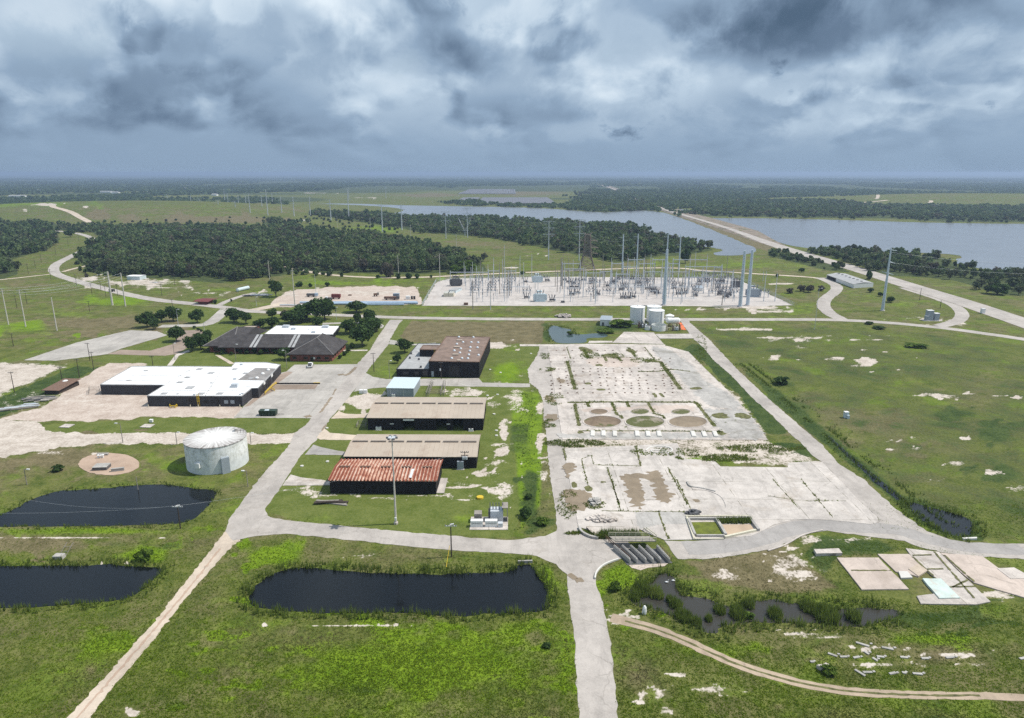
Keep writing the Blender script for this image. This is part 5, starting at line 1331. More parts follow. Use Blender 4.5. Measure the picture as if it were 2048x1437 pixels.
for (u, v) in ((536.5, 740.5), (525.5, 748), (514, 756.5)): on_roof(WH, 'skylight', 'white_paint', u, v, H, .8, 0, 0, True)
for q0, q1 in (((262, 751), (364, 752)), ((225, 761), (340, 762)), ((290, 742), (520, 742)), ((330, 772), (500, 773)), ((318, 781), (492, 782)), ((390, 733.5), (330, 769)), ((440, 745), (410, 791))):
    m_ = MB(); g0 = gz(*q0); g1 = gz(*q1); e = (g1 - g0); m_.obox((g0.x, g0.y, H - .1), e, Vector((-e.y, e.x, 0)).normalized() * .22, (0, 0, .09)); m_.build('roof_seam', M['lightgrey_roof'], WH)
L = (b_ - a).length
for s_, w_, z_, h_, mt in ((.83, 1.6, 1.2, 1.4, 'grey_blue'), (.897, 1.6, 1.2, 1.4, 'grey_blue'), (.62, 1.8, 1.2, 1.4, 'dark_trim'), (.69, 1.8, 1.2, 1.4, 'dark_trim')):
    m_ = MB(); on_wall(m_, a, b_, L * s_, z_, w_, h_); m_.build('window', M[mt], WH)
for s_, w_ in ((.475, 2.6), (.75, 1.2), (.99, .5)):
    m_ = MB(); on_wall(m_, a, b_, L * s_ - .3, .05, w_, 3.2, .07); m_.build('door', M['dark_trim'], WH)
m_ = MB(); s_ = .54; e = a + ex * (L * s_) - ey * .25
for i in range(13): m_.box((e.x, e.y, .4 + i * .36), (.7, .05, .05))
for d_ in (-.38, .38): m_.box((e.x + d_, e.y, 2.7), (.12, .12, 5.6))
for i in range(5): m_.box((e.x, e.y - .35, 2.2 + i * .6), (1.0, .12, .2))
m_.build('ladder', M['yellow'], WH)
bw, cw = gz(516, 776.5), gz(561, 729.5)
for s_, z_, w_, h_, mt in ((.12, 1, 2, 1.5, 'dark_trim'), (.22, 0, 3, 3.2, 'dark_trim'), (.33, 1, 1.6, 1.4, 'dark_trim'), (.45, 0, 4, 3.6, 'dark_trim'), (.58, 3, 2.6, 1.2, 'white_paint'), (.66, 0, 4, 3.4, 'dark_trim'), (.25, 3.2, 2.4, 1.1, 'white_paint')):
    m_ = MB(); on_wall(m_, bw, cw, (cw - bw).length * s_, z_, w_, h_, .1); m_.build('door' if mt == 'dark_trim' else 'sign', M[mt], WH)
# loading bay pit with yellow rails, yellow ring, bollards
def yellow_rail(pts, label, h=1.1):
    g = PX(pts); o = thing('guard_rail', g[0], label, 'guard rail')
    m_ = MB()
    for i in range(len(g) - 1):
        for z in (h * .55, h): m_.tube((g[i].x, g[i].y, z), (g[i + 1].x, g[i + 1].y, z), .13, n=6)
    m_.build('rail', M['yellow'], o)
    for p in g:
        k = MB(); k.tube((p.x, p.y, 0), (p.x, p.y, h), .14, n=6); k.build('post', M['yellow'], o)
yellow_rail([(530, 790), (538, 782), (546, 774), (553, 769)], 'yellow guard rail running down the loading bay ramp')
yellow_rail([(543, 780), (549, 783)], 'short yellow rail across the loading bay')
M['bay'] = concrete('bay_concrete', (0.27, 0.21, 0.165), 0.2, (0.16, 0.13, 0.10), 0.5, cracks=0)
area('loading_bay', [(553, 770), (636, 770), (630, 779), (552, 780), (531, 791), (520, 797), (500, 797)], .075, M['bay'], .05, 3, label='brown sunken loading bay beside the white roofed warehouse')
area('apron', [(488, 815), (560, 750), (574, 744), (586, 745), (556, 767), (500, 812)], .072, M['brick_paving'], .1, 3, label='brown paved strip along the warehouse side')
g0, g1 = G(553, 769), G(640, 769); m_ = MB(); m_.obox((g0.x, g0.y, .05), g1 - g0, (0, .4, 0), (0, 0, .55)); tag(m_.build('retaining_wall', M['dark_trim']), 'low dark retaining wall at the back of the loading bay', 'wall')
g0, g1 = G(627, 769), G(640, 769); m_ = MB(); m_.obox((g0.x, g0.y - .1, .6), g1 - g0, (0, .5, 0), (0, 0, .15)); tag(m_.build('kerb', M['yellow']), 'yellow painted kerb at the end of the loading bay wall', 'kerb')
o = thing('safety_frame', G(347, 814), 'yellow six-sided rail frame standing before the dark warehouse wall', 'rail frame')
for z in (.35, 1.0):
    m_ = MB(); pts = [G(347 + 7.5 * math.cos(R(60 * i)), 814 + 3 * math.sin(R(60 * i))) for i in range(6)]
    for i in range(6): m_.tube((pts[i].x, pts[i].y, z), (pts[(i + 1) % 6].x, pts[(i + 1) % 6].y, z), .12, n=6)
    if z > .9:
        for p in pts: m_.tube((p.x, p.y, 0), (p.x, p.y, 1), .1, n=5)
    m_.build('rail', M['yellow'], o)
for i, u in enumerate((297, 381, 397, 440, 480)):
    g = G(u, 815); m_ = MB(); m_.lathe((g.x, g.y, 0), [(.14, 0), (.14, 1.0), (.08, 1.1)], 8); tag(m_.build('bollard', M['cream']), 'pale bollard at the foot of the dark warehouse wall', 'bollard', 'bollards along the warehouse front')

# office complex
def hip_roof(m_, pts, H, apex, oh=.0):
    """pts: four eave corners (ccw), apex: list of 1 or 2 ridge points with z"""
    v = [(p.x, p.y, H) for p in pts] + [tuple(q) for q in apex]
    if len(apex) == 1: f = [(0, 1, 4), (1, 2, 4), (2, 3, 4), (3, 0, 4)]
    else: f = [(0, 1, 5, 4), (1, 2, 5), (2, 3, 4, 5), (3, 0, 4)]
    m_.add(v, f); m_.add([(p.x, p.y, H - .3) for p in pts] + [(p.x, p.y, H) for p in pts], [(3, 2, 1, 0)] + [(i, (i + 1) % 4, 4 + (i + 1) % 4, 4 + i) for i in range(4)])
# right pavilion
a = G(581, 722.5); b_ = G(664.5, 723); H = 3.6
ex = (b_ - a).normalized(); ey = Vector((-ex.y, ex.x, 0)); D = (G(697, 684, H) - b_).dot(ey)
OF = thing('office_pavilion', a, 'red brick office pavilion with a dark hipped shingle roof by the car park', 'building')
w = MB(); c, d = b_ + ey * D, a + ey * D
L = (b_ - a).length
wn = [(L * s_ - 1.0, L * s_ + 1.0, .9, 2.3) for s_ in (.1, .37, .68, .87)] + [(L * .52 - .8, L * .52 + .8, 0, 2.4)]
wall_run(w, a, b_, H, .3, wn)
wl = [(D * s_ - .9, D * s_ + .9, .9, 2.3) for s_ in (.1, .25, .4, .55, .7, .85)]
wall_run(w, b_ + ey * .3, c - ey * .3, H, .3, [(max(.2, s0 - .3), s1 - .3, lo, hi) for s0, s1, lo, hi in wl]); wall_run(w, c, d, H, .3); wall_run(w, d - ey * .3, a + ey * .3, H, .3)
w.build('wall', M['brick'], OF)
for s0, s1, lo, hi in wn:
    g_ = MB(); p = a + ex * s0 + ey * .15; g_.obox((p.x, p.y, lo), ex * (s1 - s0), ey * .05, (0, 0, hi - lo)); o = g_.build('window' if lo > 0 else 'door', M['glass_dark'], OF)
    f_ = MB(); f_.obox((p.x, p.y, lo), ex * (s1 - s0), ey * -.1, (0, 0, .1)); f_.build('sill', M['brick_paving'], o)
for s0, s1, lo, hi in wl:
    g_ = MB(); p = b_ + ey * s0 - ex * .15; g_.obox((p.x, p.y, lo), ey * (s1 - s0), ex * -.05, (0, 0, hi - lo)); g_.build('window', M['glass_dark'], OF)
oh = 1.2
ap = zat((b_ + ey * (D / 2)), 676) * .0
rf = MB(); e4 = [a - ex * oh - ey * oh, b_ + ex * oh - ey * oh, c + ex * oh + ey * oh, d - ex * oh + ey * oh]
Zr = 9.5
r0 = G(646, 675.5, Zr)
k0 = a + ex * (L * .52) + ey * (D * .40); k1 = a + ex * (L * .52) + ey * (D * .78)
rf.add([(p.x, p.y, H + .1) for p in e4] + [(k0.x, k0.y, Zr), (k1.x, k1.y, Zr)], [(0, 1, 4), (1, 2, 5, 4), (2, 3, 5), (3, 0, 4, 5)])
rf.add([(p.x, p.y, H - .2) for p in e4] + [(p.x, p.y, H + .1) for p in e4], [(3, 2, 1, 0)] + [(i, (i + 1) % 4, 4 + (i + 1) % 4, 4 + i) for i in range(4)])
rf.build('roof', M['shingle'], OF)
rd = MB()
for p, q in ((e4[0], k0), (e4[1], k0), (k0, k1)):
    rd.tube((p.x, p.y, Zr + .05 if p is k0 else H + .14), (q.x, q.y, Zr + .05), .16, n=5)
rd.build('ridge_cap', M['grey_roof'], OF)
m_ = MB(); on_wall(m_, a, b_, L * .575, 1.0, .9, 1.1, .1); m_.build('notice', M['white_paint'], OF)
# long gallery between the pavilions
ga, gb = G(455, 707), G(592, 707)
H = 3.6; D = 20.0
GL = thing('office_gallery', ga, 'long dark roofed office range between the two pavilions', 'building')
w = MB(); wall_run(w, ga, gb, H, .3, [(s_, s_ + 2.2, .6, 2.6) for s_ in np.arange(4, (gb - ga).length - 4, 4.6)]); gex = (gb - ga).normalized(); gey = Vector((-gex.y, gex.x, 0))
wall_run(w, gb + gey * .3, gb + gey * D, H, .3); wall_run(w, gb + gey * (D + .3), ga + gey * (D + .3), H, .3); wall_run(w, ga + gey * D, ga + gey * .3, H, .3)
w.build('wall', M['brick'], GL)
g_ = MB(); p = ga + gey * .2; g_.obox((p.x, p.y, .6), gb - ga, gey * .05, (0, 0, 2.0)); g_.build('window_band', M['glass_dark'], GL)
rf = MB(); p0, p1 = ga - gey * 2.0 - gex * 4, gb - gey * 2.0 + gex * 9; m0, m1 = ga + gey * (D * .55) - gex * 4, gb + gey * (D * .55) + gex * 9; q0, q1 = ga + gey * (D + 1.5) - gex * 4, gb + gey * (D + 1.5) + gex * 9
Zg = 7.4
rf.add([(p0.x, p0.y, H), (p1.x, p1.y, H), (m1.x, m1.y, Zg), (m0.x, m0.y, Zg), (q1.x, q1.y, H + 1.5), (q0.x, q0.y, H + 1.5)], [(0, 1, 2, 3), (3, 2, 4, 5)])
rf.add([(p0.x, p0.y, H - .3), (p1.x, p1.y, H - .3), (p1.x, p1.y, H), (p0.x, p0.y, H), (q0.x, q0.y, H - .2), (q1.x, q1.y, H - .2)], [(0, 1, 2, 3), (0, 4, 5, 1)])
rf.build('roof', M['shingle'], GL)
for u in (508, 585):
    t = G(u - 8, 694, H); s_ = t - ga; x = s_.dot(gex)
    for dx in (0, 2.0):
        sk = MB(); p = ga + gex * (x + dx) - gey * 1.9; q = ga + gex * (x + dx + 1.0) + gey * (D * .53)
        sk.add([(p.x, p.y, H + .10), (p.x + 1.3, p.y, H + .10), (p.x + 1.3, q.y, Zg + .10), (p.x, q.y, Zg + .10)], [(0, 1, 2, 3)]); sk.build('skylight', M['lightgrey_roof'], GL)
# left pavilion
a = G(423, 697.5); b_ = G(455, 704.5)
ex = EX; ey = EY; a = G(420, 704.5); L = (b_ - a).length + 1; b_ = a + ex * L; D = 34.0
LP = thing('office_pavilion', a, 'left office pavilion under a broad dark hipped roof beside the plaza trees', 'building')
w = MB(); c, d = b_ + ey * D, a + ey * D
wall_run(w, a, b_, H, .3, [(2, 5, .5, 2.6), (L - 5, L - 2, .5, 2.6)]); wall_run(w, b_ + ey * .3, c - ey * .3, H, .3); wall_run(w, c, d, H, .3); wall_run(w, d - ey * .3, a + ey * .3, H, .3, [(4, 9, .5, 2.6), (14, 20, .5, 2.6)])
w.build('wall', M['brick'], LP)
g_ = MB(); p = a + ey * .2 + ex * 1; g_.obox((p.x, p.y, .5), ex * (L - 2), ey * .05, (0, 0, 2.1)); g_.build('window_band', M['glass_dark'], LP)
e4 = [a - ex * 2.5 - ey * 2, b_ + ex * 2.5 - ey * 2, c + ex * 9 + ey * 1, d - ex * 2.5 + ey * 1]
k0 = a + ex * (L * .75) + ey * (D * .62)
rf = MB(); rf.add([(p.x, p.y, H + .1) for p in e4] + [(k0.x, k0.y, 8.8), (k0.x + 9, k0.y + 2, 8.2)], [(0, 1, 4), (1, 2, 5, 4), (2, 3, 4, 5), (3, 0, 4)])
rf.add([(p.x, p.y, H - .2) for p in e4] + [(p.x, p.y, H + .1) for p in e4], [(3, 2, 1, 0)] + [(i, (i + 1) % 4, 4 + (i + 1) % 4, 4 + i) for i in range(4)])
rf.build('roof', M['shingle'], LP)
rd = MB()
for p in (e4[0], e4[1]): rd.tube((p.x, p.y, H + .14), (k0.x, k0.y, 8.85), .16, n=5)
rd.build('ridge_cap', M['grey_roof'], LP)
# brick hall with tan flat roof behind
a = G(474, 668); b_ = G(497, 668); H = zat(b_, 657.5); D = (G(472, 652, H) - a).dot(EY)
BH = hall('brick_hall', 'red brick block with a flat tan roof behind the left pavilion', 'building', [a, b_ + EX * 2, b_ + EX * 4 + EY * D, a + EX * 3 + EY * D], H, 'brick', 'tan_roof', cap='dark_trim')
# flat white roof building
a = G(529, 677); b_ = G(666, 678); H = zat(a, 668.5); D = (G(553, 651.5, H) - a).dot(EY)
WF = hall('office_annex', 'low dark annex with a clean white flat roof behind the office range', 'building', [a, b_, b_ + EY * D - EX * 1, a + EY * D], H, 'dark_trim', 'white_roof', cap='lightgrey_roof')
for (x, y, s_) in ((985, 385, 3.6), (1062, 405, 2.6), (1388, 387, 3.6), (1215, 405, 1), (1260, 403, 1), (1265, 438, 2.2), (950, 378, 1)): on_roof(WF, 'roof_unit', 'galv', 380 + x * .1953, 580 + y * .1953, H, s_, s_ * .7, s_ * .4)
for s_ in (.86, .95):
    m_ = MB(); on_wall(m_, b_, b_ + EY * D, D * (s_ - .7), .1, 3, 2.4); m_.build('opening_shade_panel', M['black'], WF)  # black wall panels, their colour standing for the shade in the openings

# small sheds
def small_house(name, label, fl, fr, v_top, D, wallm, roofm, slope=.5, cat='shed', mono=False, door=None, ov=.25):
    a, b_ = G(*fl), G(*fr); H = zat(a, v_top); ex = (b_ - a).normalized(); ey = Vector((-ex.y, ex.x, 0))
    r = thing(name, a, label, cat); w = MB(); c, d = b_ + ey * D, a + ey * D
    w.add([(p.x, p.y, z) for z in (0, H) for p in (a, b_, c, d)], [(0, 1, 5, 4), (1, 2, 6, 5), (2, 3, 7, 6), (3, 0, 4, 7)])
    if not mono:
        for p in (a + ex * .02, b_ - ex * .02):
            w.add([(p.x, p.y, H), ((p + ey * D).x, (p + ey * D).y, H), ((p + ey * D / 2).x, (p + ey * D / 2).y, H + slope - .03)], [(0, 1, 2)])
    w.build('wall', M[wallm], r)
    rf = MB(); z0 = H - .02; th = .12
    A, B, C_, D_ = a - ex * ov - ey * ov, b_ + ex * ov - ey * ov, c + ex * ov + ey * ov, d - ex * ov + ey * ov
    if mono:
        t = [(A.x, A.y, z0), (B.x, B.y, z0), (C_.x, C_.y, z0 + slope), (D_.x, D_.y, z0 + slope)]
        rf.add(t + [(x, y, z + th) for x, y, z in t], [(3, 2, 1, 0), (4, 5, 6, 7), (0, 1, 5, 4), (1, 2, 6, 5), (2, 3, 7, 6), (3, 0, 4, 7)])
    else:
        R0, R1 = A.lerp(D_, .5), B.lerp(C_, .5)
        t = [(A.x, A.y, z0), (B.x, B.y, z0), (R1.x, R1.y, z0 + slope), (R0.x, R0.y, z0 + slope), (C_.x, C_.y, z0), (D_.x, D_.y, z0)]
        rf.add(t + [(x, y, z + th) for x, y, z in t], [(6, 7, 8, 9), (9, 8, 10, 11), (0, 1, 7, 6), (4, 5, 11, 10), (1, 2, 8, 7), (2, 4, 10, 8), (5, 3, 9, 11), (3, 0, 6, 9), (3, 2, 1, 0), (5, 4, 2, 3)])
    rf.build('roof', M[roofm], r)
    if door:
        s_, wd, hd, mt = door; m_ = MB(); on_wall(m_, a, b_, (b_ - a).length * s_, .02, wd, hd); m_.build('door', M[mt], r)
    return r, a, b_, ex, ey, H
BS = small_house('metal_shed', 'pale blue metal shed beside the tan roofed sheds', (774, 793.5), (827.5, 794.5), 776.5, 14.5, 'grey_blue', 'pale_blue', .3, mono=True)
m_ = MB(); on_wall(m_, BS[1], BS[2], 7.0, .1, .12, BS[5] - .3, .07); on_wall(m_, BS[1], BS[2], 1.5, .05, .12, BS[5] - .3, .07); m_.build('downpipe', M['white_paint'], BS[0])
airbox(787, 794.5, 'white cooler at the front of the pale blue shed', 1.4, 1, 1.2)
small_house('pump_house', 'small white shed with blue-grey roof left of the white tanks', (1200, 651.5), (1221, 652.5), 640, 13, 'white_paint', 'grey_blue', .9, door=(.28, 1.4, 2.0, 'steel_dark'))
small_house('gatehouse', 'small brick gatehouse with broad dark red roof at the road junction', (397, 608.5), (414, 609), 602.5, 8, 'brick', 'maroon', .6, ov=2.6)
small_house('store_shed', 'dark open shed with rusty sheet roof at the left dirt yard', (90, 788.5), (118, 789), 780.5, 13, 'wood_pole', 'rust', .9, mono=True, ov=.8)
small_house('trailer', 'pale grey box trailer standing alone before the main wood', (254, 560), (280, 560.5), 553, 9, 'pale_blue', 'white_paint', .3, 'trailer')
# white shed by the causeway road
a = G(1707, 577); b_ = G(1746, 574.5); ex = (b_ - a).normalized(); ey = Vector((-ex.y, ex.x, 0)); H = zat(a, 569)
k = Vector((G(1653, 557).x - a.x, G(1653, 557).y - a.y, 0)); dd = k.normalized(); Lk = k.length
HS = thing('metal_barn', a, 'long white metal barn with a black panel as its shaded open bay beside the causeway road', 'barn')
c, d = b_ + k, a + k
w = MB(); w.add([(p.x, p.y, z) for z in (0, H) for p in (a, b_, c, d)], [(0, 1, 5, 4), (1, 2, 6, 5), (3, 0, 4, 7)])
w.quad((d.x, d.y, 0), (c.x, c.y, 0), (c.x, c.y, H), (d.x, d.y, H)); w.build('wall', M['white_paint'], HS)
rf = MB(); t = [a + ex * -.5, b_ + ex * .5, c + ex * .5, d + ex * -.5]; mA, mB = t[0].lerp(t[1], .5), t[3].lerp(t[2], .5)
rf.add([(t[0].x, t[0].y, H), (t[1].x, t[1].y, H), (t[2].x, t[2].y, H), (t[3].x, t[3].y, H), (mA.x, mA.y, H + 1.2), (mB.x, mB.y, H + 1.2)], [(0, 4, 5, 3), (4, 1, 2, 5)])
rf.add([(t[0].x, t[0].y, H - .04), (t[1].x, t[1].y, H - .04), (mA.x, mA.y, H + 1.16)], [(0, 1, 2)])
rf.build('roof', M['lightgrey_roof'], HS)
for i in range(7):
    p = mA.lerp(mB, (i + .6) / 7.4); m_ = MB(); m_.box((p.x, p.y, H + 1.35), (1.4, 1.4, .5)); m_.build('ridge_vent', M['steel_dark'], HS)
i_ = MB(); on_wall(i_, d, a, Lk * .19, .05, Lk * .34, H * .84, .1); i_.build('opening_shade_panel', M['black'], HS)  # flat black panel on the wall paints the shade inside the open bay

# ------------------------------------------------------------------ tanks
def tank(name, label, u, v_front, width_px, v_top, wallm, roofm, cone=.6, n=40, cat='tank', open_top=False, group=None):
    """upright cylinder: front foot of the wall at (u, v_front), apparent width and rim height at the front"""
    g = G(u, v_front); rad = width_px / 2 * mpp(g)
    rad = width_px / 2 * (depth(g) + rad * .9) / FPX
    c = Vector((g.x, g.y + rad, 0)); c.x = (u - CU) / FPX * depth(c)
    H = zat(Vector((c.x, c.y - rad, 0)), v_top)
    r = thing(name, c, label, cat, group)
    w = MB(); w.lathe((0, 0, 0), [(rad, 0), (rad, H)], n, cap=False)
    if open_top: w.lathe((0, 0, 0), [(rad - .12, H), (rad - .12, .05)], n, cap=False); w.lathe((0, 0, 0), [(rad, H), (rad - .12, H)], n, cap=False)
    w.build('wall', M[wallm], r, world=False, smooth=True)
    if not open_top:
        f = MB(); f.lathe((0, 0, 0), [(rad + .12, H - .25), (rad + .12, H + .02), (rad * .5, H + cone * .62), (.35, H + cone)], n); f.build('roof', M[roofm], r, world=False)
    return r, c, rad, H
T0 = tank('water_tank', 'huge weathered round concrete tank with a streaked pale roof', 436.5, 950.5, 116, 897, 'tank_wall', 'tank_roof', .35, 72)
r, c, rad, H = T0
def tube_part(parent, pts, rr_, mat, name, n=6):
    m_ = MB()
    for p, q in zip(pts[:-1], pts[1:]): m_.tube(p, q, rr_, n=n)
    return m_.build(name, M[mat], parent)
m_ = MB(); m_.box((rad * .62, rad * -.80 - .4, 2.6), (2.4, .8, 5.2), R(38)); m_.build('pipe_casing', M['grey_blue'], r, world=False)
t_ = R(-103); m_ = MB(); m_.box((rad * math.cos(t_), rad * math.sin(t_) - .3, 3.2), (1.5, .9, 1.5), t_ + math.pi / 2); m_.build('hatch', M['white_paint'], r, world=False)
for k, (x, y) in enumerate(((rad * .66, rad * .45), (rad * .8, rad * .3))):
    m_ = MB()
    for i in range(4):
        for dz in (.6, 1.2): m_.box((x + (i - 1.5) * .9, y, H + dz), (.9, .06, .06))
        m_.box((x + (i - 1.5) * .9, y, H + .5), (.06, .06, 1.5))
    m_.build('handrail', M['wood_grey'], r, world=False)
m_ = MB(); m_.lathe((rad * .5, rad * .55, H + .2), [(.5, 0), (.5, .7), (.7, .8), (.1, 1.1)], 10); m_.build('vent', M['tank_roof'], r, world=False)
for lb, u, vf, wd, vt in (('tall white tank, left one of the cluster by the road', 1274, 650, 29, 616.5), ('tall white tank half hidden behind the front one', 1307, 645, 28.5, 615.5), ('tall white tank at the front of the cluster', 1311.7, 655, 30.5, 623.5)):
    r, c, rad, H = tank('storage_tank', lb, u, vf, wd, vt, 'white_paint', 'white_paint', .5, 40, group='tall white tanks by the cross road')
    m_ = MB(); m_.lathe((0, 0, H + .3), [(.35, 0), (.35, .7), (.1, .8)], 8); m_.build('vent', M['white_paint'], r, world=False)
    m_ = MB(); m_.box((rad * .5, -rad * .9, H / 2), (.35, .3, H)); m_.build('ladder', M['galv'], r, world=False)
tank('open_tub', 'wide white open tub in front of the white tanks', 1317.3, 663.5, 29, 652.5, 'white_paint', None, 0, 36, open_top=True)
tank('open_tub', 'small white tub between the tall white tanks', 1295, 661, 11.5, 654, 'white_paint', None, 0, 20, open_top=True)
tank('storage_tank', 'short white tank with domed lid behind the horizontal one', 1339, 642, 17, 633, 'white_paint', 'white_paint', 1.0, 24)
g = G(1351, 655); o = thing('horizontal_tank', g, 'white horizontal pressure tank on steel legs', 'tank')
m_ = MB()
pr = [(.05, -4.4), (1.2, -4.1), (1.9, -3.3), (1.9, 3.3), (1.2, 4.1), (.05, 4.4)]
q = MB(); q.lathe((0, 0, 0), pr, 20); q.v = [(z + g.x - 1.0, y + g.y + 3, 3.4 + x) for x, y, z in q.v]; q.build('vessel', M['white_paint'], o, smooth=False)
for dx in (-3.4, 1.4):
    for dy in (-1.2, 1.2):
        m_ = MB(); m_.box((g.x + dx, g.y + 3 + dy, 1.0), (.3, .3, 2.0)); m_.build('leg', M['rust'], o)
m_ = MB(); m_.box((g.x - 1, g.y + 3, 5.35), (1.2, .8, .3)); m_.build('manhole', M['steel_dark'], o)
def pipe_cluster(u, v, label, seed, n=22, mats=('steel_dark', 'rust'), w=3.5):
    g = G(u, v); o = thing('pipe_rack', g, label, 'pipework'); q = random.Random(seed)
    for mt in mats:
        m_ = MB()
        for i in range(n):
            x, y = q.uniform(-w, w), q.uniform(-1.5, 3); h = q.uniform(.8, 4)
            m_.tube((g.x + x, g.y + y, 0), (g.x + x, g.y + y, h), .12, n=5)
            if q.random() < .6: m_.tube((g.x + x, g.y + y, h), (g.x + x + q.uniform(-2, 2), g.y + y + q.uniform(-1, 1), h), .14, n=5)
        m_.build('pipe', M[mt], o)
    m_ = MB()
    for i in range(3): m_.lathe((g.x + q.uniform(-w, w) * .6, g.y + q.uniform(-1, 2), .4), [(.7, 0), (.7, 1.6), (.2, 1.9)], 10)
    m_.build('vessel', M['galv'], o)
pipe_cluster(1287, 656, 'tangle of dark pipes and valves between the white tanks', 1)
pipe_cluster(1347, 662, 'rusty pipes and valves below the horizontal tank', 2, 26, ('rust', 'cream'), 4.5)
g = PX([(1359, 648), (1363, 649), (1372, 661), (1362, 660)]); m_ = MB(); m_.add([(p.x, p.y, z) for p, z in zip(g, (.9, .9, .2, .2))] + [(p.x, p.y, .02) for p in g], [(0, 3, 2, 1), (0, 4, 7, 3), (3, 7, 6, 2), (2, 6, 5, 1), (1, 5, 4, 0)])
tag(m_.build('tarpaulin', M['orange']), 'bright orange tarpaulin spread beside the horizontal tank', 'tarpaulin')
r, c, rad, H = tank('water_tank', 'small pale blue round tank behind the dark open shed', 133, 775, 13.5, 764.5, 'pale_blue', 'white_paint', .5, 20)
# ------------------------------------------------------------------ trees
def leaf_cloud(q, r, h, z0, lobes, per, size):
    """leaf clumps of one crown: lumpy, with gaps; returns corner points (n,4,3) and a tint per clump"""
    c = []
    for i in range(lobes):
        d = q.normal(size=3); d /= np.linalg.norm(d)
        rad = q.uniform(.15, .68)
        c.append((d[0] * r * rad, d[1] * r * rad, z0 + h * (.5 + d[2] * rad * .62), q.uniform(.34, .52)))
    P_, T_ = [], []
    for x, y, z, s in c:
        d = q.normal(size=(per, 3)); d /= np.linalg.norm(d, axis=1)[:, None]
        d[:, 2] = np.where(d[:, 2] < -.35, -d[:, 2] * .6, d[:, 2])
        rr_ = q.uniform(.72, 1.06, per)[:, None]
        p = np.array([x, y, z]) + d * rr_ * np.array([r * s, r * s, h * s * .62])
        nrm = d + q.normal(size=(per, 3)) * .55; nrm /= np.linalg.norm(nrm, axis=1)[:, None]
        t = np.cross(nrm, q.normal(size=(per, 3))); t /= np.linalg.norm(t, axis=1)[:, None]
        b_ = np.cross(nrm, t)
        sz = (size * q.uniform(.6, 1.3, per))[:, None]
        P_.append(np.stack([p - t * sz - b_ * sz * .6, p + t * sz * .8 - b_ * sz, p + t * sz + b_ * sz * .7, p - t * sz * .7 + b_ * sz], 1))
        T_.append(np.clip(q.uniform(.25, .75) + q.normal(size=per) * .2, 0, 1))
    return np.concatenate(P_), np.concatenate(T_)

def leaves_mesh(name, P_, T_, mat, hue=None):
    n = len(P_)
    tint = np.repeat(T_, 4)
    hu = np.zeros_like(tint) if hue is None else np.repeat(hue, 4)
    att = np.stack([tint, hu, tint, np.ones_like(tint)], -1)
    o = fast_mesh(name, P_.reshape(-1, 3), np.arange(4 * n).reshape(n, 4), mat, attrs={'tint': att})
    return o

def tree_proto(seed, hue=0.0, mat='leaf', r=4.0, h=7.0, z0=1.6, lobes=22, per=42, size=.42, trunk=True, name='tree'):
    """unit tree at the origin: a trunk with limbs and a crown; returned unlinked from view until copied"""
    q = np.random.default_rng(seed)
    P_, T_ = leaf_cloud(q, r, h, z0, lobes, per, size)
    cr = leaves_mesh('crown', P_, T_, M[mat], np.full(len(T_), hue))
    tk = MB()
    tk.tube((0, 0, -.1), (q.normal() * .2, q.normal() * .2, z0 + h * .35), .05 * r + .06, .03 * r, n=7)
    for i in range(5):
        a = 6.28 * i / 5 + q.uniform(0, .8)
        tk.tube((0, 0, z0 * .7 + .15 * i), (math.cos(a) * r * .55, math.sin(a) * r * .55, z0 + h * q.uniform(.35, .6)), .026 * r, .01 * r, n=5)
    t = tk.build('trunk', M['bark'], None)
    return cr.data, t.data, cr, t
PROTO = {}
def proto_set(key, n, **kw):
    L_ = []
    for i in range(n):
        cm, tm, a, b_ = tree_proto(100 + i * 7 + len(key), (0, .2, .5, .08, .3)[i % 5] if key == 'wood' else 0, **kw)
        bpy.data.objects.remove(a); bpy.data.objects.remove(b_)
        L_.append((cm, tm))
    PROTO[key] = L_
proto_set('oak', 4, mat='leaf', lobes=26, per=60, size=.36)
proto_set('wood', 5, mat='leafwood', lobes=16, per=34, size=.5, r=4.0, h=7.5, z0=1.4)
proto_set('bush', 3, mat='leaf', lobes=14, per=40, size=.3, r=2.0, h=2.6, z0=.1)
proto_set('pale', 2, mat='leafpale', lobes=14, per=34, size=.26, r=2.0, h=2.4, z0=.1)
proto_set('lime', 2, mat='leaflime', lobes=14, per=40, size=.34, r=2.0, h=2.6, z0=.1)
BASE_R = {'oak': 4.0, 'wood': 4.0, 'bush': 2.0, 'pale': 2.0, 'lime': 2.0}
BASE_H = {'oak': 8.4, 'wood': 8.6, 'bush': 2.7, 'pale': 2.5, 'lime': 2.7}
tq = random.Random(8)
def plant(kind, p, rad, hgt, label, cat='tree', group=None, name='tree'):
    cm, tm = tq.choice(PROTO[kind])
    o = thing(name, p, label, cat, group, tq.uniform(0, 6.28))
    s = rad / BASE_R[kind]
    o.scale = (s, s, hgt / BASE_H[kind])
    for nm, me in (('crown', cm), ('trunk', tm)):
        c = bpy.data.objects.new(nm, me); COL.objects.link(c); c.parent = o
    return o
def tree_px(kind, u, v, wpx, hpx, label, cat='tree', group=None, name='tree'):
    g = G(u, v); m_ = mpp(g)
    g = Vector((g.x, g.y + wpx * .28 * m_, 0))
    return plant(kind, g, wpx * m_ / 2, hpx * m_ * 1.02, label, cat, group, name)
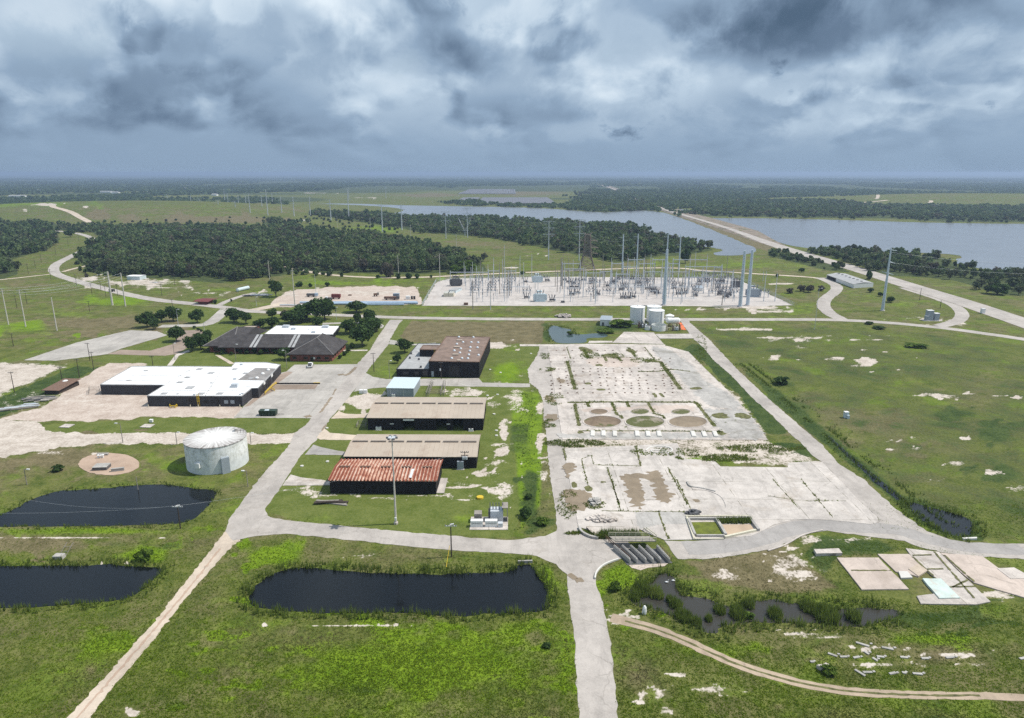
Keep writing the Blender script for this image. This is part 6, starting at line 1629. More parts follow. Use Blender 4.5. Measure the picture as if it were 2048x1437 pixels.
for u, v, w_, h_, lb in ((289, 657, 33, 27, 'dark spreading oak at the left corner of the car park'), (307, 661, 22, 20, 'small oak in front of the car park corner group'), (319, 647, 26, 22, 'oak in the middle of the car park corner group'), (342, 645, 30, 27, 'oak at the right end of the car park corner group'),
    (391, 648, 27, 24, 'round oak alone on the lawn left of the drive'), (349, 686, 31, 27, 'round oak alone between car park and plaza'), (380, 706, 28, 28, 'oak nearest the left pavilion, left of three'), (398, 702, 30, 30, 'oak before the left pavilion, middle of three'), (412, 692, 24, 26, 'oak touching the left pavilion roof'),
    (464, 648, 34, 26, 'wide oak by the junction, left of a pair'), (489, 650, 26, 22, 'oak by the junction, right of a pair'), (516, 660, 28, 18, 'low oak left of the white annex roof'), (541, 658, 30, 20, 'oak at the left end of the white annex roof'), (543, 640, 20, 18, 'small oak on the lawn above the annex'),
    (580, 651, 40, 24, 'leafy oak behind the left part of the white annex'), (600, 648, 42, 28, 'oak in the middle of the grove behind the annex'), (606, 640, 40, 26, 'oak at the back of the grove behind the annex'), (629, 645, 46, 38, 'tallest oak of the grove behind the annex'), (646, 642, 42, 38, 'oak at the right end of the grove behind the annex'), (632, 654, 28, 16, 'low bush-like oak at the front of the annex grove'),
    (711, 628, 38, 20, 'low spreading oak alone above the cross road'), (697, 670, 34, 26, 'grey green oak at the right end of the white annex'), (713, 650, 18, 20, 'narrow oak right of the annex'), (739, 648, 28, 24, 'oak near the road loop, back of the roadside row'), (752, 666, 22, 18, 'small oak at the road edge of the roadside row'), (733, 676, 44, 32, 'big oak in the middle of the roadside row'), (722, 696, 44, 36, 'big round oak at the front of the roadside row'), (742, 664, 38, 24, 'oak at the right of the roadside row'),
    (808, 708, 32, 26, 'dark oak beside the grey wing of the brown roofed building'), (794, 728, 16, 16, 'small oak at the corner of the grey wing'),
    (549, 596, 29, 30, 'round dark tree at the left of the laydown yard'), (567, 722, 26, 22, 'small tree by the red brick pavilion corner'), (137, 475, 18, 13, 'dark tree alone beside the winding road')):
    tree_px('oak', u, v, w_ * 1.16, h_ * 1.08, lb)
tree_px('pale', 571, 639, 24, 16, 'bare grey tree at the left of the annex grove')
for u, v, w_, h_, k, lb in ((1567, 772, 32, 15, 'bush', 'dark round bush alone in the east field'), (1742, 586, 14, 9, 'bush', 'bush behind the tall steel pole'), (1762, 594, 12, 9, 'bush', 'bush just right of the tall steel pole'), (1782, 606, 20, 12, 'bush', 'biggest bush right of the tall steel pole'), (1620, 586, 22, 15, 'pale', 'grey leafless brush right of the substation fence'), (1605, 584, 18, 12, 'pale', 'grey brush at the left of the brushy patch'), (1582, 588, 16, 10, 'pale', 'grey brush nearest the substation corner'), (1643, 583, 16, 10, 'pale', 'grey brush at the right of the brushy patch'),
    (1372, 528, 22, 30, 'bush', 'tall dark vine covered tree stump by the lake'), (598, 574, 18, 9, 'bush', 'bush above the laydown yard, leftmost'), (620, 575, 9, 7, 'bush', 'small bush above the laydown yard'), (654, 574, 11, 8, 'bush', 'bush above the right of the lamp pole'), (755, 558, 10, 8, 'bush', 'bush on the north track, left one'), (796, 559, 12, 11, 'bush', 'tallest bush along the north track'), (816, 558, 16, 10, 'bush', 'wide bush along the north track'), (834, 558, 12, 9, 'bush', 'bush at the right of the north track row'), (862, 557, 6, 6, 'bush', 'tiny bush by the substation corner'),
    (932, 546, 44, 20, 'lime', 'bright green bush at the end of the main wood'), (912, 548, 30, 16, 'lime', 'light green bush at the edge of the main wood'), (1555, 555, 8, 6, 'bush', 'dark bush on the thin track right of the substation'), (110, 945, 26, 11, 'bush', 'dark bush left of the round pink pad'), (1605, 545, 14, 8, 'bush', 'bush on the rise left of the white barn'), (1740, 560, 16, 16, 'bush', 'dark tree beside the white barn'), (2004, 592, 46, 22, 'bush', 'large dark bush at the far right'),
    (1740, 650, 20, 6, 'bush', 'low dark bush by the east cross road'), (1760, 660, 30, 6, 'bush', 'long low bush below the east cross road'), (1045, 550, 12, 6, 'bush', 'low bush behind the substation'), (1840, 698, 44, 7, 'lime', 'low green mound of weeds in the east field'), (282, 1128, 40, 22, 'lime', 'bright bushy weeds on the bank of the lower left pond'), (1245, 657, 50, 13, 'lime', 'yellow green bushes before the white tanks'), (1216, 667, 40, 6, 'lime', 'low bushes on the pool edge'), (1141, 670, 16, 6, 'lime', 'bushy islet in the green pool'), (1056, 1000, 20, 10, 'bush', 'dark bush in the weedy strip beside the lane'), (1052, 1040, 34, 18, 'bush', 'dark bush at the foot of the weedy strip'), (1085, 1052, 30, 12, 'lime', 'green bush at the lane corner'),
    (1660, 1352, 34, 14, 'lime', 'leafy bush on the lower right rubble'), (1233, 1186, 30, 16, 'lime', 'green bush on the marsh bank by the road'), (1094, 1300, 22, 9, 'bush', 'dark weed clump left of the bottom road'), (1500, 1240, 24, 10, 'lime', 'bushy weeds at the lower marsh edge')):
    tree_px(k, u, v, w_, h_, lb, 'bush', None, 'bush')
for i, (x, y, w_) in enumerate(((515, 640, 60), (580, 645, 55), (655, 640, 70), (720, 650, 60), (790, 640, 70), (870, 645, 60), (930, 655, 50), (1000, 640, 60), (330, 650, 50), (425, 655, 45), (1660, 590, 70), (1620, 630, 60), (1580, 660, 55), (1530, 695, 55), (40, 385, 40), (80, 405, 40), (115, 420, 40), (255, 130, 50), (420, 105, 30))):
    tree_px('bush', 380 + x * .1953, 580 + y * .1953 + 3, w_ * .1953, w_ * .15, 'clipped dark shrub planted along the office buildings', 'shrub', 'shrubs planted round the offices', 'shrub')

# ------------------------------------------------------------------ woods: the nearest trees one by one, the rest as a mass
def scatter(poly_px, spacing, q):
    P_ = PX(poly_px)
    w = np.array([(p.x, p.y) for p in P_])
    lo, hi = w.min(0), w.max(0)
    nx, ny = int((hi[0] - lo[0]) / spacing) + 1, int((hi[1] - lo[1]) / spacing) + 1
    X, Y = np.meshgrid(np.arange(nx), np.arange(ny), indexing='ij')
    x = lo[0] + (X.ravel() + q.uniform(-.15, 1.15, X.size)) * spacing
    y = lo[1] + (Y.ravel() + q.uniform(-.15, 1.15, X.size)) * spacing
    amp = 16 if spacing < 10 else 60
    wx = lattice(x / 38 + 7, y / 38, 11) * amp + lattice(x / 14, y / 14 + 3, 12) * amp * .5; wy = lattice(x / 38, y / 38 + 9, 13) * amp * 1.6 + lattice(x / 14 + 5, y / 14, 14) * amp * .7
    ok = inpoly(x + wx, y + wy, w) & (lattice(x / 30, y / 42, 15) + .6 * lattice(x / 12, y / 12, 16) > -.34)
    return x[ok], y[ok]
TREES = []
GAPS = (((368, 486), (24, 6)), ((548, 527), (26, 5)), ((620, 541), (34, 4)), ((170, 530), (18, 4)))
for k, poly in WOODS.items():
    sp = {'main': 7.0, 'left': 7.5, 'strip': 8, 'clump': 8, 'right': 8.0, 'bankside': 6.5, 'shore': 7.5, 'north': 13.0, 'dam': 14.0}[k]
    x, y = scatter(poly, sp, rng)
    zc = y * CP + CAMH * SP
    u = CU + FPX * x / zc; v = CV - FPX * (y * SP - CAMH * CP) / zc
    keep = np.ones(len(x), bool)
    for (gu, gv), (a, b_) in GAPS:
        keep &= ((u - gu) / a) ** 2 + ((v - gv) / b_) ** 2 > 1
    if k == 'shore': keep &= rng.random(len(x)) < np.where(v > 560, .35, .9)
    hh = {'bankside': 4.5, 'shore': 7, 'clump': 9}.get(k, 9.0)
    for xx, yy_, uu in zip(x[keep], y[keep], u[keep]):
        TREES.append((yy_, xx, k, hh * rng.uniform(.5, 1.3) * (1.3 if rng.random() < .05 else 1), uu))
for _ in range(2600):                                  # lone trees and scrub straying out of the woods
    u_, v_ = rng.uniform(150, 1480), rng.uniform(428, 556)
    g_ = G(u_, v_)
    near_w = any(sdf(np.array([u_]), np.array([v_]), WOODS[k])[0] > -20 for k in ('main', 'right'))
    if near_w and rng.random() < .55 and not inpoly(np.array([u_]), np.array([v_]), LAKE1)[0] and (v_ < 545 or u_ < 700) and not 838 < u_ < 1480: TREES.append((g_.y, g_.x, 'stray', rng.uniform(1.5, 5), u_))
TREES.sort(key=lambda t: t[0])
WOODLAB = {'main': 'dark tree at the near edge of the large wood left of the substation', 'left': 'dark tree at the edge of the left wood above the winding road', 'shore': 'dark tree in the near fringe of the lakeside wood on the right', 'bankside': 'scrubby tree on the slope beside the causeway road', 'right': 'dark tree at the near edge of the wood between substation and lake'}
front = [t for t in TREES if t[2] in WOODLAB and -20 < t[4] < 2070]
near = front[:300]
ids = set(id(t) for t in near)
for yy_, xx, k, h_, uu in near:
    plant('wood' if rng.random() > .08 else 'pale', (xx, yy_, 0), 4.3 * h_ / 9 * rng.uniform(.9, 1.2), h_, WOODLAB[k], 'tree', 'trees at the near edge of the ' + {'main': 'large', 'left': 'left', 'shore': 'lakeside', 'bankside': 'bankside', 'right': 'middle'}[k] + ' wood')
PV, PT, PH_ = {}, {}, {}
for t in TREES:
    if id(t) in ids: continue
    yy_, xx, k, h_, uu = t
    if yy_ < 800: lob, per, sz = 9, 13, .95
    elif yy_ < 1100: lob, per, sz = 8, 9, 1.15
    elif yy_ < 1500: lob, per, sz = 6, 7, 1.6
    else: lob, per, sz = 5, 6, 2.4
    r_ = 4.6 * h_ / 9 * (1.5 if yy_ > 1500 else rng.uniform(.75, 1.45))
    p, tt = leaf_cloud(rng, r_, h_ * .95, .3, lob, per, sz)
    p = p + np.array([xx, yy_, 0], float)
    key = k
    gr = .05 + rng.normal() * .26 + (.3 if rng.random() < .06 else 0)
    hu = rng.uniform(.6, 1) if rng.random() < (.10 if k in ('main', 'right') else .04) else max(0, rng.normal() * .3)
    PH_.setdefault(key, []).append(np.full(len(tt), hu)); PV.setdefault(key, []).append(p); PT.setdefault(key, []).append(np.clip(tt + gr, 0, 1))
WN = {'stray': 'scrub and lone trees straying along the edges of the woods', 'main': 'interior of the large dark wood left of the substation', 'left': 'interior of the dark wood at the left edge', 'strip': 'narrow belt of trees below the grassy mound', 'clump': 'small clump of trees under the power lines', 'right': 'dark wood between the substation and the lake', 'bankside': 'scrub on the bank beside the causeway road', 'shore': 'lakeside wood right of the causeway road', 'north': 'wooded far shore of the lake', 'dam': 'wood at the far end of the causeway'}
for k in PV:
    o = leaves_mesh('wood', np.concatenate(PV[k]), np.concatenate(PT[k]), M['leafwood'], np.concatenate(PH_[k]))
    tag(o, WN[k], 'wood', None, 'stuff')

# far country out to the horizon: tree masses between pale fields
def far_woods():
    q = np.random.default_rng(21)
    P_, T_ = [], []
    n = 30000
    Y = 1500 * (11000 / 1500.) ** q.random(n)
    X = (q.random(n) * 2 - 1) * Y * .82
    zc = Y * CP + CAMH * SP
    u = CU + FPX * X / zc; v = CV - FPX * (Y * SP - CAMH * CP) / zc
    bad = np.zeros(n, bool)
    for poly in (LAKE1, LAKE2, LAKE3, [(905, 374), (1185, 370), (1180, 385), (1160, 400), (1120, 412), (1000, 411), (905, 392)], [(690, 388), (900, 386), (900, 400), (690, 402)], [(560, 425), (700, 395), (960, 414), (980, 430), (900, 440), (560, 450)], [(1363, 430), (1512, 430), (1560, 500), (1363, 432)], [(1185, 366), (1225, 378), (1280, 402), (1342, 425), (1365, 431), (1352, 432), (1270, 404), (1215, 380), (1180, 368)], [(1378, 428), (2100, 430), (2100, 460), (1378, 440)]):
        bad |= inpoly(u, v, poly)
    h = terrain_h(X, Y)
    bad |= h > 1.2
    # fields
    f = np.zeros(n)
    for a, b_, c, ph in ((.0021, .0013, 1, .3), (-.0012, .0027, 1, 1.7), (.0045, .0009, .8, 2.2), (.0011, .0052, .8, .5), (.0083, -.0031, .6, 4)):
        f += c * np.sin(a * X + b_ * Y * .6 + ph)
    bad |= f > 0.85
    bad |= (u > 380) & (u < 900) & (v > 398) & (q.random(n) < .5)
    for i in np.nonzero(~bad)[0]:
        y = Y[i]
        s = 8 + (y - 1500) / 9500 * 34
        hh = q.uniform(6, 10)
        p, tt = leaf_cloud(q, s * q.uniform(.7, 1.5), hh, 0, 3, 4, s * .34)
        p[..., 2] = np.clip(p[..., 2], 0.2, 12)
        P_.append(p + np.array([X[i], y, 0])); T_.append(np.clip(tt * .8 + q.normal() * .12, 0, 1))
    o = leaves_mesh('far_woods', np.concatenate(P_), np.concatenate(T_), M['leafwood'])
    tag(o, 'distant woods reaching to the horizon', 'woods', None, 'stuff')
far_woods()

# ------------------------------------------------------------------ grass blades near the camera and reeds round the ponds
HARD = [MAINROAD, POND1, POND2, POND3, MARSH, POND5, [(133, 1437), (60, 1520), (100, 1540), (179, 1437), (232, 1368), (309, 1279), (365, 1206), (425, 1136), (466, 1092), (451, 1063), (428, 1093), (302, 1252), (212, 1352)],
        f4((415, 475), (670, 453), (830, 418), (1030, 440), (1700, 560), (1700, 760), (1340, 745), (1250, 757), (920, 752), (560, 668)),
        [(1157, 1059), (1386, 1080), (1556, 1050), (1700, 1055), (1855, 1063), (2200, 1096), (2200, 1128), (1997, 1116), (1708, 1070), (1602, 1070), (1505, 1106), (1356, 1119), (1236, 1121)]]
def blades(x, y, hgt, wid, q, lean=.5, per=3, z0=0.0):
    n = len(x); X = np.repeat(x, per) + q.normal(size=n * per) * np.repeat(wid, per) * 1.2; Y = np.repeat(y, per) + q.normal(size=n * per) * np.repeat(wid, per) * 1.2
    H = np.repeat(hgt, per) * q.uniform(.6, 1.2, n * per); Wd = np.repeat(wid, per) * q.uniform(.6, 1.2, n * per)
    a = q.uniform(0, 6.283, n * per); b_ = q.uniform(0, 6.283, n * per)
    base = np.stack([X, Y, np.full_like(X, z0)], -1)
    t = np.stack([np.cos(a), np.sin(a), np.zeros_like(a)], -1) * Wd[:, None]
    tip = base + np.stack([np.cos(b_) * H * lean, np.sin(b_) * H * lean, H], -1)
    V = np.stack([base - t, base + t, tip], 1)
    return V
def blade_mesh(name, V, tint, mat, label, cat, kind='stuff', hue=None):
    n = len(V); tt = np.repeat(tint, 3); hu = tt * 0 if hue is None else np.repeat(hue, 3)
    o = fast_mesh(name, V.reshape(-1, 3), np.arange(3 * n).reshape(n, 3), mat, attrs={'tint': np.stack([tt, hu, tt, np.ones_like(tt)], -1)})
    return tag(o, label, cat, None, kind)
def grass():
    q = np.random.default_rng(5)
    n = 200000
    # even per unit of ground seen: more near, fewer far
    v = 1000 + 470 * q.random(n) ** .85; u = q.uniform(-60, 2110, n)
    bad = np.zeros(n, bool)
    TR = [(1222, 1236), (1260, 1245), (1310, 1258), (1370, 1282), (1420, 1306), (1480, 1332), (1536, 1350), (1610, 1370), (1690, 1383), (1760, 1388), (1860, 1392), (1960, 1392), (2100, 1398)]
    tv = np.interp(u, [p[0] for p in TR], [p[1] for p in TR]); bad |= (u > 1215) & (np.abs(v - tv) < np.interp(u, [1222, 2048], [13, 8]))
    for p in HARD: bad |= inpoly(u, v, p)
    a = (u - CU) / FPX; k = (CV - v) / FPX; t = -CAMH / (-SP + k * CP)
    x, y = a * t, (CP + k * SP) * t
    w = cover(x, y)
    site = inpoly(u, v, [(530, 1000), (1120, 1000), (1120, 1075), (1010, 1085), (530, 1030)]) | inpoly(u, v, [(1120, 1000), (1660, 1000), (1800, 1080), (1500, 1110), (1120, 1060)])
    d = np.clip(.45 + .5 * w['lush'] + .4 * w['dark'] - .2 * w['brown'] - 1.2 * w['dirt'], 0, 1)
    ok = (~bad) & (~site) & (q.random(n) < d)
    x, y = x[ok], y[ok]; L_, Bn, D_ = w['lush'][ok], w['brown'][ok], w['dark'][ok]
    h = q.uniform(.07, .24, len(x)) * (1 + .5 * L_ - .3 * Bn)
    wd = q.uniform(.07, .17, len(x))
    V = blades(x, y, h, wd, q, .6, 3)
    for nm, sel, mt in (('grass', np.ones(len(x), bool), 'grass'),):
        tint = np.clip(.42 + .3 * L_ - .3 * D_ + q.normal(size=len(x)) * .13, 0, 1)
        hu = np.clip(Bn * 1.1 + .5 * lattice(x / 9, y / 9, 31) + .35 * lattice(x / 3.5, y / 3.5, 32) - L_ * .5, 0, .9); tint = tint + .18 * lattice(x / 6, y / 6, 33)
        blade_mesh('grass', V, np.repeat(np.clip(tint, 0, 1), 3), M['grass'], 'rough grass over the near ground', 'grass', hue=np.repeat(hu, 3))
grass()
def reed_ring(poly, name, label, dens=5.0, h=(1.0, 2.2), inn=.4, outw=2.6, skip=None, seed=1):
    q = np.random.default_rng(seed)
    c = smooth_closed(PX(poly), 2); xs, ys = [], []
    n = len(c); ar = sum(c[i].x * c[(i + 1) % n].y - c[(i + 1) % n].x * c[i].y for i in range(n)); sg = -1 if ar > 0 else 1
    for i in range(n):
        a, b_ = c[i], c[(i + 1) % n]; e = b_ - a; L = e.length
        if L < 1e-4: continue
        nn = Vector((-e.y, e.x, 0)) / L * sg
        for _ in range(int(L * dens * outw * .5) + (1 if q.random() < .5 else 0)):
            p = a + e * float(q.random()) + nn * float(-inn + (outw + inn) * q.random() ** 1.6)
            u, v = proj(p.x, p.y)
            if -150 < u < 2200 and not (skip and skip(u, v)): xs.append(p.x); ys.append(p.y)
    x, y = np.array(xs), np.array(ys)
    cl = np.sin(x * .9 + 1.3 * np.sin(y * .5)) * .5 + np.sin(y * 1.1 + x * .37) * .5
    k = q.random(len(x)) < np.clip(.62 + .5 * cl, .1, 1); x, y, cl = x[k], y[k], cl[k]
    hh = q.uniform(h[0], h[1], len(x)) * (.8 + .3 * cl)
    V = blades(x, y, hh, q.uniform(.06, .13, len(x)), q, .22, 4)
    tint = np.clip(.45 + .25 * cl + q.normal(size=len(x)) * .18, 0, 1)
    return blade_mesh(name, V, np.repeat(tint, 4), M['reed'], label, 'reeds')
reed_ring(POND3, 'reeds', 'fringe of green reeds round the long middle pond', 8, (1.0, 2.3), seed=2)
reed_ring(POND2, 'reeds', 'fringe of reeds round the lower left pond', 7, (.8, 1.8), seed=3)
reed_ring(POND1, 'reeds', 'low green fringe round the pond by the round tank', 5, (.4, 1.0), seed=4, outw=2.0)
reed_ring(MARSH, 'reeds', 'dense reeds round the marsh water', 7, (.9, 2.0), outw=3.2, seed=5)
reed_ring(POND5, 'reeds', 'reeds round the small east pond', 8, (1.0, 2.0), outw=3.0, seed=6)
reed_ring(POND6, 'reeds', 'grassy fringe of the green pool', 4, (.6, 1.3), outw=3.0, seed=7, skip=lambda u, v: v > 684 or u > 1160)
def reed_line(px, w, name, label, dens, h, seed, off=0):
    q = np.random.default_rng(seed); c = smooth_open(PX(px), 2); xs, ys = [], []
    for a, b_ in zip(c[:-1], c[1:]):
        e = b_ - a; L = e.length; nn = Vector((-e.y, e.x, 0)) / L
        for _ in range(int(L * dens)):
            s_ = q.normal() * w * .45
            if abs(s_) < off: s_ = off * (1 if s_ > 0 else -1) * (1 + q.random())
            p = a + e * float(q.random()) + nn * float(s_); xs.append(p.x); ys.append(p.y)
    x, y = np.array(xs), np.array(ys); k = lattice(x / 5, y / 5, seed) > -.25; x, y = x[k], y[k]
    V = blades(x, y, q.uniform(*h, len(x)), q.uniform(.08, .16, len(x)), q, .35, 3)
    return blade_mesh(name, V, np.repeat(np.clip(.32 + q.normal(size=len(x)) * .18, 0, 1), 3), M['reed'], label, 'weeds')
reed_line([(1490, 728), (1560, 782), (1655, 866), (1705, 908), (1752, 946), (1815, 996), (1862, 1036), (1912, 1074)], 5.5, 'weeds', 'tall dark weeds along the east ditch', 13, (.4, 1.1), 8, 1.3)
reed_line([(1054, 785), (1052, 850), (1052, 900), (1056, 960), (1062, 1030), (1054, 1066)], 5, 'weeds', 'overgrown strip of weeds beside the lane', 5, (.2, .7), 9)
for i, (x, y, r_, lb, hh) in enumerate(((700, 890, 95, 'broad reed clump in the left of the marsh', 2.2), (840, 930, 70, 'reed clump with dry tan tops in the marsh', 2.3), (640, 960, 50, 'thin reeds near the left end of the marsh', 1.8), (1030, 1030, 62, 'dark green reed clump in the middle of the marsh', 2.0), (965, 985, 26, 'little reed tuft beside the middle clump', 1.6), (1460, 1090, 52, 'reed clump right of the open marsh water', 2.0), (1640, 1130, 82, 'round reed clump at the lower marsh edge', 2.2), (2000, 1130, 70, 'blue green reed clump in the right part of the marsh', 2.2), (1110, 1150, 80, 'reed clump at the lower edge of the open water', 2.0), (1350, 1170, 32, 'small pale reed tuft in open water', 1.5), (1230, 1200, 50, 'reed clump by the bottom bank', 1.6), (1740, 1040, 50, 'reed clump on the small spit', 2.2), (2500, 1140, 120, 'tall reed clump in the far right of the marsh', 3.0), (2760, 1160, 70, 'narrow reed clump at the right end of the marsh', 2.8), (2310, 1060, 70, 'reeds on the upper right bank of the marsh', 2.2))):
    (u, v), = b8((x, y)); g = G(u, v); rad = r_ * .20508 * mpp(g); q = np.random.default_rng(40 + i)
    n = int(90 + rad * rad * 22); a = q.uniform(0, 6.28, n); d = np.sqrt(q.random(n)) * rad
    V = blades(g.x + d * np.cos(a), g.y + d * np.sin(a) * 1.3, q.uniform(.6, 1.1, n) * hh * (1.15 - .4 * d / rad), q.uniform(.06, .13, n), q, .3, 4)
    tint = np.clip((.8 if 'tan' in lb else .45) + q.normal(size=n) * .18, 0, 1)
    blade_mesh('reed_clump', V, np.repeat(tint, 4), M['reed'], lb, 'reeds', None)
# reeds standing in the intake and in the settling basin
for px, lb, n, h in ((b8((300, 330), (660, 335), (700, 385), (260, 385)), 'green reeds growing in the intake basin', 900, (.9, 2.0)), (b8((1420, 205), (1760, 200), (1775, 240), (1440, 240)), 'green reeds along the back of the settling basin', 500, (.8, 1.7))):
    q = np.random.default_rng(n); P_ = np.array([(p.x, p.y) for p in PX(px)]); s_, t_ = q.random(n)[:, None], q.random(n)[:, None]
    p = (P_[0] * (1 - s_) + P_[1] * s_) * (1 - t_) + (P_[3] * (1 - s_) + P_[2] * s_) * t_
    blade_mesh('reeds', blades(p[:, 0], p[:, 1], q.uniform(*h, n), q.uniform(.06, .12, n), q, .25, 3, .1), np.repeat(np.clip(.4 + q.normal(size=n) * .15, 0, 1), 3), M['reed'], lb, 'reeds')

def slab_weeds():
    q = np.random.default_rng(77); xs, ys = [], []
    for pts, w in TRENCH:
        c = PX(pts)
        for a, b_ in zip(c[:-1], c[1:]):
            n = int((b_ - a).length * w * 3.2); s_ = q.random(n)
            e = (b_ - a).normalized(); o = q.normal(size=n) * w * .42
            xs.append(a.x + (b_.x - a.x) * s_ - e.y * o); ys.append(a.y + (b_.y - a.y) * s_ + e.x * o)
    for u, v, ru, rv, n in ((1135, 1010, 22, 30, 260), (1190, 1010, 20, 10, 160), (1150, 888, 60, 8, 900), (1440, 917, 90, 7, 1200), (1520, 898, 90, 8, 900), (1180, 1068, 50, 4, 300), (1330, 905, 70, 8, 400), (1110, 800, 20, 12, 250), (1100, 850, 14, 10, 200), (1400, 700, 14, 30, 500), (1180, 712, 20, 7, 300), (1225, 713, 24, 6, 300), (1290, 722, 30, 5, 300), (1090, 712, 10, 8, 150), (1095, 740, 16, 4, 200)):
        a = q.uniform(0, 6.28, n); d = np.sqrt(q.random(n)); 
        g = [G(u + ru * x * math.cos(t), v + rv * x * math.sin(t)) for x, t in zip(d, a)]
        xs.append(np.array([p.x for p in g])); ys.append(np.array([p.y for p in g]))
    x, y = np.concatenate(xs), np.concatenate(ys); k = lattice(x / 3.0, y / 3.0, 5) > -.3; x, y = x[k], y[k]
    tt = np.clip(.35 + .3 * lattice(x / 5, y / 5, 6) + q.normal(size=len(x)) * .15, 0, 1)
    blade_mesh('weeds', blades(x, y, q.uniform(.2, .65, len(x)), q.uniform(.10, .22, len(x)), q, .5, 3, .15), np.repeat(tt, 3), M['grass'], 'weeds growing along the joints and edges of the slabs', 'weeds', hue=np.repeat(q.random(len(x)) * .6, 3))
slab_weeds()
# ------------------------------------------------------------------ poles and lines
def hat(u, v, vt):
    g = G(u, v); return g, zat(g, vt)
def pole(name, label, u, v, vt, r0, r1, mat, cat='utility pole', arms=(), armmat=None, group=None, n=8, rz=0.0, lamp=None):
    """arms: (height fraction, half length, thickness)"""
    g, H = hat(u, v, vt)
    o = thing(name, g, label, cat, group, rz)
    m_ = MB(); m_.tube((0, 0, -.2), (0, 0, H), r0, r1, n=n); m_.build('shaft', M[mat], o, world=False)
    for f, hl, th in arms:
        a = MB(); a.box((0, -r0, H * f), (2 * hl, th, th)); a.build('crossarm', M[armmat or mat], o, world=False)
        i_ = MB()
        for x in (-.9, -.45, .45, .9): i_.lathe((x * hl, -r0, H * f + th / 2), [(.09, 0), (.14, .12), (.09, .3)], 6)
        i_.build('insulator', M['insulator'], o, world=False)
    if lamp:
        l = MB(); l.box((lamp * .5, 0, H - .05), (abs(lamp), .12, .12)); l.build('arm', M[mat], o, world=False)
        l = MB(); l.box((lamp, 0, H), (.9, .4, .25)); l.build('lamp_head', M['white_paint'], o, world=False)
    return o, g, H
W1 = 'dark wooden utility pole '
for u, v, vt, lb in ((27, 693, 667, 'alone in the left field'), (29, 785, 744, 'on the bare strip at the left edge'), (179.5, 624, 602, 'on the green streak of the left field'), (57, 548, 528, 'leftmost of the line beside the left wood'), (71, 536, 515, 'second of the line beside the left wood'), (83, 526, 508, 'third of the line beside the left wood'), (112, 510, 493.5, 'fourth of the line beside the left wood'), (137, 494, 479, 'below the lone tree by the winding road'), (158, 484, 466, 'at the bend of the winding road'), (102, 559, 538.5, 'at the road fork in the left field'), (153, 571, 549, 'beside the straight part of the winding road'), (184.5, 592, 567, 'on the lower verge of the winding road'), (202, 581, 563, 'between the pole pair and the road'), (212, 594, 572, 'just left of the pale steel pole pair'), (235.5, 591, 568, 'between the pale steel pole pair'), (34, 617, 591, 'with a guy near the left edge'), (54, 608, 582, 'in the left field behind the pale pole'), (350, 572, 549, 'right of the grey trailer'), (470, 564, 545, 'at the near edge of the main wood'), (324, 592, 568, 'before the scrapyard'), (346, 622, 599, 'on the lawn left of the gatehouse'),
        (125, 766, 734, 'behind the dark open shed'), (159, 756, 718, 'on the weedy bank left of the warehouse'), (180, 722, 686, 'at the car park edge'), (187.5, 740, 704, 'with a pale base at the end of the weedy bank'), (306, 732, 712, 'behind the white roofed warehouse'),
        (748, 744, 706, 'on the lawn corner by the road'), (543, 707, 693, 'among the office shrubs'), (1244, 560, 540, 'behind the substation')):
    pole('utility_pole', W1 + lb, u, v, vt, .17, .11, 'wood_pole', arms=((.95, 1.1, .12),) if v > 540 else ())
for u, v, vt, lb in ((51.5, 654, 580, 'tall pale concrete pole near the left edge'), (114, 662, 595, 'tall pale concrete pole with no arms in the left field'), (17, 650, 577, 'tall thin concrete pole at the left edge'), (590, 613, 540, 'tall pale pole beside the laydown yard')):
    pole('transmission_pole', lb, u, v, vt, .38, .22, 'concrete_pole', 'power pole', arms=((.97, 1.4, .14), (.90, 1.4, .14)) if u not in (114,) else ())
for u, v, vt, lb in ((225, 611, 544, 'thicker of two bare pale steel poles by the road'), (251, 613, 546, 'thinner of two bare pale steel poles by the road')):
    pole('transmission_pole', lb, u, v, vt, .75 if u < 240 else .5, .5 if u < 240 else .32, 'concrete_pole', 'power pole')
for u, v, vt, lb in ((675, 455, 432, 'right of the small clump'), (741, 464, 436, 'on the green corridor'), (822, 485, 450, 'at the back of the large wood'), (913, 503, 469, 'with short arms before the substation'), (797, 549, 510, 'at the front of the large wood'), (880, 564, 508, 'at the left corner of the substation'), (540, 566, 521, 'beside the laydown yard bush'), (619, 449, 424, 'on the corridor below the lake tip')):
    pole('wood_pole', 'pale single pole ' + lb, u, v, vt, .3, .18, 'concrete_pole', 'power pole', arms=((.94, 1.2, .2), (.84, 1.2, .2), (.72, 1.2, .2)) if u in (822, 913, 741) else ())
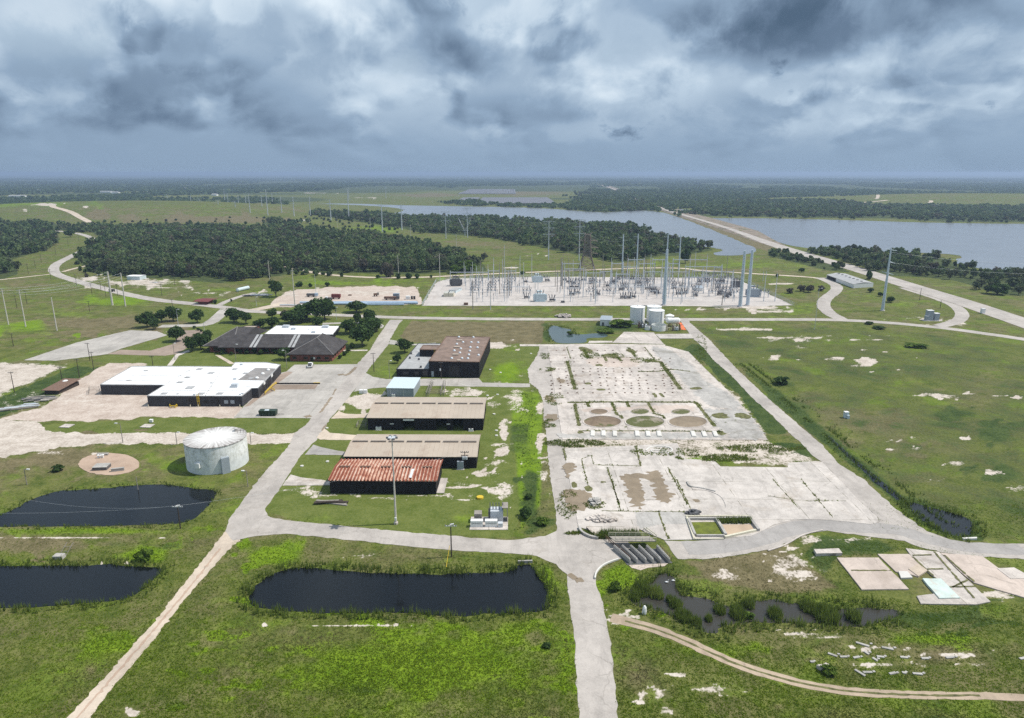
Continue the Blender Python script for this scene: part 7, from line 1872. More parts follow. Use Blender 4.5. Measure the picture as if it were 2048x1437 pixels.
# lamp posts
for u, v, vt, sd_, lb in ((358, 662, 619, 1.2, 'tall grey lamp post by the plaza'), (410, 672, 645, 1.2, 'lamp post on the drive to the offices'), (350, 721, 687, 1.0, 'lamp post on the lawn behind the warehouse'), (472, 722, 689, 1.2, 'lamp post in front of the office gallery'), (574, 737, 701, -1.2, 'lamp post at the corner of the car park'), (779, 757, 722, 1.0, 'lamp post beside the brown roofed building'), (246, 886, 847, -1.4, 'floodlight post above the left road'), (354, 889, 865, 1, 'thin post left of the round tank'), (54, 970, 939, 1.2, 'pale lamp post at the left edge'), (496, 974, 942, -1, 'thin pale post right of the round tank'), (634, 616, 549, 0, 'tall lamp mast at the laydown yard'), (673, 640, 615, .9, 'dark lamp post with a yellow light by the cross road'), (513, 613, 594, .9, 'lamp post at the gatehouse corner'), (1629, 659, 577, 1.6, 'tall slim lamp post at the east bend'), (502, 888, 866, .8, 'thin post behind the round tank'), (276, 980, 954, 0, 'thin pale post standing in the upper pond')):
    pole('lamp_post', lb, u, v, vt, .14, .09, 'wood_grey' if v > 700 else 'galv', 'lamp post', lamp=sd_ or None)
g, H = hat(792, 1048, 872); o = thing('light_mast', g, 'very tall slim floodlight mast before the rusty roofed shed', 'light mast')
m_ = MB(); m_.tube((0, 0, 0), (0, 0, H), .30, .13, n=10); m_.build('shaft', M['concrete_pole'], o, world=False)
m_ = MB(); m_.lathe((0, 0, 0), [(.6, 0), (.6, .5), (.35, .7)], 10); m_.build('base', M['slab'], o, world=False)
m_ = MB(); m_.lathe((0, 0, H - .5), [(1.0, 0), (1.0, .12)], 14); m_.build('ring', M['galv'], o, world=False)
for i in range(6):
    a = R(60 * i); l = MB(); l.box((1.2 * math.cos(a), 1.2 * math.sin(a), H - .5), (.55, .55, .4), a); l.build('floodlight', M['insulator'], o, world=False)
m_ = MB(); m_.box((0, -.35, 1.6), (.5, .3, .8)); m_.build('control_box', M['white_paint'], o, world=False)
for u, v, vt, lb in ((361, 1058, 1010, 'dark pole with a white crossarm between the two left ponds'), (903, 1114, 1047, 'dark pole with pale crossarm at the long middle pond')):
    o, g, H = pole('utility_pole', lb, u, v, vt, .17, .12, 'wood_pole', arms=((.93, 1.4, .14),), armmat='white_paint')
    m_ = MB(); m_.box((0.3, -.3, H * .99), (1.0, .2, .2), .4); m_.build('switch', M['white_paint'], o, world=False)
g = G(899, 1115); m_ = MB(); m_.tube((g.x - .4, g.y - 4, .1), (g.x + .1, g.y + .2, 3.2), .06, n=5); m_.tube((g.x - .4, g.y - 4.4, 0), (g.x - .4, g.y - 4, .1), .1, n=5)
tag(m_.build('guy_guard', M['yellow']), 'yellow guy wire guard beside the middle pond pole', 'guy guard')
o, g, H = pole('transformer_pole', 'dark pole with transformer cans right of the lower tan shed', 930, 937, 903, .18, .12, 'wood_pole', arms=((.95, 1.3, .14), (.75, 1.1, .12)))
for dx in (-.55, 0, .55):
    m_ = MB(); m_.lathe((dx, -.35, H * .55), [(.3, 0), (.3, .9), (.1, 1.0)], 10); m_.build('transformer', M['galv'], o, world=False)
o, g, H = pole('transformer_pole', 'dark pole with a meter at the brown roofed building', 882.5, 759, 724, .17, .11, 'wood_pole', arms=((.93, .9, .12),))
m_ = MB(); m_.lathe((-.35, -.3, H * .5), [(.3, 0), (.3, .9), (.1, 1.0)], 10); m_.build('transformer', M['galv'], o, world=False)
for u, v, vt, lb in ((1839, 601, 577, 'dark wooden pole beside the causeway road loop'), (1880, 617, 601, 'short dark wooden pole near the grey cabinet')):
    pole('utility_pole', lb, u, v, vt, .2, .14, 'wood_pole')

# big steel structures
def monopole(u, v, vt, r0, r1, label, name='steel_monopole', group=None):
    g, H = hat(u, v, vt); o = thing(name, g, label, 'power pole', group)
    m_ = MB()
    prof = []
    for i in range(5):
        f0, f1 = i / 5, (i + 1) / 5
        ra, rb = r0 + (r1 - r0) * f0, r0 + (r1 - r0) * f1
        prof += [(ra, H * f0), (rb, H * f1), (rb * .965, H * f1)]
    m_.lathe((0, 0, 0), prof, 12); m_.build('shaft', M['galvblue'], o, world=False)
    b_ = MB(); b_.lathe((0, 0, 0), [(r0 * 1.5, 0), (r0 * 1.5, .5), (r0 * 1.1, .6)], 12); b_.build('base', M['slab'], o, world=False)
    return o, g, H
monopole(1328, 611, 499, 1.35, .85, 'thick galvanised monopole in the middle of the substation front'); monopole(1480, 614.5, 502, 1.35, .85, 'left one of the thick galvanised pole pair'); monopole(1495, 611.5, 500, 1.35, .85, 'right one of the thick galvanised pole pair')
for i, (u, v, vt) in enumerate(((1244, 546, 469), (1273, 544, 468), (1332, 545, 468), (1357.5, 541, 469))):
    o, g, H = monopole(u, v, vt, .72, .45, ('first', 'second', 'third', 'fourth')[i] + ' from the left of four pale poles behind the substation', 'dead_end_pole')
    for f in (.92, .71, .50):
        a = MB(); a.box((-2.2, 0, H * f), (4.0, .25, .25)); a.build('arm', M['galv'], o, world=False)
        a = MB(); a.tube((-4.2, 0, H * f), (-4.2, 0, H * f - .8), .12, n=5); a.build('insulator', M['insulator'], o, world=False)
o, g, H = monopole(1764.7, 622, 497, 1.05, .42, 'tall leaning-looking steel pole with swept arms by the east road', 'transmission_pole')
for f, s_ in ((.985, 1), (.985, -1), (.80, 1), (.62, 1), (.62, -1)):
    a = MB(); a.tube((0, 0, H * f - .4), (s_ * 4.4, .8 * s_, H * f + .5 - (1.6 if f > .9 else 2.2) * (s_ > 0)), .3, .14, n=6); a.build('arm', M['galvblue'], o, world=False)
def t_tower(u, v, vt, label, w=4.6, detail=True, group=None, r=.6, name='transmission_tower'):
    g, H = hat(u, v, vt); o = thing(name, g, label, 'power pole', group, .08)
    m_ = MB(); m_.tube((0, 0, 0), (0, 0, H), r, r * .6, n=8); m_.build('shaft', M['galv'], o, world=False)
    for f in (.985, .82, .66):
        a = MB(); a.box((0, 0, H * f), (2 * w, .42, .42)); a.build('crossarm', M['galv'], o, world=False)
        if detail:
            k = MB()
            for s_ in (-1, 1):
                for x0, x1 in ((.95, .55), (.15, .55)): k.tube((s_ * w * x0, 0, H * f), (s_ * w * x1, 0, H * f - 3.0), .13, n=4)
            k.build('insulator', M['galv'], o, world=False)
    return o, g, H
for u, v, vt, lb in ((1097, 520.5, 442, 'three-armed steel tower left of the brown lattice tower'), (1158, 522, 438.7, 'three-armed steel tower beside the brown lattice tower'), (892, 478, 423, 'three-armed steel tower on the corridor, left of a pair'), (935, 475.5, 416, 'three-armed steel tower on the corridor, right of a pair')):
    t_tower(u, v, vt, lb, 6.2 if v > 500 else 6.6)
for u, v, vt in ((765, 464, 410), (804, 461, 410), (698, 439, 379), (662, 441, 399.5), (621, 433, 394), (588.5, 434, 394), (564, 430, 394), (536, 434, 379), (525, 424, 390), (501, 432, 389), (493, 420, 392), (457, 414, 387), (478, 416, 390), (472, 427, 402), (400, 415, 396), (438, 424, 402), (698, 400, 376), (772, 397, 374), (383, 412, 392), (335, 402, 389), (450, 405, 378), (545, 408, 386)):
    t_tower(u, v, vt, 'distant steel transmission tower in the lines running back to the left horizon', 6.5, False, 'distant towers of the power lines', 1.0, 'distant_tower')
def lattice_tower():
    g, H = hat(1173.5, 541, 465); o = thing('lattice_tower', g, 'brown rusty lattice tower behind the substation', 'power pole')
    wd = lambda z: 7.5 if z <= 0 else (7.5 + (3.3 - 7.5) * z / (H * .42) if z < H * .42 else 3.3 + (2.2 - 3.3) * (z - H * .42) / (H * .58))
    lv = [0, H * .15, H * .29, H * .42, H * .51, H * .60, H * .69, H * .78, H * .87, H * .95]
    m_ = MB(); br_ = MB()
    for z0, z1 in zip(lv[:-1], lv[1:]):
        a, b_ = wd(z0), wd(z1)
        c0 = [(-a, -a), (a, -a), (a, a), (-a, a)]; c1 = [(-b_, -b_), (b_, -b_), (b_, b_), (-b_, b_)]
        for i in range(4):
            p, q = c0[i], c1[i]; m_.tube((p[0], p[1], z0), (q[0], q[1], z1), .42, n=4)
            p2, q2 = c0[(i + 1) % 4], c1[(i + 1) % 4]
            br_.tube((p[0], p[1], z0), (q2[0], q2[1], z1), .2, n=4); br_.tube((p2[0], p2[1], z0), (q[0], q[1], z1), .2, n=4); br_.tube((q[0], q[1], z1), (q2[0], q2[1], z1), .2, n=4)
    m_.build('leg', M['oldsteel'], o, world=False); br_.build('bracing', M['oldsteel'], o, world=False)
    for f, w_ in ((.80, 9.5), (.62, 10.5), (.47, 10.0)):
        for s_ in (-1, 1):
            a = MB(); a.tube((s_ * 2.4, -1.5, H * f), (s_ * w_, 0, H * f - 1.2), .2, n=4); a.tube((s_ * 2.4, 1.5, H * f), (s_ * w_, 0, H * f - 1.2), .2, n=4); a.tube((s_ * 2.3, 0, H * f + 2.6), (s_ * w_, 0, H * f - 1.2), .18, n=4); a.tube((s_ * w_, 0, H * f - 1.2), (s_ * w_, 0, H * f - 3), .12, n=4)
            a.build('crossarm', M['oldsteel'], o, world=False)
    a = MB()
    for s_ in (-1, 1):
        for t_ in (-1, 1): a.tube((s_ * 2.2, t_ * 2.2, H * .95), (s_ * 4.2, t_ * 1.0, H), .2, n=4)
    a.build('peak', M['oldsteel'], o, world=False)
lattice_tower()
g, H = hat(930, 474, 437); o = thing('lattice_tower', g, 'old Y-shaped lattice tower against the wood', 'power pole')
m_ = MB()
for s_ in (-1, 1):
    m_.tube((0, 0, 0), (s_ * 1.5, 0, H * .45), .3, n=4); m_.tube((s_ * 1.2, 0, H * .4), (s_ * 9, 0, H), .3, n=4); m_.tube((s_ * 3.5, 0, H * .45), (s_ * 9, 0, H), .2, n=4)
m_.tube((-5, 0, H * .35), (5, 0, H * .35), .25, n=4); m_.build('frame', M['galv'], o, world=False)

# overhead wires
def wires(label, spans, r=.05, sag=2.5, group='overhead wires'):
    m_ = MB()
    for (u0, v0, t0), (u1, v1, t1) in spans:
        a, Ha = hat(u0, v0, t0); b_, Hb = hat(u1, v1, t1)
        a = Vector((a.x, a.y, Ha)); b_ = Vector((b_.x, b_.y, Hb)); pr = a
        for i in range(1, 11):
            f = i / 10; q = a.lerp(b_, f) - Vector((0, 0, sag * 4 * f * (1 - f))); m_.tube(pr, q, r, n=4); pr = q
    tag(m_.build('power_line', M['galv']), label, 'power line', group)
for k, dz in enumerate((0, 5, 10)):
    wires(('top', 'middle', 'bottom')[k] + ' wire sagging over the left field to the pale steel poles', [((17, 650, 577 + dz), (225, 611, 545 + dz)), ((51.5, 654, 580 + dz), (251, 613, 547 + dz)), ((17, 650, 577 + dz), (-200, 690, 605 + dz))], .035)
wires('thin wires over the upper left pond', [((361, 1058, 1012), (62, 1040, 1000)), ((361, 1058, 1012), (930, 937, 905)), ((361, 1058, 1012), (-200, 1070, 1020))], .014, 1.5)
wires('wires between the two left towers behind the substation and the corridor', [((1097, 520.5, 450), (892, 478, 428)), ((1158, 522, 446), (935, 475.5, 421)), ((892, 478, 428), (765, 464, 414)), ((935, 475.5, 421), (804, 461, 414))], .05, 6)
wires('long wires from the pale poles past the brown lattice tower', [((1244, 546, 475), (1158, 522, 452)), ((1273, 544, 475), (1176, 541, 470)), ((1764.7, 622, 505), (2300, 640, 520)), ((1764.7, 622, 525), (2300, 640, 540))], .03, 5)

# ------------------------------------------------------------------ substation
area('gravel_yard', [(845, 612), (874, 564), (901, 558), (1024, 555), (1127, 554), (1469, 556.5), (1586, 611), (1480, 614), (1300, 612), (1100, 612.5)], .06, M['gravel'], .6, 4, label='pale gravel yard of the substation')
def gpos(u, v): g = G(u, v); return g
# fence
fm = MB()
corners = [(844, 613), (873, 563), (1127, 551.5), (1471, 554.5), (1588, 612)]
for (a, b_) in zip(corners[:-1], corners[1:]):
    p, q = G(*a), G(*b_); L = (q - p).length; n = int(L / 3.2)
    for i in range(n + 1):
        x = p.lerp(q, i / n); fm.tube((x.x, x.y, 0), (x.x, x.y, 2.6), .06, n=4)
    for z in (.1, .7, 1.3, 1.9, 2.5): fm.tube((p.x, p.y, z), (q.x, q.y, z), .045, n=4)
tag(fm.build('chain_link_fence', M['galv']), 'long wire fence around the back and sides of the substation yard', 'fence')
def mast(r0, r1, mat): 
    m_ = MB(); m_.tube((0, 0, 0), (0, 0, 1), r0, r1, n=6); o = m_.build('post', M[mat]); me = o.data; bpy.data.objects.remove(o); return me
MG, MW = mast(.3, .16, 'galv'), mast(.34, .2, 'wood_grey')
def put(me, name, p, sc, label, cat, group, rz=0.0):
    o = bpy.data.objects.new(name, me); COL.objects.link(o); o.location = p; o.scale = sc; o.rotation_euler = (0, 0, rz); return tag(o, label, cat, group)
def A_(x): return 840 + x * .13225
def Av(y): return 430 + y * .13225
def B_(x): return 1080 + x * .13225
def C_(x): return 1330 + x * .13225
POSTS = [(A_(800), 1430, 990), (A_(1068), 1437, 1050), (A_(1280), 1310, 460), (A_(1258), 960, 540), (A_(1740), 1300, 870), (A_(1690), 950, 600), (A_(918), 960, 690), (A_(775), 1130, 790), (A_(1030), 1170, 750), (A_(1205), 1200, 780), (A_(1450), 1170, 760), (A_(953), 1170, 790),
         (B_(322), 1080, 640), (B_(362), 1300, 710), (B_(600), 1110, 680), (B_(655), 1190, 700), (B_(683), 1090, 800), (B_(835), 1355, 830), (B_(968), 1090, 740), (B_(1068), 1100, 650), (B_(1140), 1195, 880), (B_(1310), 970, 590), (B_(1345), 1110, 740), (B_(1445), 1195, 770), (B_(1570), 1000, 590), (B_(1545), 1200, 840), (B_(1660), 1000, 590), (B_(1725), 1100, 730), (B_(1825), 1200, 660),
         (C_(105), 930, 660), (C_(265), 1100, 870), (C_(240), 1350, 1000), (C_(350), 1190, 650), (C_(365), 960, 590), (C_(620), 940, 590), (C_(555), 1090, 780), (C_(720), 1190, 850), (C_(850), 1000, 750), (C_(1010), 1190, 860), (C_(925), 930, 610), (C_(1490), 1310, 850), (C_(1660), 1310, 880), (C_(860), 1370, 1170), (C_(1480), 1000, 850)]
mq = random.Random(12)
POSTS += [(mq.uniform(925, 1475), (mq.uniform(556, 600) - 430) / .13225, 0) for _ in range(46)]
POSTS = [(u, by, ty or by - mq.uniform(260, 430)) for u, by, ty in POSTS]
for i, (u, by, ty) in enumerate(POSTS):
    g, H = hat(u, Av(by), Av(ty)); put(MG if i % 3 else MW, 'substation_mast', g, (1, 1, H), 'slim tall mast standing in the substation yard', 'mast', 'masts of the substation')
def gantry(u0, u1, by, ty, label='grey steel gantry with a level beam in the substation'):
    g0, H = hat(u0, Av(by), Av(ty)); g1 = G(u1, Av(by))
    o = thing('gantry', g0, label, 'gantry', 'gantries of the substation')
    for g in (g0, g1):
        m_ = MB(); m_.tube((g.x, g.y, 0), (g.x, g.y, H + 1.5), .38, .26, n=6); m_.build('post', M['galv'], o)
    m_ = MB(); m_.box(((g0.x + g1.x) / 2, (g0.y + g1.y) / 2, H), ((g1 - g0).length, .5, .55), math.atan2(g1.y - g0.y, g1.x - g0.x)); m_.build('beam', M['galv'], o)
    m_ = MB()
    for i in range(3):
        p = g0.lerp(g1, (i + .5) / 3); m_.lathe((p.x, p.y, H - 1.9), [(.1, 0), (.22, .4), (.1, .8), (.22, 1.2), (.08, 1.6)], 6)
    m_.build('insulator', M['insulator'], o)
for q in ((B_(330), B_(600), 1080, 740), (B_(365), B_(650), 1250, 820), (B_(1080), B_(1250), 1050, 738), (B_(1320), B_(1560), 980, 680), (B_(1690), B_(1885), 980, 680), (B_(1480), B_(1720), 1060, 740), (B_(1565), B_(1830), 1190, 865), (B_(1140), B_(1340), 1190, 900), (C_(110), C_(620), 950, 680), (C_(40), C_(200), 1000, 740), (C_(300), C_(840), 1000, 785), (C_(60), C_(340), 1190, 865), (C_(580), C_(1010), 1190, 862), (C_(290), C_(700), 1180, 945), (A_(460), A_(1030), 990, 870), (A_(1290), A_(1450), 1000, 850), (A_(1040), A_(1200), 990, 850)):
    gantry(*q)
# switch stands, breakers, supports
def make_switch():
    o = thing('disconnect_switch', (0, 0, 0), 'grey disconnect switch stand with V-shaped insulators', 'switchgear', 'disconnect switches of the substation')
    for x in (-2.6, 2.6):
        for y in (-.5, .5): m_ = MB(); m_.box((x, y, 1.8), (.22, .22, 3.6)); m_.build('leg', M['galv'], o, world=False)
    m_ = MB()
    for y in (-.5, .5): m_.box((0, y, 3.7), (6.4, .25, .25))
    m_.build('frame', M['galv'], o, world=False)
    m_ = MB()
    for x in (-2.4, 0, 2.4):
        for s_ in (-1, 1): m_.tube((x, 0, 3.8), (x + s_ * .75, 0, 5.8), .24, .15, n=6)
    m_.build('insulator', M['insulator'], o, world=False)
    m_ = MB()
    for x in (-2.4, 0, 2.4): m_.tube((x - .8, 0, 5.85), (x + .9, 0, 6.1), .08, n=5)
    m_.build('blade', M['steel_dark'], o, world=False)
    return o
EXTRA = [(B_(900), B_(1060), 1090, 860), (B_(1250), B_(1440), 1090, 790), (C_(-60), C_(60), 1090, 800), (C_(400), C_(560), 1090, 850), (C_(730), C_(850), 1000, 800), (B_(700), B_(960), 1000, 880)]
for q in EXTRA: gantry(*q)
def make_breaker():
    o = thing('circuit_breaker', (0, 0, 0), 'dark circuit breaker with splayed bushings', 'switchgear', 'circuit breakers of the substation')
    m_ = MB(); m_.box((0, 0, 1.2), (3.4, 1.2, 1.0)); m_.box((-1.3, 0, .35), (.3, 1.2, .7)); m_.box((1.3, 0, .35), (.3, 1.2, .7)); m_.build('tank', M['steel_dark'], o, world=False)
    m_ = MB()
    for x in (-1.1, 0, 1.1):
        for s_ in (-1, 1): m_.tube((x, s_ * .4, 1.7), (x + x * .9, s_ * 1.6, 4.6), .26, .17, n=6)
    m_.build('bushing', M['insulator'], o, world=False)
    m_ = MB(); m_.box((2.1, 0, 1.1), (.7, .9, 1.5)); m_.build('control_box', M['galv'], o, world=False)
    return o
def make_support():
    o = thing('bus_support', (0, 0, 0), 'thin bus support post with an insulator', 'bus support', 'bus supports of the substation')
    m_ = MB(); m_.tube((0, 0, 0), (0, 0, 4.2), .16, n=6); m_.build('post', M['galv'], o, world=False)
    m_ = MB(); m_.lathe((0, 0, 4.2), [(.22, 0), (.14, .3), (.22, .6), (.14, .9), (.2, 1.2), (.08, 1.3)], 6); m_.build('insulator', M['insulator'], o, world=False)
    return o
PR = {'s': make_switch(), 'b': make_breaker(), 'p': make_support()}
used = {}
sq = random.Random(4)
def place(k, u, v, rz=0.0, sc=1.0):
    o = PR[k]; g = G(u, v)
    if k not in used: used[k] = 1; o.location = g; o.rotation_euler = (0, 0, rz); o.scale = (sc,) * 3
    else: dup(o, g, rz, None, sc)
for cx in (A_(880), A_(1130), A_(1370)):
    for j, y in enumerate((1000, 1050, 1100, 1150, 1200)):
        place('s', cx + (6 if j < 2 else 0) - 4 + j * -.6, Av(y + 30), 0, 1.12)
for cx, y0, k in ((B_(430), 1010, 'b'), (B_(470), 1090, 'b'), (B_(540), 1060, 's'), (B_(480), 1200, 'b'), (B_(560), 1180, 'b'), (B_(520), 1240, 's'), (B_(1130), 1010, 'b'), (B_(1200), 1040, 's'), (B_(1250), 1080, 'b'), (B_(1290), 1020, 's'), (B_(1220), 1130, 'b'), (B_(1320), 1200, 's'), (B_(1250), 1250, 'b'), (B_(1330), 1250, 'b'), (B_(1400), 1240, 'b'), (B_(1490), 1010, 's'), (B_(1510), 1080, 'b'), (B_(1600), 1020, 'b'), (B_(1650), 1070, 's'), (B_(1620), 1110, 'b'), (B_(1710), 1150, 'b'), (B_(1700), 1210, 's'), (B_(1760), 1180, 'b'),
        (C_(90), 1060, 's'), (C_(130), 1100, 'b'), (C_(60), 1110, 's'), (C_(200), 1190, 'b'), (C_(250), 1230, 's'), (C_(290), 1180, 'b'), (C_(600), 960, 's'), (C_(640), 1000, 'b'), (C_(600), 1040, 's'), (C_(520), 1010, 'b'), (C_(750), 1060, 's'), (C_(790), 1100, 'b'), (C_(820), 1080, 's'), (C_(840), 1170, 'b'), (C_(920), 1190, 's'), (C_(960), 1210, 'b'), (C_(920), 1240, 'b'), (C_(760), 960, 's'), (C_(860), 1000, 'b'), (C_(950), 1020, 's'), (C_(1090), 1230, 's'), (C_(1500), 1230, 's'), (A_(1590), 1010, 'b'), (A_(1615), 1210, 's'), (A_(1610), 1250, 'b'), (A_(1920), 990, 'b'), (B_(180), 1290, 'b'), (B_(790), 1180, 's'), (B_(800), 1030, 's'), (B_(60), 1000, 's')):
    place(k, cx, Av(y0 + 20), sq.uniform(-.1, .1), 1.1)
for i in range(44):
    u = sq.uniform(1125, 1470); v = sq.choice((562, 568, 576, 584, 592)) + sq.uniform(-2, 2); place(sq.choice('sb'), u, v, sq.uniform(-.1, .1), 1.0)
for i in range(170):
    u = sq.uniform(930, 1480); v = sq.choice((559, 563, 568, 574, 580, 587, 593, 598, 604)) + sq.uniform(-1, 1)
    if 1060 < u < 1110: continue
    place('p', u, v, 0, sq.uniform(.9, 1.5))
for (u0, u1, v, vt) in ((B_(1060), C_(400), 587, 575), (B_(400), B_(660), 586, 578), (B_(700), B_(1040), 571, 566), (C_(40), C_(480), 605, 598), (A_(1290), A_(1660), 584, 575), (C_(300), C_(1010), 575, 568), (B_(1040), B_(1900), 578, 571)):
    a, H = hat(u0, v, vt); b_ = G(u1, v); m_ = MB()
    for dy in (0, 3, 6): m_.tube((a.x, a.y + dy, H), (b_.x, b_.y + dy, H), .11, n=5)
    tag(m_.build('busbar', M['galv']), 'set of three level grey bus tubes across the substation yard', 'busbar', 'busbars of the substation')
def transformer(u, v, label, mat, s=1.0, rz=0.0):
    g = G(u, v); o = thing('transformer', g, label, 'transformer', None, rz); o.scale = (s, s, s)
    m_ = MB(); m_.box((0, 0, 2.6), (5.5, 3.4, 4.2)); m_.box((0, 0, .3), (6.4, 4.2, .6)); m_.build('tank', M[mat], o, world=False)
    for s_ in (-1, 1):
        m_ = MB()
        for i in range(7): m_.box((s_ * 3.5, -1.5 + i * .5, 2.5), (1.2, .16, 3.4))
        m_.build('radiator', M[mat], o, world=False)
    m_ = MB()
    for x in (-1.6, 0, 1.6): m_.tube((x, 0, 4.7), (x * 1.4, -.3, 7.2), .28, .18, n=7)
    m_.build('bushing', M['insulator'], o, world=False)
    m_ = MB(); m_.tube((-2.2, 1.4, 5.9), (1.2, 1.4, 5.9), .6, n=10); m_.box((-1.8, 1.4, 5.0), (.2, .2, 1.2)); m_.build('conservator', M[mat], o, world=False)
transformer(A_(1775), Av(1020), 'white-grey transformer at the back left of the yard', 'pale_blue', 1.15); transformer(A_(1815), Av(1310), 'pale blue transformer at the front left of the yard', 'pale_blue', 1.2); transformer(A_(545), Av(1075), 'dark transformer with twin radiators at the left of the yard', 'steel_dark', 1.25)
transformer(C_(1080), Av(1095), 'very dark transformer near the right fence', 'steel_dark', 1.1); transformer(C_(1330), Av(1240), 'blue-grey transformer behind the thick pole pair', 'grey_blue', 1.3)
small_house('control_house', 'small white control house with a dark arched roof in the yard', (C_(470), Av(1155)), (C_(570), Av(1158)), Av(1110), 14, 'white_paint', 'grey_blue', .7)
small_house('control_house', 'grey control building before the dark transformer', (A_(435), Av(1180)), (A_(540), Av(1185)), Av(1140), 14, 'pale_blue', 'lightgrey_roof', .4)
for u, lb in ((A_(398), 'cream storage container, left of two in the yard'), (A_(468), 'cream storage container, right of two in the yard')):
    g = G(u, Av(1240)); o = thing('container', g, lb, 'container'); m_ = MB(); m_.box((0, 4, 1.4), (4, 9, 2.7)); m_.build('body', M['cream'], o, world=False); m_ = MB()
    for i in range(9): m_.box((0, .3 + i * .9, 2.8), (4, .2, .1))
    m_.build('roof_rib', M['white_paint'], o, world=False); m_ = MB(); m_.box((0, -.55, 1.4), (3.6, .08, 2.4)); m_.build('door', M['cream'], o, world=False)

# ------------------------------------------------------------------ laydown yard, vehicles and odd things
m0 = [(560, 611.5, 640, 612.5, .5), (600, 607.5, 834, 607, .8), (660, 609.3, 836, 608.5, .8), (700, 611, 808, 611, .6), (625, 610, 735, 609.5, .7)]
for i, (u0, v0, u1, v1, r_) in enumerate(m0):
    a, b_ = G(u0, v0), G(u1, v1); m_ = MB(); m_.tube((a.x, a.y, r_), (b_.x, b_.y, r_), r_, n=10)
    tag(m_.build('steel_pipe', M['bluepipe' if i else 'galv']), 'long blue-grey steel pole section lying at the front of the laydown yard', 'pipe', 'pole sections lying in the laydown yard')
a, b_ = G(475 + 0, 584), G(497, 579); m_ = MB(); m_.tube((a.x, a.y, 1.4), (b_.x, b_.y, 1.4), 1.4, n=14); m_.tube((a.x - .01, a.y - .01, 1.4), (a.x + .2, a.y, 1.4), 1.1, n=14)
tag(m_.build('steel_pipe', M['pale_blue']), 'thick pale pipe lying beside the scrap yard', 'pipe')
def boxy(name, label, cat, u, v, L, w, h, mat, rz=0.0, cab=None, wheels=True, cabmat='white_paint'):
    g = G(u, v); o = thing(name, g, label, cat, None, rz)
    z = .9 if wheels else .05
    m_ = MB(); m_.box((0, 0, z + h / 2), (L, w, h)); m_.build('body', M[mat], o, world=False)
    if wheels:
        for x in (-L * .33, L * .33):
            for y in (-w / 2, w / 2):
                k = MB(); k.tube((x, y - .12, .45), (x, y + .12, .45), .45, n=12); k.build('wheel', M['black'], o, world=False)
    if cab:
        m_ = MB(); m_.box((L / 2 + cab / 2 + .1, 0, .8 + 1.0), (cab, w * .9, 2.0)); m_.build('cab', M[cabmat], o, world=False)
        m_ = MB(); m_.box((L / 2 + cab + .11, 0, 2.2), (.06, w * .8, .7)); m_.build('windscreen', M['glass_dark'], o, world=False)
    return o
boxy('flatbed_truck', 'dark truck with a blue load in the laydown yard', 'truck', 622, 594, 6, 2.6, 1.6, 'steel_dark', .0, 2.2, cabmat='bluepipe')
boxy('trailer', 'maroon box trailer in the laydown yard', 'trailer', 672.5, 598, 6.5, 2.8, 2.6, 'maroon')
boxy('utility_truck', 'small dark truck left of the maroon trailer', 'truck', 660, 601, 3, 2.2, 1.2, 'steel_dark', math.pi, 1.6)
boxy('crane_truck', 'dark low truck loaded with gear near the right of the laydown yard', 'truck', 781, 600, 9, 2.8, 1.5, 'rust', 0, 2.0, cabmat='steel_dark')
boxy('trailer', 'grey-blue tall trailer at the right of the laydown yard', 'trailer', 793, 598, 4.5, 2.8, 3.2, 'grey_blue')
boxy('container', 'small white container beside the tall trailer', 'container', 816, 599, 3, 2.4, 2.4, 'white_paint', wheels=False)
boxy('toilet_cabin', 'dark blue cabin, left of two at the yard corner', 'cabin', 824, 599, 1.4, 1.4, 2.3, 'glass_dark', wheels=False); boxy('toilet_cabin', 'dark blue cabin, right of two at the yard corner', 'cabin', 829, 599, 1.4, 1.4, 2.3, 'glass_dark', wheels=False)
boxy('digger', 'small dark machine alone on the bare laydown yard', 'machine', 751, 593, 2.6, 1.8, 1.4, 'rust', .3, 1.2, cabmat='wood_grey')
boxy('spool', 'small brown reel lying on the bare laydown yard', 'reel', 700, 591.5, 2.4, 1.6, .7, 'rust', wheels=False)
boxy('car', 'black car parked on the verge of the winding road', 'car', 224, 584, 4.4, 1.9, 1.1, 'black', -.3)
boxy('spool', 'dark cable reel on the front verge of the substation', 'reel', A_(695), Av(1365), 3, 2, 1.6, 'rust', wheels=False)
boxy('spool', 'dark reel at the front of the substation between the masts', 'reel', B_(345), Av(1330), 2.6, 1.6, 1.3, 'steel_dark', wheels=False)
boxy('cabinet', 'white cabinet by the winding-road verge of the right road', 'cabinet', 1965, 627, 2.2, 2, 3.2, 'white_paint', wheels=False)
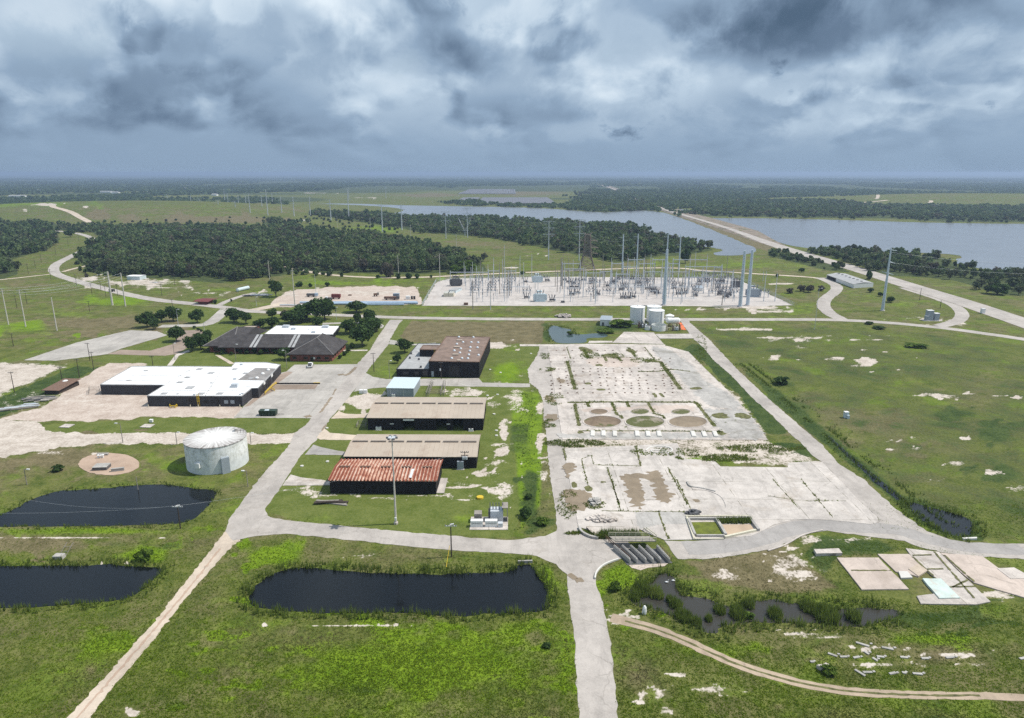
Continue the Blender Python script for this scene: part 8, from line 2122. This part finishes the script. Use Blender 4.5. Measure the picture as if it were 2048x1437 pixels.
def pickup(u, v, label, mat, rz):
    o = thing('pickup_truck', G(u, v), label, 'pickup', None, rz); o.scale = (1.15,) * 3
    m_ = MB(); m_.add([(-2.7, s * .95, z) for s in (-1, 1) for z in (.45, 1.05)] + [(2.7, s * .95, z) for s in (-1, 1) for z in (.45, 1.0)], [(0, 1, 3, 2), (4, 6, 7, 5), (0, 4, 5, 1), (2, 3, 7, 6), (1, 5, 7, 3), (0, 2, 6, 4)]); m_.build('body', M[mat], o, world=False)
    m_ = MB(); m_.add([(-.5, s * .88, 1.04) for s in (-1, 1)] + [(1.5, s * .88, 1.04) for s in (-1, 1)] + [(-.4, s * .75, 1.75) for s in (-1, 1)] + [(.8, s * .75, 1.75) for s in (-1, 1)], [(0, 2, 6, 4), (1, 5, 7, 3), (0, 4, 5, 1), (2, 3, 7, 6), (4, 6, 7, 5)]); m_.build('cab', M[mat], o, world=False)
    m_ = MB(); m_.add([(1.52, s * .8, 1.1) for s in (-1, 1)] + [(.88, s * .7, 1.68) for s in (-1, 1)], [(0, 1, 3, 2)]); m_.add([(-.52, s * .78, 1.15) for s in (-1, 1)] + [(-.44, s * .7, 1.65) for s in (-1, 1)], [(0, 2, 3, 1)]); m_.build('window', M['glass_dark'], o, world=False)
    m_ = MB(); m_.box((-1.65, 0, 1.06), (1.9, 1.5, .05)); m_.build('load_bed', M['black'], o, world=False)
    for x in (-1.7, 1.75):
        for y in (-.9, .9):
            k = MB(); k.tube((x, y - .13, .4), (x, y + .13, .4), .4, n=14); w = k.build('wheel', M['black'], o, world=False); k = MB(); k.tube((x, y - .14, .4), (x, y + .14, .4), .2, n=8); h_ = k.build('hub', M['galv'], w, world=False)
pickup(620.5, 734, 'white pickup truck parked before the brick pavilion', 'white_paint', R(100))
# skip with drawbar
g = G(537, 831); o = thing('waste_skip', g, 'dark green skip with a drawbar on the concrete car park', 'skip'); m_ = MB()
m_.add([(-3.1, -1.2, .3), (3.1, -1.2, .3), (3.1, 1.2, .3), (-3.1, 1.2, .3), (-3.3, -1.3, 2.2), (3.3, -1.3, 2.2), (3.3, 1.3, 2.2), (-3.3, 1.3, 2.2)], [(0, 1, 5, 4), (1, 2, 6, 5), (2, 3, 7, 6), (3, 0, 4, 7), (3, 2, 1, 0), (4, 5, 6, 7)]); m_.build('body', M['green_box'], o, world=False)
m_ = MB()
for x in (-2.4, -1.2, 0, 1.2, 2.4): m_.box((x, -1.33, 1.25), (.12, .12, 1.8))
m_.build('rib', M['green_box'], o, world=False); m_ = MB(); m_.box((4.6, 0, .5), (3.0, .15, .15)); m_.build('drawbar', M['steel_dark'], o, world=False); m_ = MB(); m_.box((-.3, -.4, 2.25), (1.6, 1.2, .1)); m_.build('sheet', M['skylight'], o, world=False)
# electrical pad, white boxes and transformer by the bottom road
g = G(978, 1053); o = thing('electrical_plant', g, 'pale grey electrical equipment on a small pad near the bottom road', 'electrical plant')
for x, y, sx, sy, sz, nm, mt in ((-3.2, 0, 3.2, 1.3, 1.7, 'cabinet', 'white_paint'), (.6, 0, 3.2, 1.3, 1.7, 'cabinet', 'white_paint'), (3.0, -.3, 1.3, 1.2, 1.1, 'cabinet', 'galv'), (-3.0, 3.0, 2.0, 2.2, 2.4, 'cabinet', 'wood_grey'), (2.0, 3.6, 3.4, 2.8, 3.0, 'transformer', 'galv')):
    m_ = MB(); m_.box((x, y, sz / 2 + .15), (sx, sy, sz)); b0 = m_.build(nm, M[mt], o, world=False)
    if mt == 'white_paint': k = MB(); k.box((x, y - .66, sz * .7), (sx * .8, .04, .08)); k.build('louvre', M['steel_dark'], b0, world=False)
m_ = MB(); m_.box((0, 1.5, .07), (10, 7, .14)); m_.build('pad', M['slab'], o, world=False)
m_ = MB()
for x in (.2, 1.0, 1.8, 2.6, 3.6): m_.tube((x, 3.4, 3.1), (x, 3.4, 5.2), .16, .12, n=6)
m_.build('bushing', M['insulator'], o, world=False); m_ = MB()
for i in range(6): m_.box((.0, 2.6 + i * .35, 1.8), (.5, .1, 2.4))
m_.build('radiator', M['steel_dark'], o, world=False); m_ = MB(); m_.box((4.2, 3.5, 4.3), (1.6, 3.4, .15)); m_.box((4.8, 3.5, 2.2), (.2, 2.6, 4.2)); m_.build('canopy', M['wood_grey'], o, world=False)
g = G(1862, 641); o = thing('electrical_plant', g, 'grey-blue electrical cabinets alone on the right grass', 'electrical plant')
for x, y, sx, sy, sz in ((-1.5, 0, 3.6, 3, 6.4), (2.6, -.5, 2.8, 2.6, 4.6), (-3.6, -1, 1.8, 2, 3)):
    m_ = MB(); m_.box((x, y, sz / 2), (sx, sy, sz)); m_.build('cabinet', M['grey_blue'], o, world=False); m_ = MB(); m_.box((x, y, sz + .06), (sx + .2, sy + .2, .12)); m_.build('lid', M['white_paint'], o, world=False)
m_ = MB(); m_.box((0, 0, .05), (12, 6, .1)); m_.build('pad', M['slab'], o, world=False)
g = G(1691.5, 836); o = thing('portable_toilet', g, 'pale blue portable cabin alone in the east field', 'cabin'); m_ = MB(); m_.box((0, 0, 1.2), (1.5, 1.4, 2.3)); m_.build('cabin', M['pale_blue'], o, world=False); m_ = MB(); m_.box((0, 0, 2.4), (1.6, 1.5, .15)); m_.build('roof', M['white_paint'], o, world=False); m_ = MB(); m_.box((.4, -1.0, .7), (.9, .6, 1.3)); m_.build('step_box', M['pale_blue'], o, world=False)
g = G(960, 997); m_ = MB(); m_.lathe((g.x, g.y, 0), [(1.0, 0), (1.0, .5), (.95, .55)], 18); o = tag(m_.build('valve_cover', M['yellow']), 'round yellow cover on the grass right of the rusty roofed shed', 'cover')
# timber and scrap
def heap(name, label, u, v, n, L, spread, mats, seed, cat='scrap', rz=0.0):
    g = G(u, v); q = random.Random(seed); o = thing(name, g, label, cat)
    for mt in mats:
        m_ = MB()
        for i in range(n): m_.box((q.uniform(-spread, spread), q.uniform(-spread, spread) * .6, .15 + q.random() * .6), (L * q.uniform(.5, 1.2), q.uniform(.15, .9), q.uniform(.1, .35)), rz + q.uniform(-.25, .25))
        m_.build('beam', M[mt], o, world=False)
heap('timber_pile', 'grey timbers lying on the grass before the rusty roofed shed', 663, 1007, 5, 8, 1.0, ('wood_grey', 'wood_pole'), 1, 'timber')
heap('scrap_pile', 'pile of pale beams and slabs below the dark open shed', 78, 800, 9, 6, 4.5, ('wood_grey', 'slab', 'steel_dark'), 2, rz=.35)
heap('scrap_pile', 'long grey beams stacked at the left edge of the dirt yard', 30, 818, 7, 11, 3.0, ('wood_grey', 'galv'), 3, rz=.42)
heap('scrap_pile', 'pale sheets and beams at the end of the scrap row', 62, 812, 4, 4, 1.8, ('galv', 'slab'), 4, rz=.3)
heap('scrap_pile', 'heap of grey scrap metal by the gatehouse road', 522, 591, 22, 5, 6.5, ('galv', 'steel_dark'), 5); heap('scrap_pile', 'dark machinery parts left of the scrap metal heap', 497, 593, 9, 4, 3, ('steel_dark', 'black'), 6)
heap('scrap_pile', 'white scrap beside the grey trailer', 316, 566, 6, 6, 4, ('white_paint', 'slab'), 7)
boxy('white_bin', 'white bin, left of two on the gravel by the pale blue shed', 'bin', 722.5, 787, 1.5, 1.3, 1.5, 'white_paint', wheels=False); boxy('white_bin', 'white bin, right of two on the gravel by the pale blue shed', 'bin', 731, 787, 1.5, 1.3, 1.5, 'white_paint', wheels=False)
def pen(pts, h, label, name='fence_pen', mat='wood_grey', cat='fence'):
    g = PX(pts); o = thing(name, g[0], label, cat); m_ = MB()
    for a, b_ in zip(g, g[1:] + g[:1]):
        for z in (h * .3, h * .65, h): m_.tube((a.x, a.y, z), (b_.x, b_.y, z), .06, n=4)
    m_.build('rail', M[mat], o); m_ = MB()
    for a, b_ in zip(g, g[1:] + g[:1]):
        n = max(1, int((b_ - a).length / 2.5))
        for i in range(n): p = a.lerp(b_, i / n); m_.tube((p.x, p.y, 0), (p.x, p.y, h), .08, n=5)
    m_.build('post', M[mat], o)
pen([(852, 794), (862, 771), (866, 771), (857, 794)], 2.2, 'narrow timber frame left of the grassy pit', cat='frame'); pen([(881, 793), (887, 771), (891, 771), (888, 793)], 2.2, 'narrow timber frame right of the grassy pit', cat='frame')
pen([(713, 856), (717, 848), (733, 849), (731, 857)], 1.4, 'small pale railing pen at the left corner of the three-door shed', cat='pen')
pen([(178, 790), (179, 781.5), (199, 781), (201, 789)], 1.8, 'low wire pen at the left end of the warehouse', cat='pen')
area('pit', [(862, 778), (884, 778), (885, 788), (859, 788)], .08, M['joint'], .1, 1, label='grassy square pit between two timber frames')
for u, v, lb in ((1333.2, 1166, 'white water bird swimming in the marsh, left of two'), (1346.5, 1163, 'white water bird swimming in the marsh, right of two')):
    g = G(u, v); q = MB(); 
    q.lathe((0, 0, 0), [(.02, -.42), (.16, -.3), (.24, 0), (.18, .25), (.05, .42)], 10); q.v = [(g.x + z, g.y + y, .22 + x * .8) for x, y, z in q.v]; q.tube((g.x + .28, g.y, .3), (g.x + .36, g.y, .75), .06, .045, n=6); q.tube((g.x + .33, g.y, .76), (g.x + .5, g.y, .72), .07, .03, n=6)
    tag(q.build('water_bird', M['white_paint'], smooth=True), lb, 'bird')
g = G(1288.6, 1228); m_ = MB(); m_.lathe((g.x, g.y, 0), [(.45, 0), (.5, .7), (.4, 1.5), (.2, 1.9)], 10); tag(m_.build('marker_post', M['white_paint']), 'short white marker at the lower edge of the marsh', 'marker')
g0, g1 = G(1036, 1128), G(1065, 1127); m_ = MB(); m_.obox((g0.x, g0.y, 0), g1 - g0, (0, .4, 0), (0, 0, .7)); tag(m_.build('headwall', M['slabgrey']), 'small grey headwall at the far right corner of the middle pond', 'wall')
for u, v, lb in ((125, 1112, 'old grey sluice frame on the bank of the lower left pond'),):
    g = G(u, v); o = thing('sluice_frame', g, lb, 'sluice'); m_ = MB()
    for dx in (-.8, .8): m_.tube((dx, 0, 0), (dx + .9, 2.2, 2.4), .07, n=5)
    for z in (.8, 1.6): m_.box((.3 * z + .1, z * .9, z), (1.8, .08, .08))
    m_.build('frame', M['wood_grey'], o, world=False); m_ = MB(); m_.box((0, -1.2, .5), (2.2, 1.6, 1.0)); m_.build('box', M['slabgrey'], o, world=False)
for u, v in ((980, 740), (1001, 746), (975, 792), (995, 790), (988, 829), (993, 862), (993, 872), (604, 933), (655, 924), (654, 857), (1062, 708)):
    g = G(u, v); m_ = MB(); m_.lathe((g.x, g.y, 0), [(.55, 0), (.55, .25), (.42, .25), (.42, .3)], 12); tag(m_.build('manhole', M['white_concrete']), 'small round concrete manhole in the grass round the sheds', 'manhole', 'manholes in the grass')
# solar rows far beyond the lake
row = MB(); row.box((0, 0, 1.6), (4.5, 1, .25)); ro = row.build('solar_row', M['solar']); rm = ro.data; bpy.data.objects.remove(ro)
for (u0, u1, va, vb, n) in ((915, 1110, 396, 408, 46), (916, 1030, 379, 389, 30)):
    for i in range(n):
        u = u0 + (u1 - u0) * i / (n - 1)
        a, b_ = G(u, va), G(u, vb); Lr = min(a.y - b_.y, 900)
        if 905 < u < 950 and va > 390: b_ = G(u, 403); Lr = a.y - b_.y
        put(rm, 'solar_row', (b_.x, (a.y + b_.y) / 2, 0), (1.6, Lr, 1.0), 'row of dark solar panels beyond the lake', 'solar panels', 'rows of the far solar field')
# far white buildings
for i, (u, v, w_) in enumerate(((36, 395, 60), (75, 383, 40), (213, 386, 50), (232, 387.5, 30), (293, 387, 22), (205, 385, 22), (382, 378, 36), (370, 379, 20), (350, 361, 16), (430, 392, 20), (1865, 415.5, 26), (1350, 371, 30))):
    g = G(u, v); o = thing('far_building', g, 'tiny pale roofed building among the distant woods', 'building', 'distant pale buildings'); m_ = MB(); m_.box((0, 0, 3), (w_, 18, 6)); m_.build('wall', M['white_paint'], o, world=False)
    m_ = MB(); m_.add([(-w_ / 2 - .5, -9.5, 6), (w_ / 2 + .5, -9.5, 6), (w_ / 2 + .5, 0, 8.5), (-w_ / 2 - .5, 0, 8.5), (w_ / 2 + .5, 9.5, 6), (-w_ / 2 - .5, 9.5, 6)], [(0, 1, 2, 3), (3, 2, 4, 5)]); m_.build('roof', M['lightgrey_roof'], o, world=False)
# ------------------------------------------------------------------ humid air
hz = MB(); hz.box((0, 15000, 49.5), (400000, 33000, 101.0))
hm = bpy.data.materials.new('humid_air'); hm.use_nodes = True; hm.node_tree.nodes.clear()
ht = NT(hm.node_tree); ho = ht.n('ShaderNodeOutputMaterial'); hv = ht.n('ShaderNodeVolumePrincipled')
hv.inputs['Color'].default_value = (0.50, 0.64, 0.87, 1)
hv.inputs['Density'].default_value = 0.00012
hv.inputs['Anisotropy'].default_value = 0.2
hm.node_tree.links.new(hv.outputs[0], ho.inputs['Volume'])
tag(hz.build('haze', hm), 'thin blue haze over the whole country', 'haze', None, 'stuff')
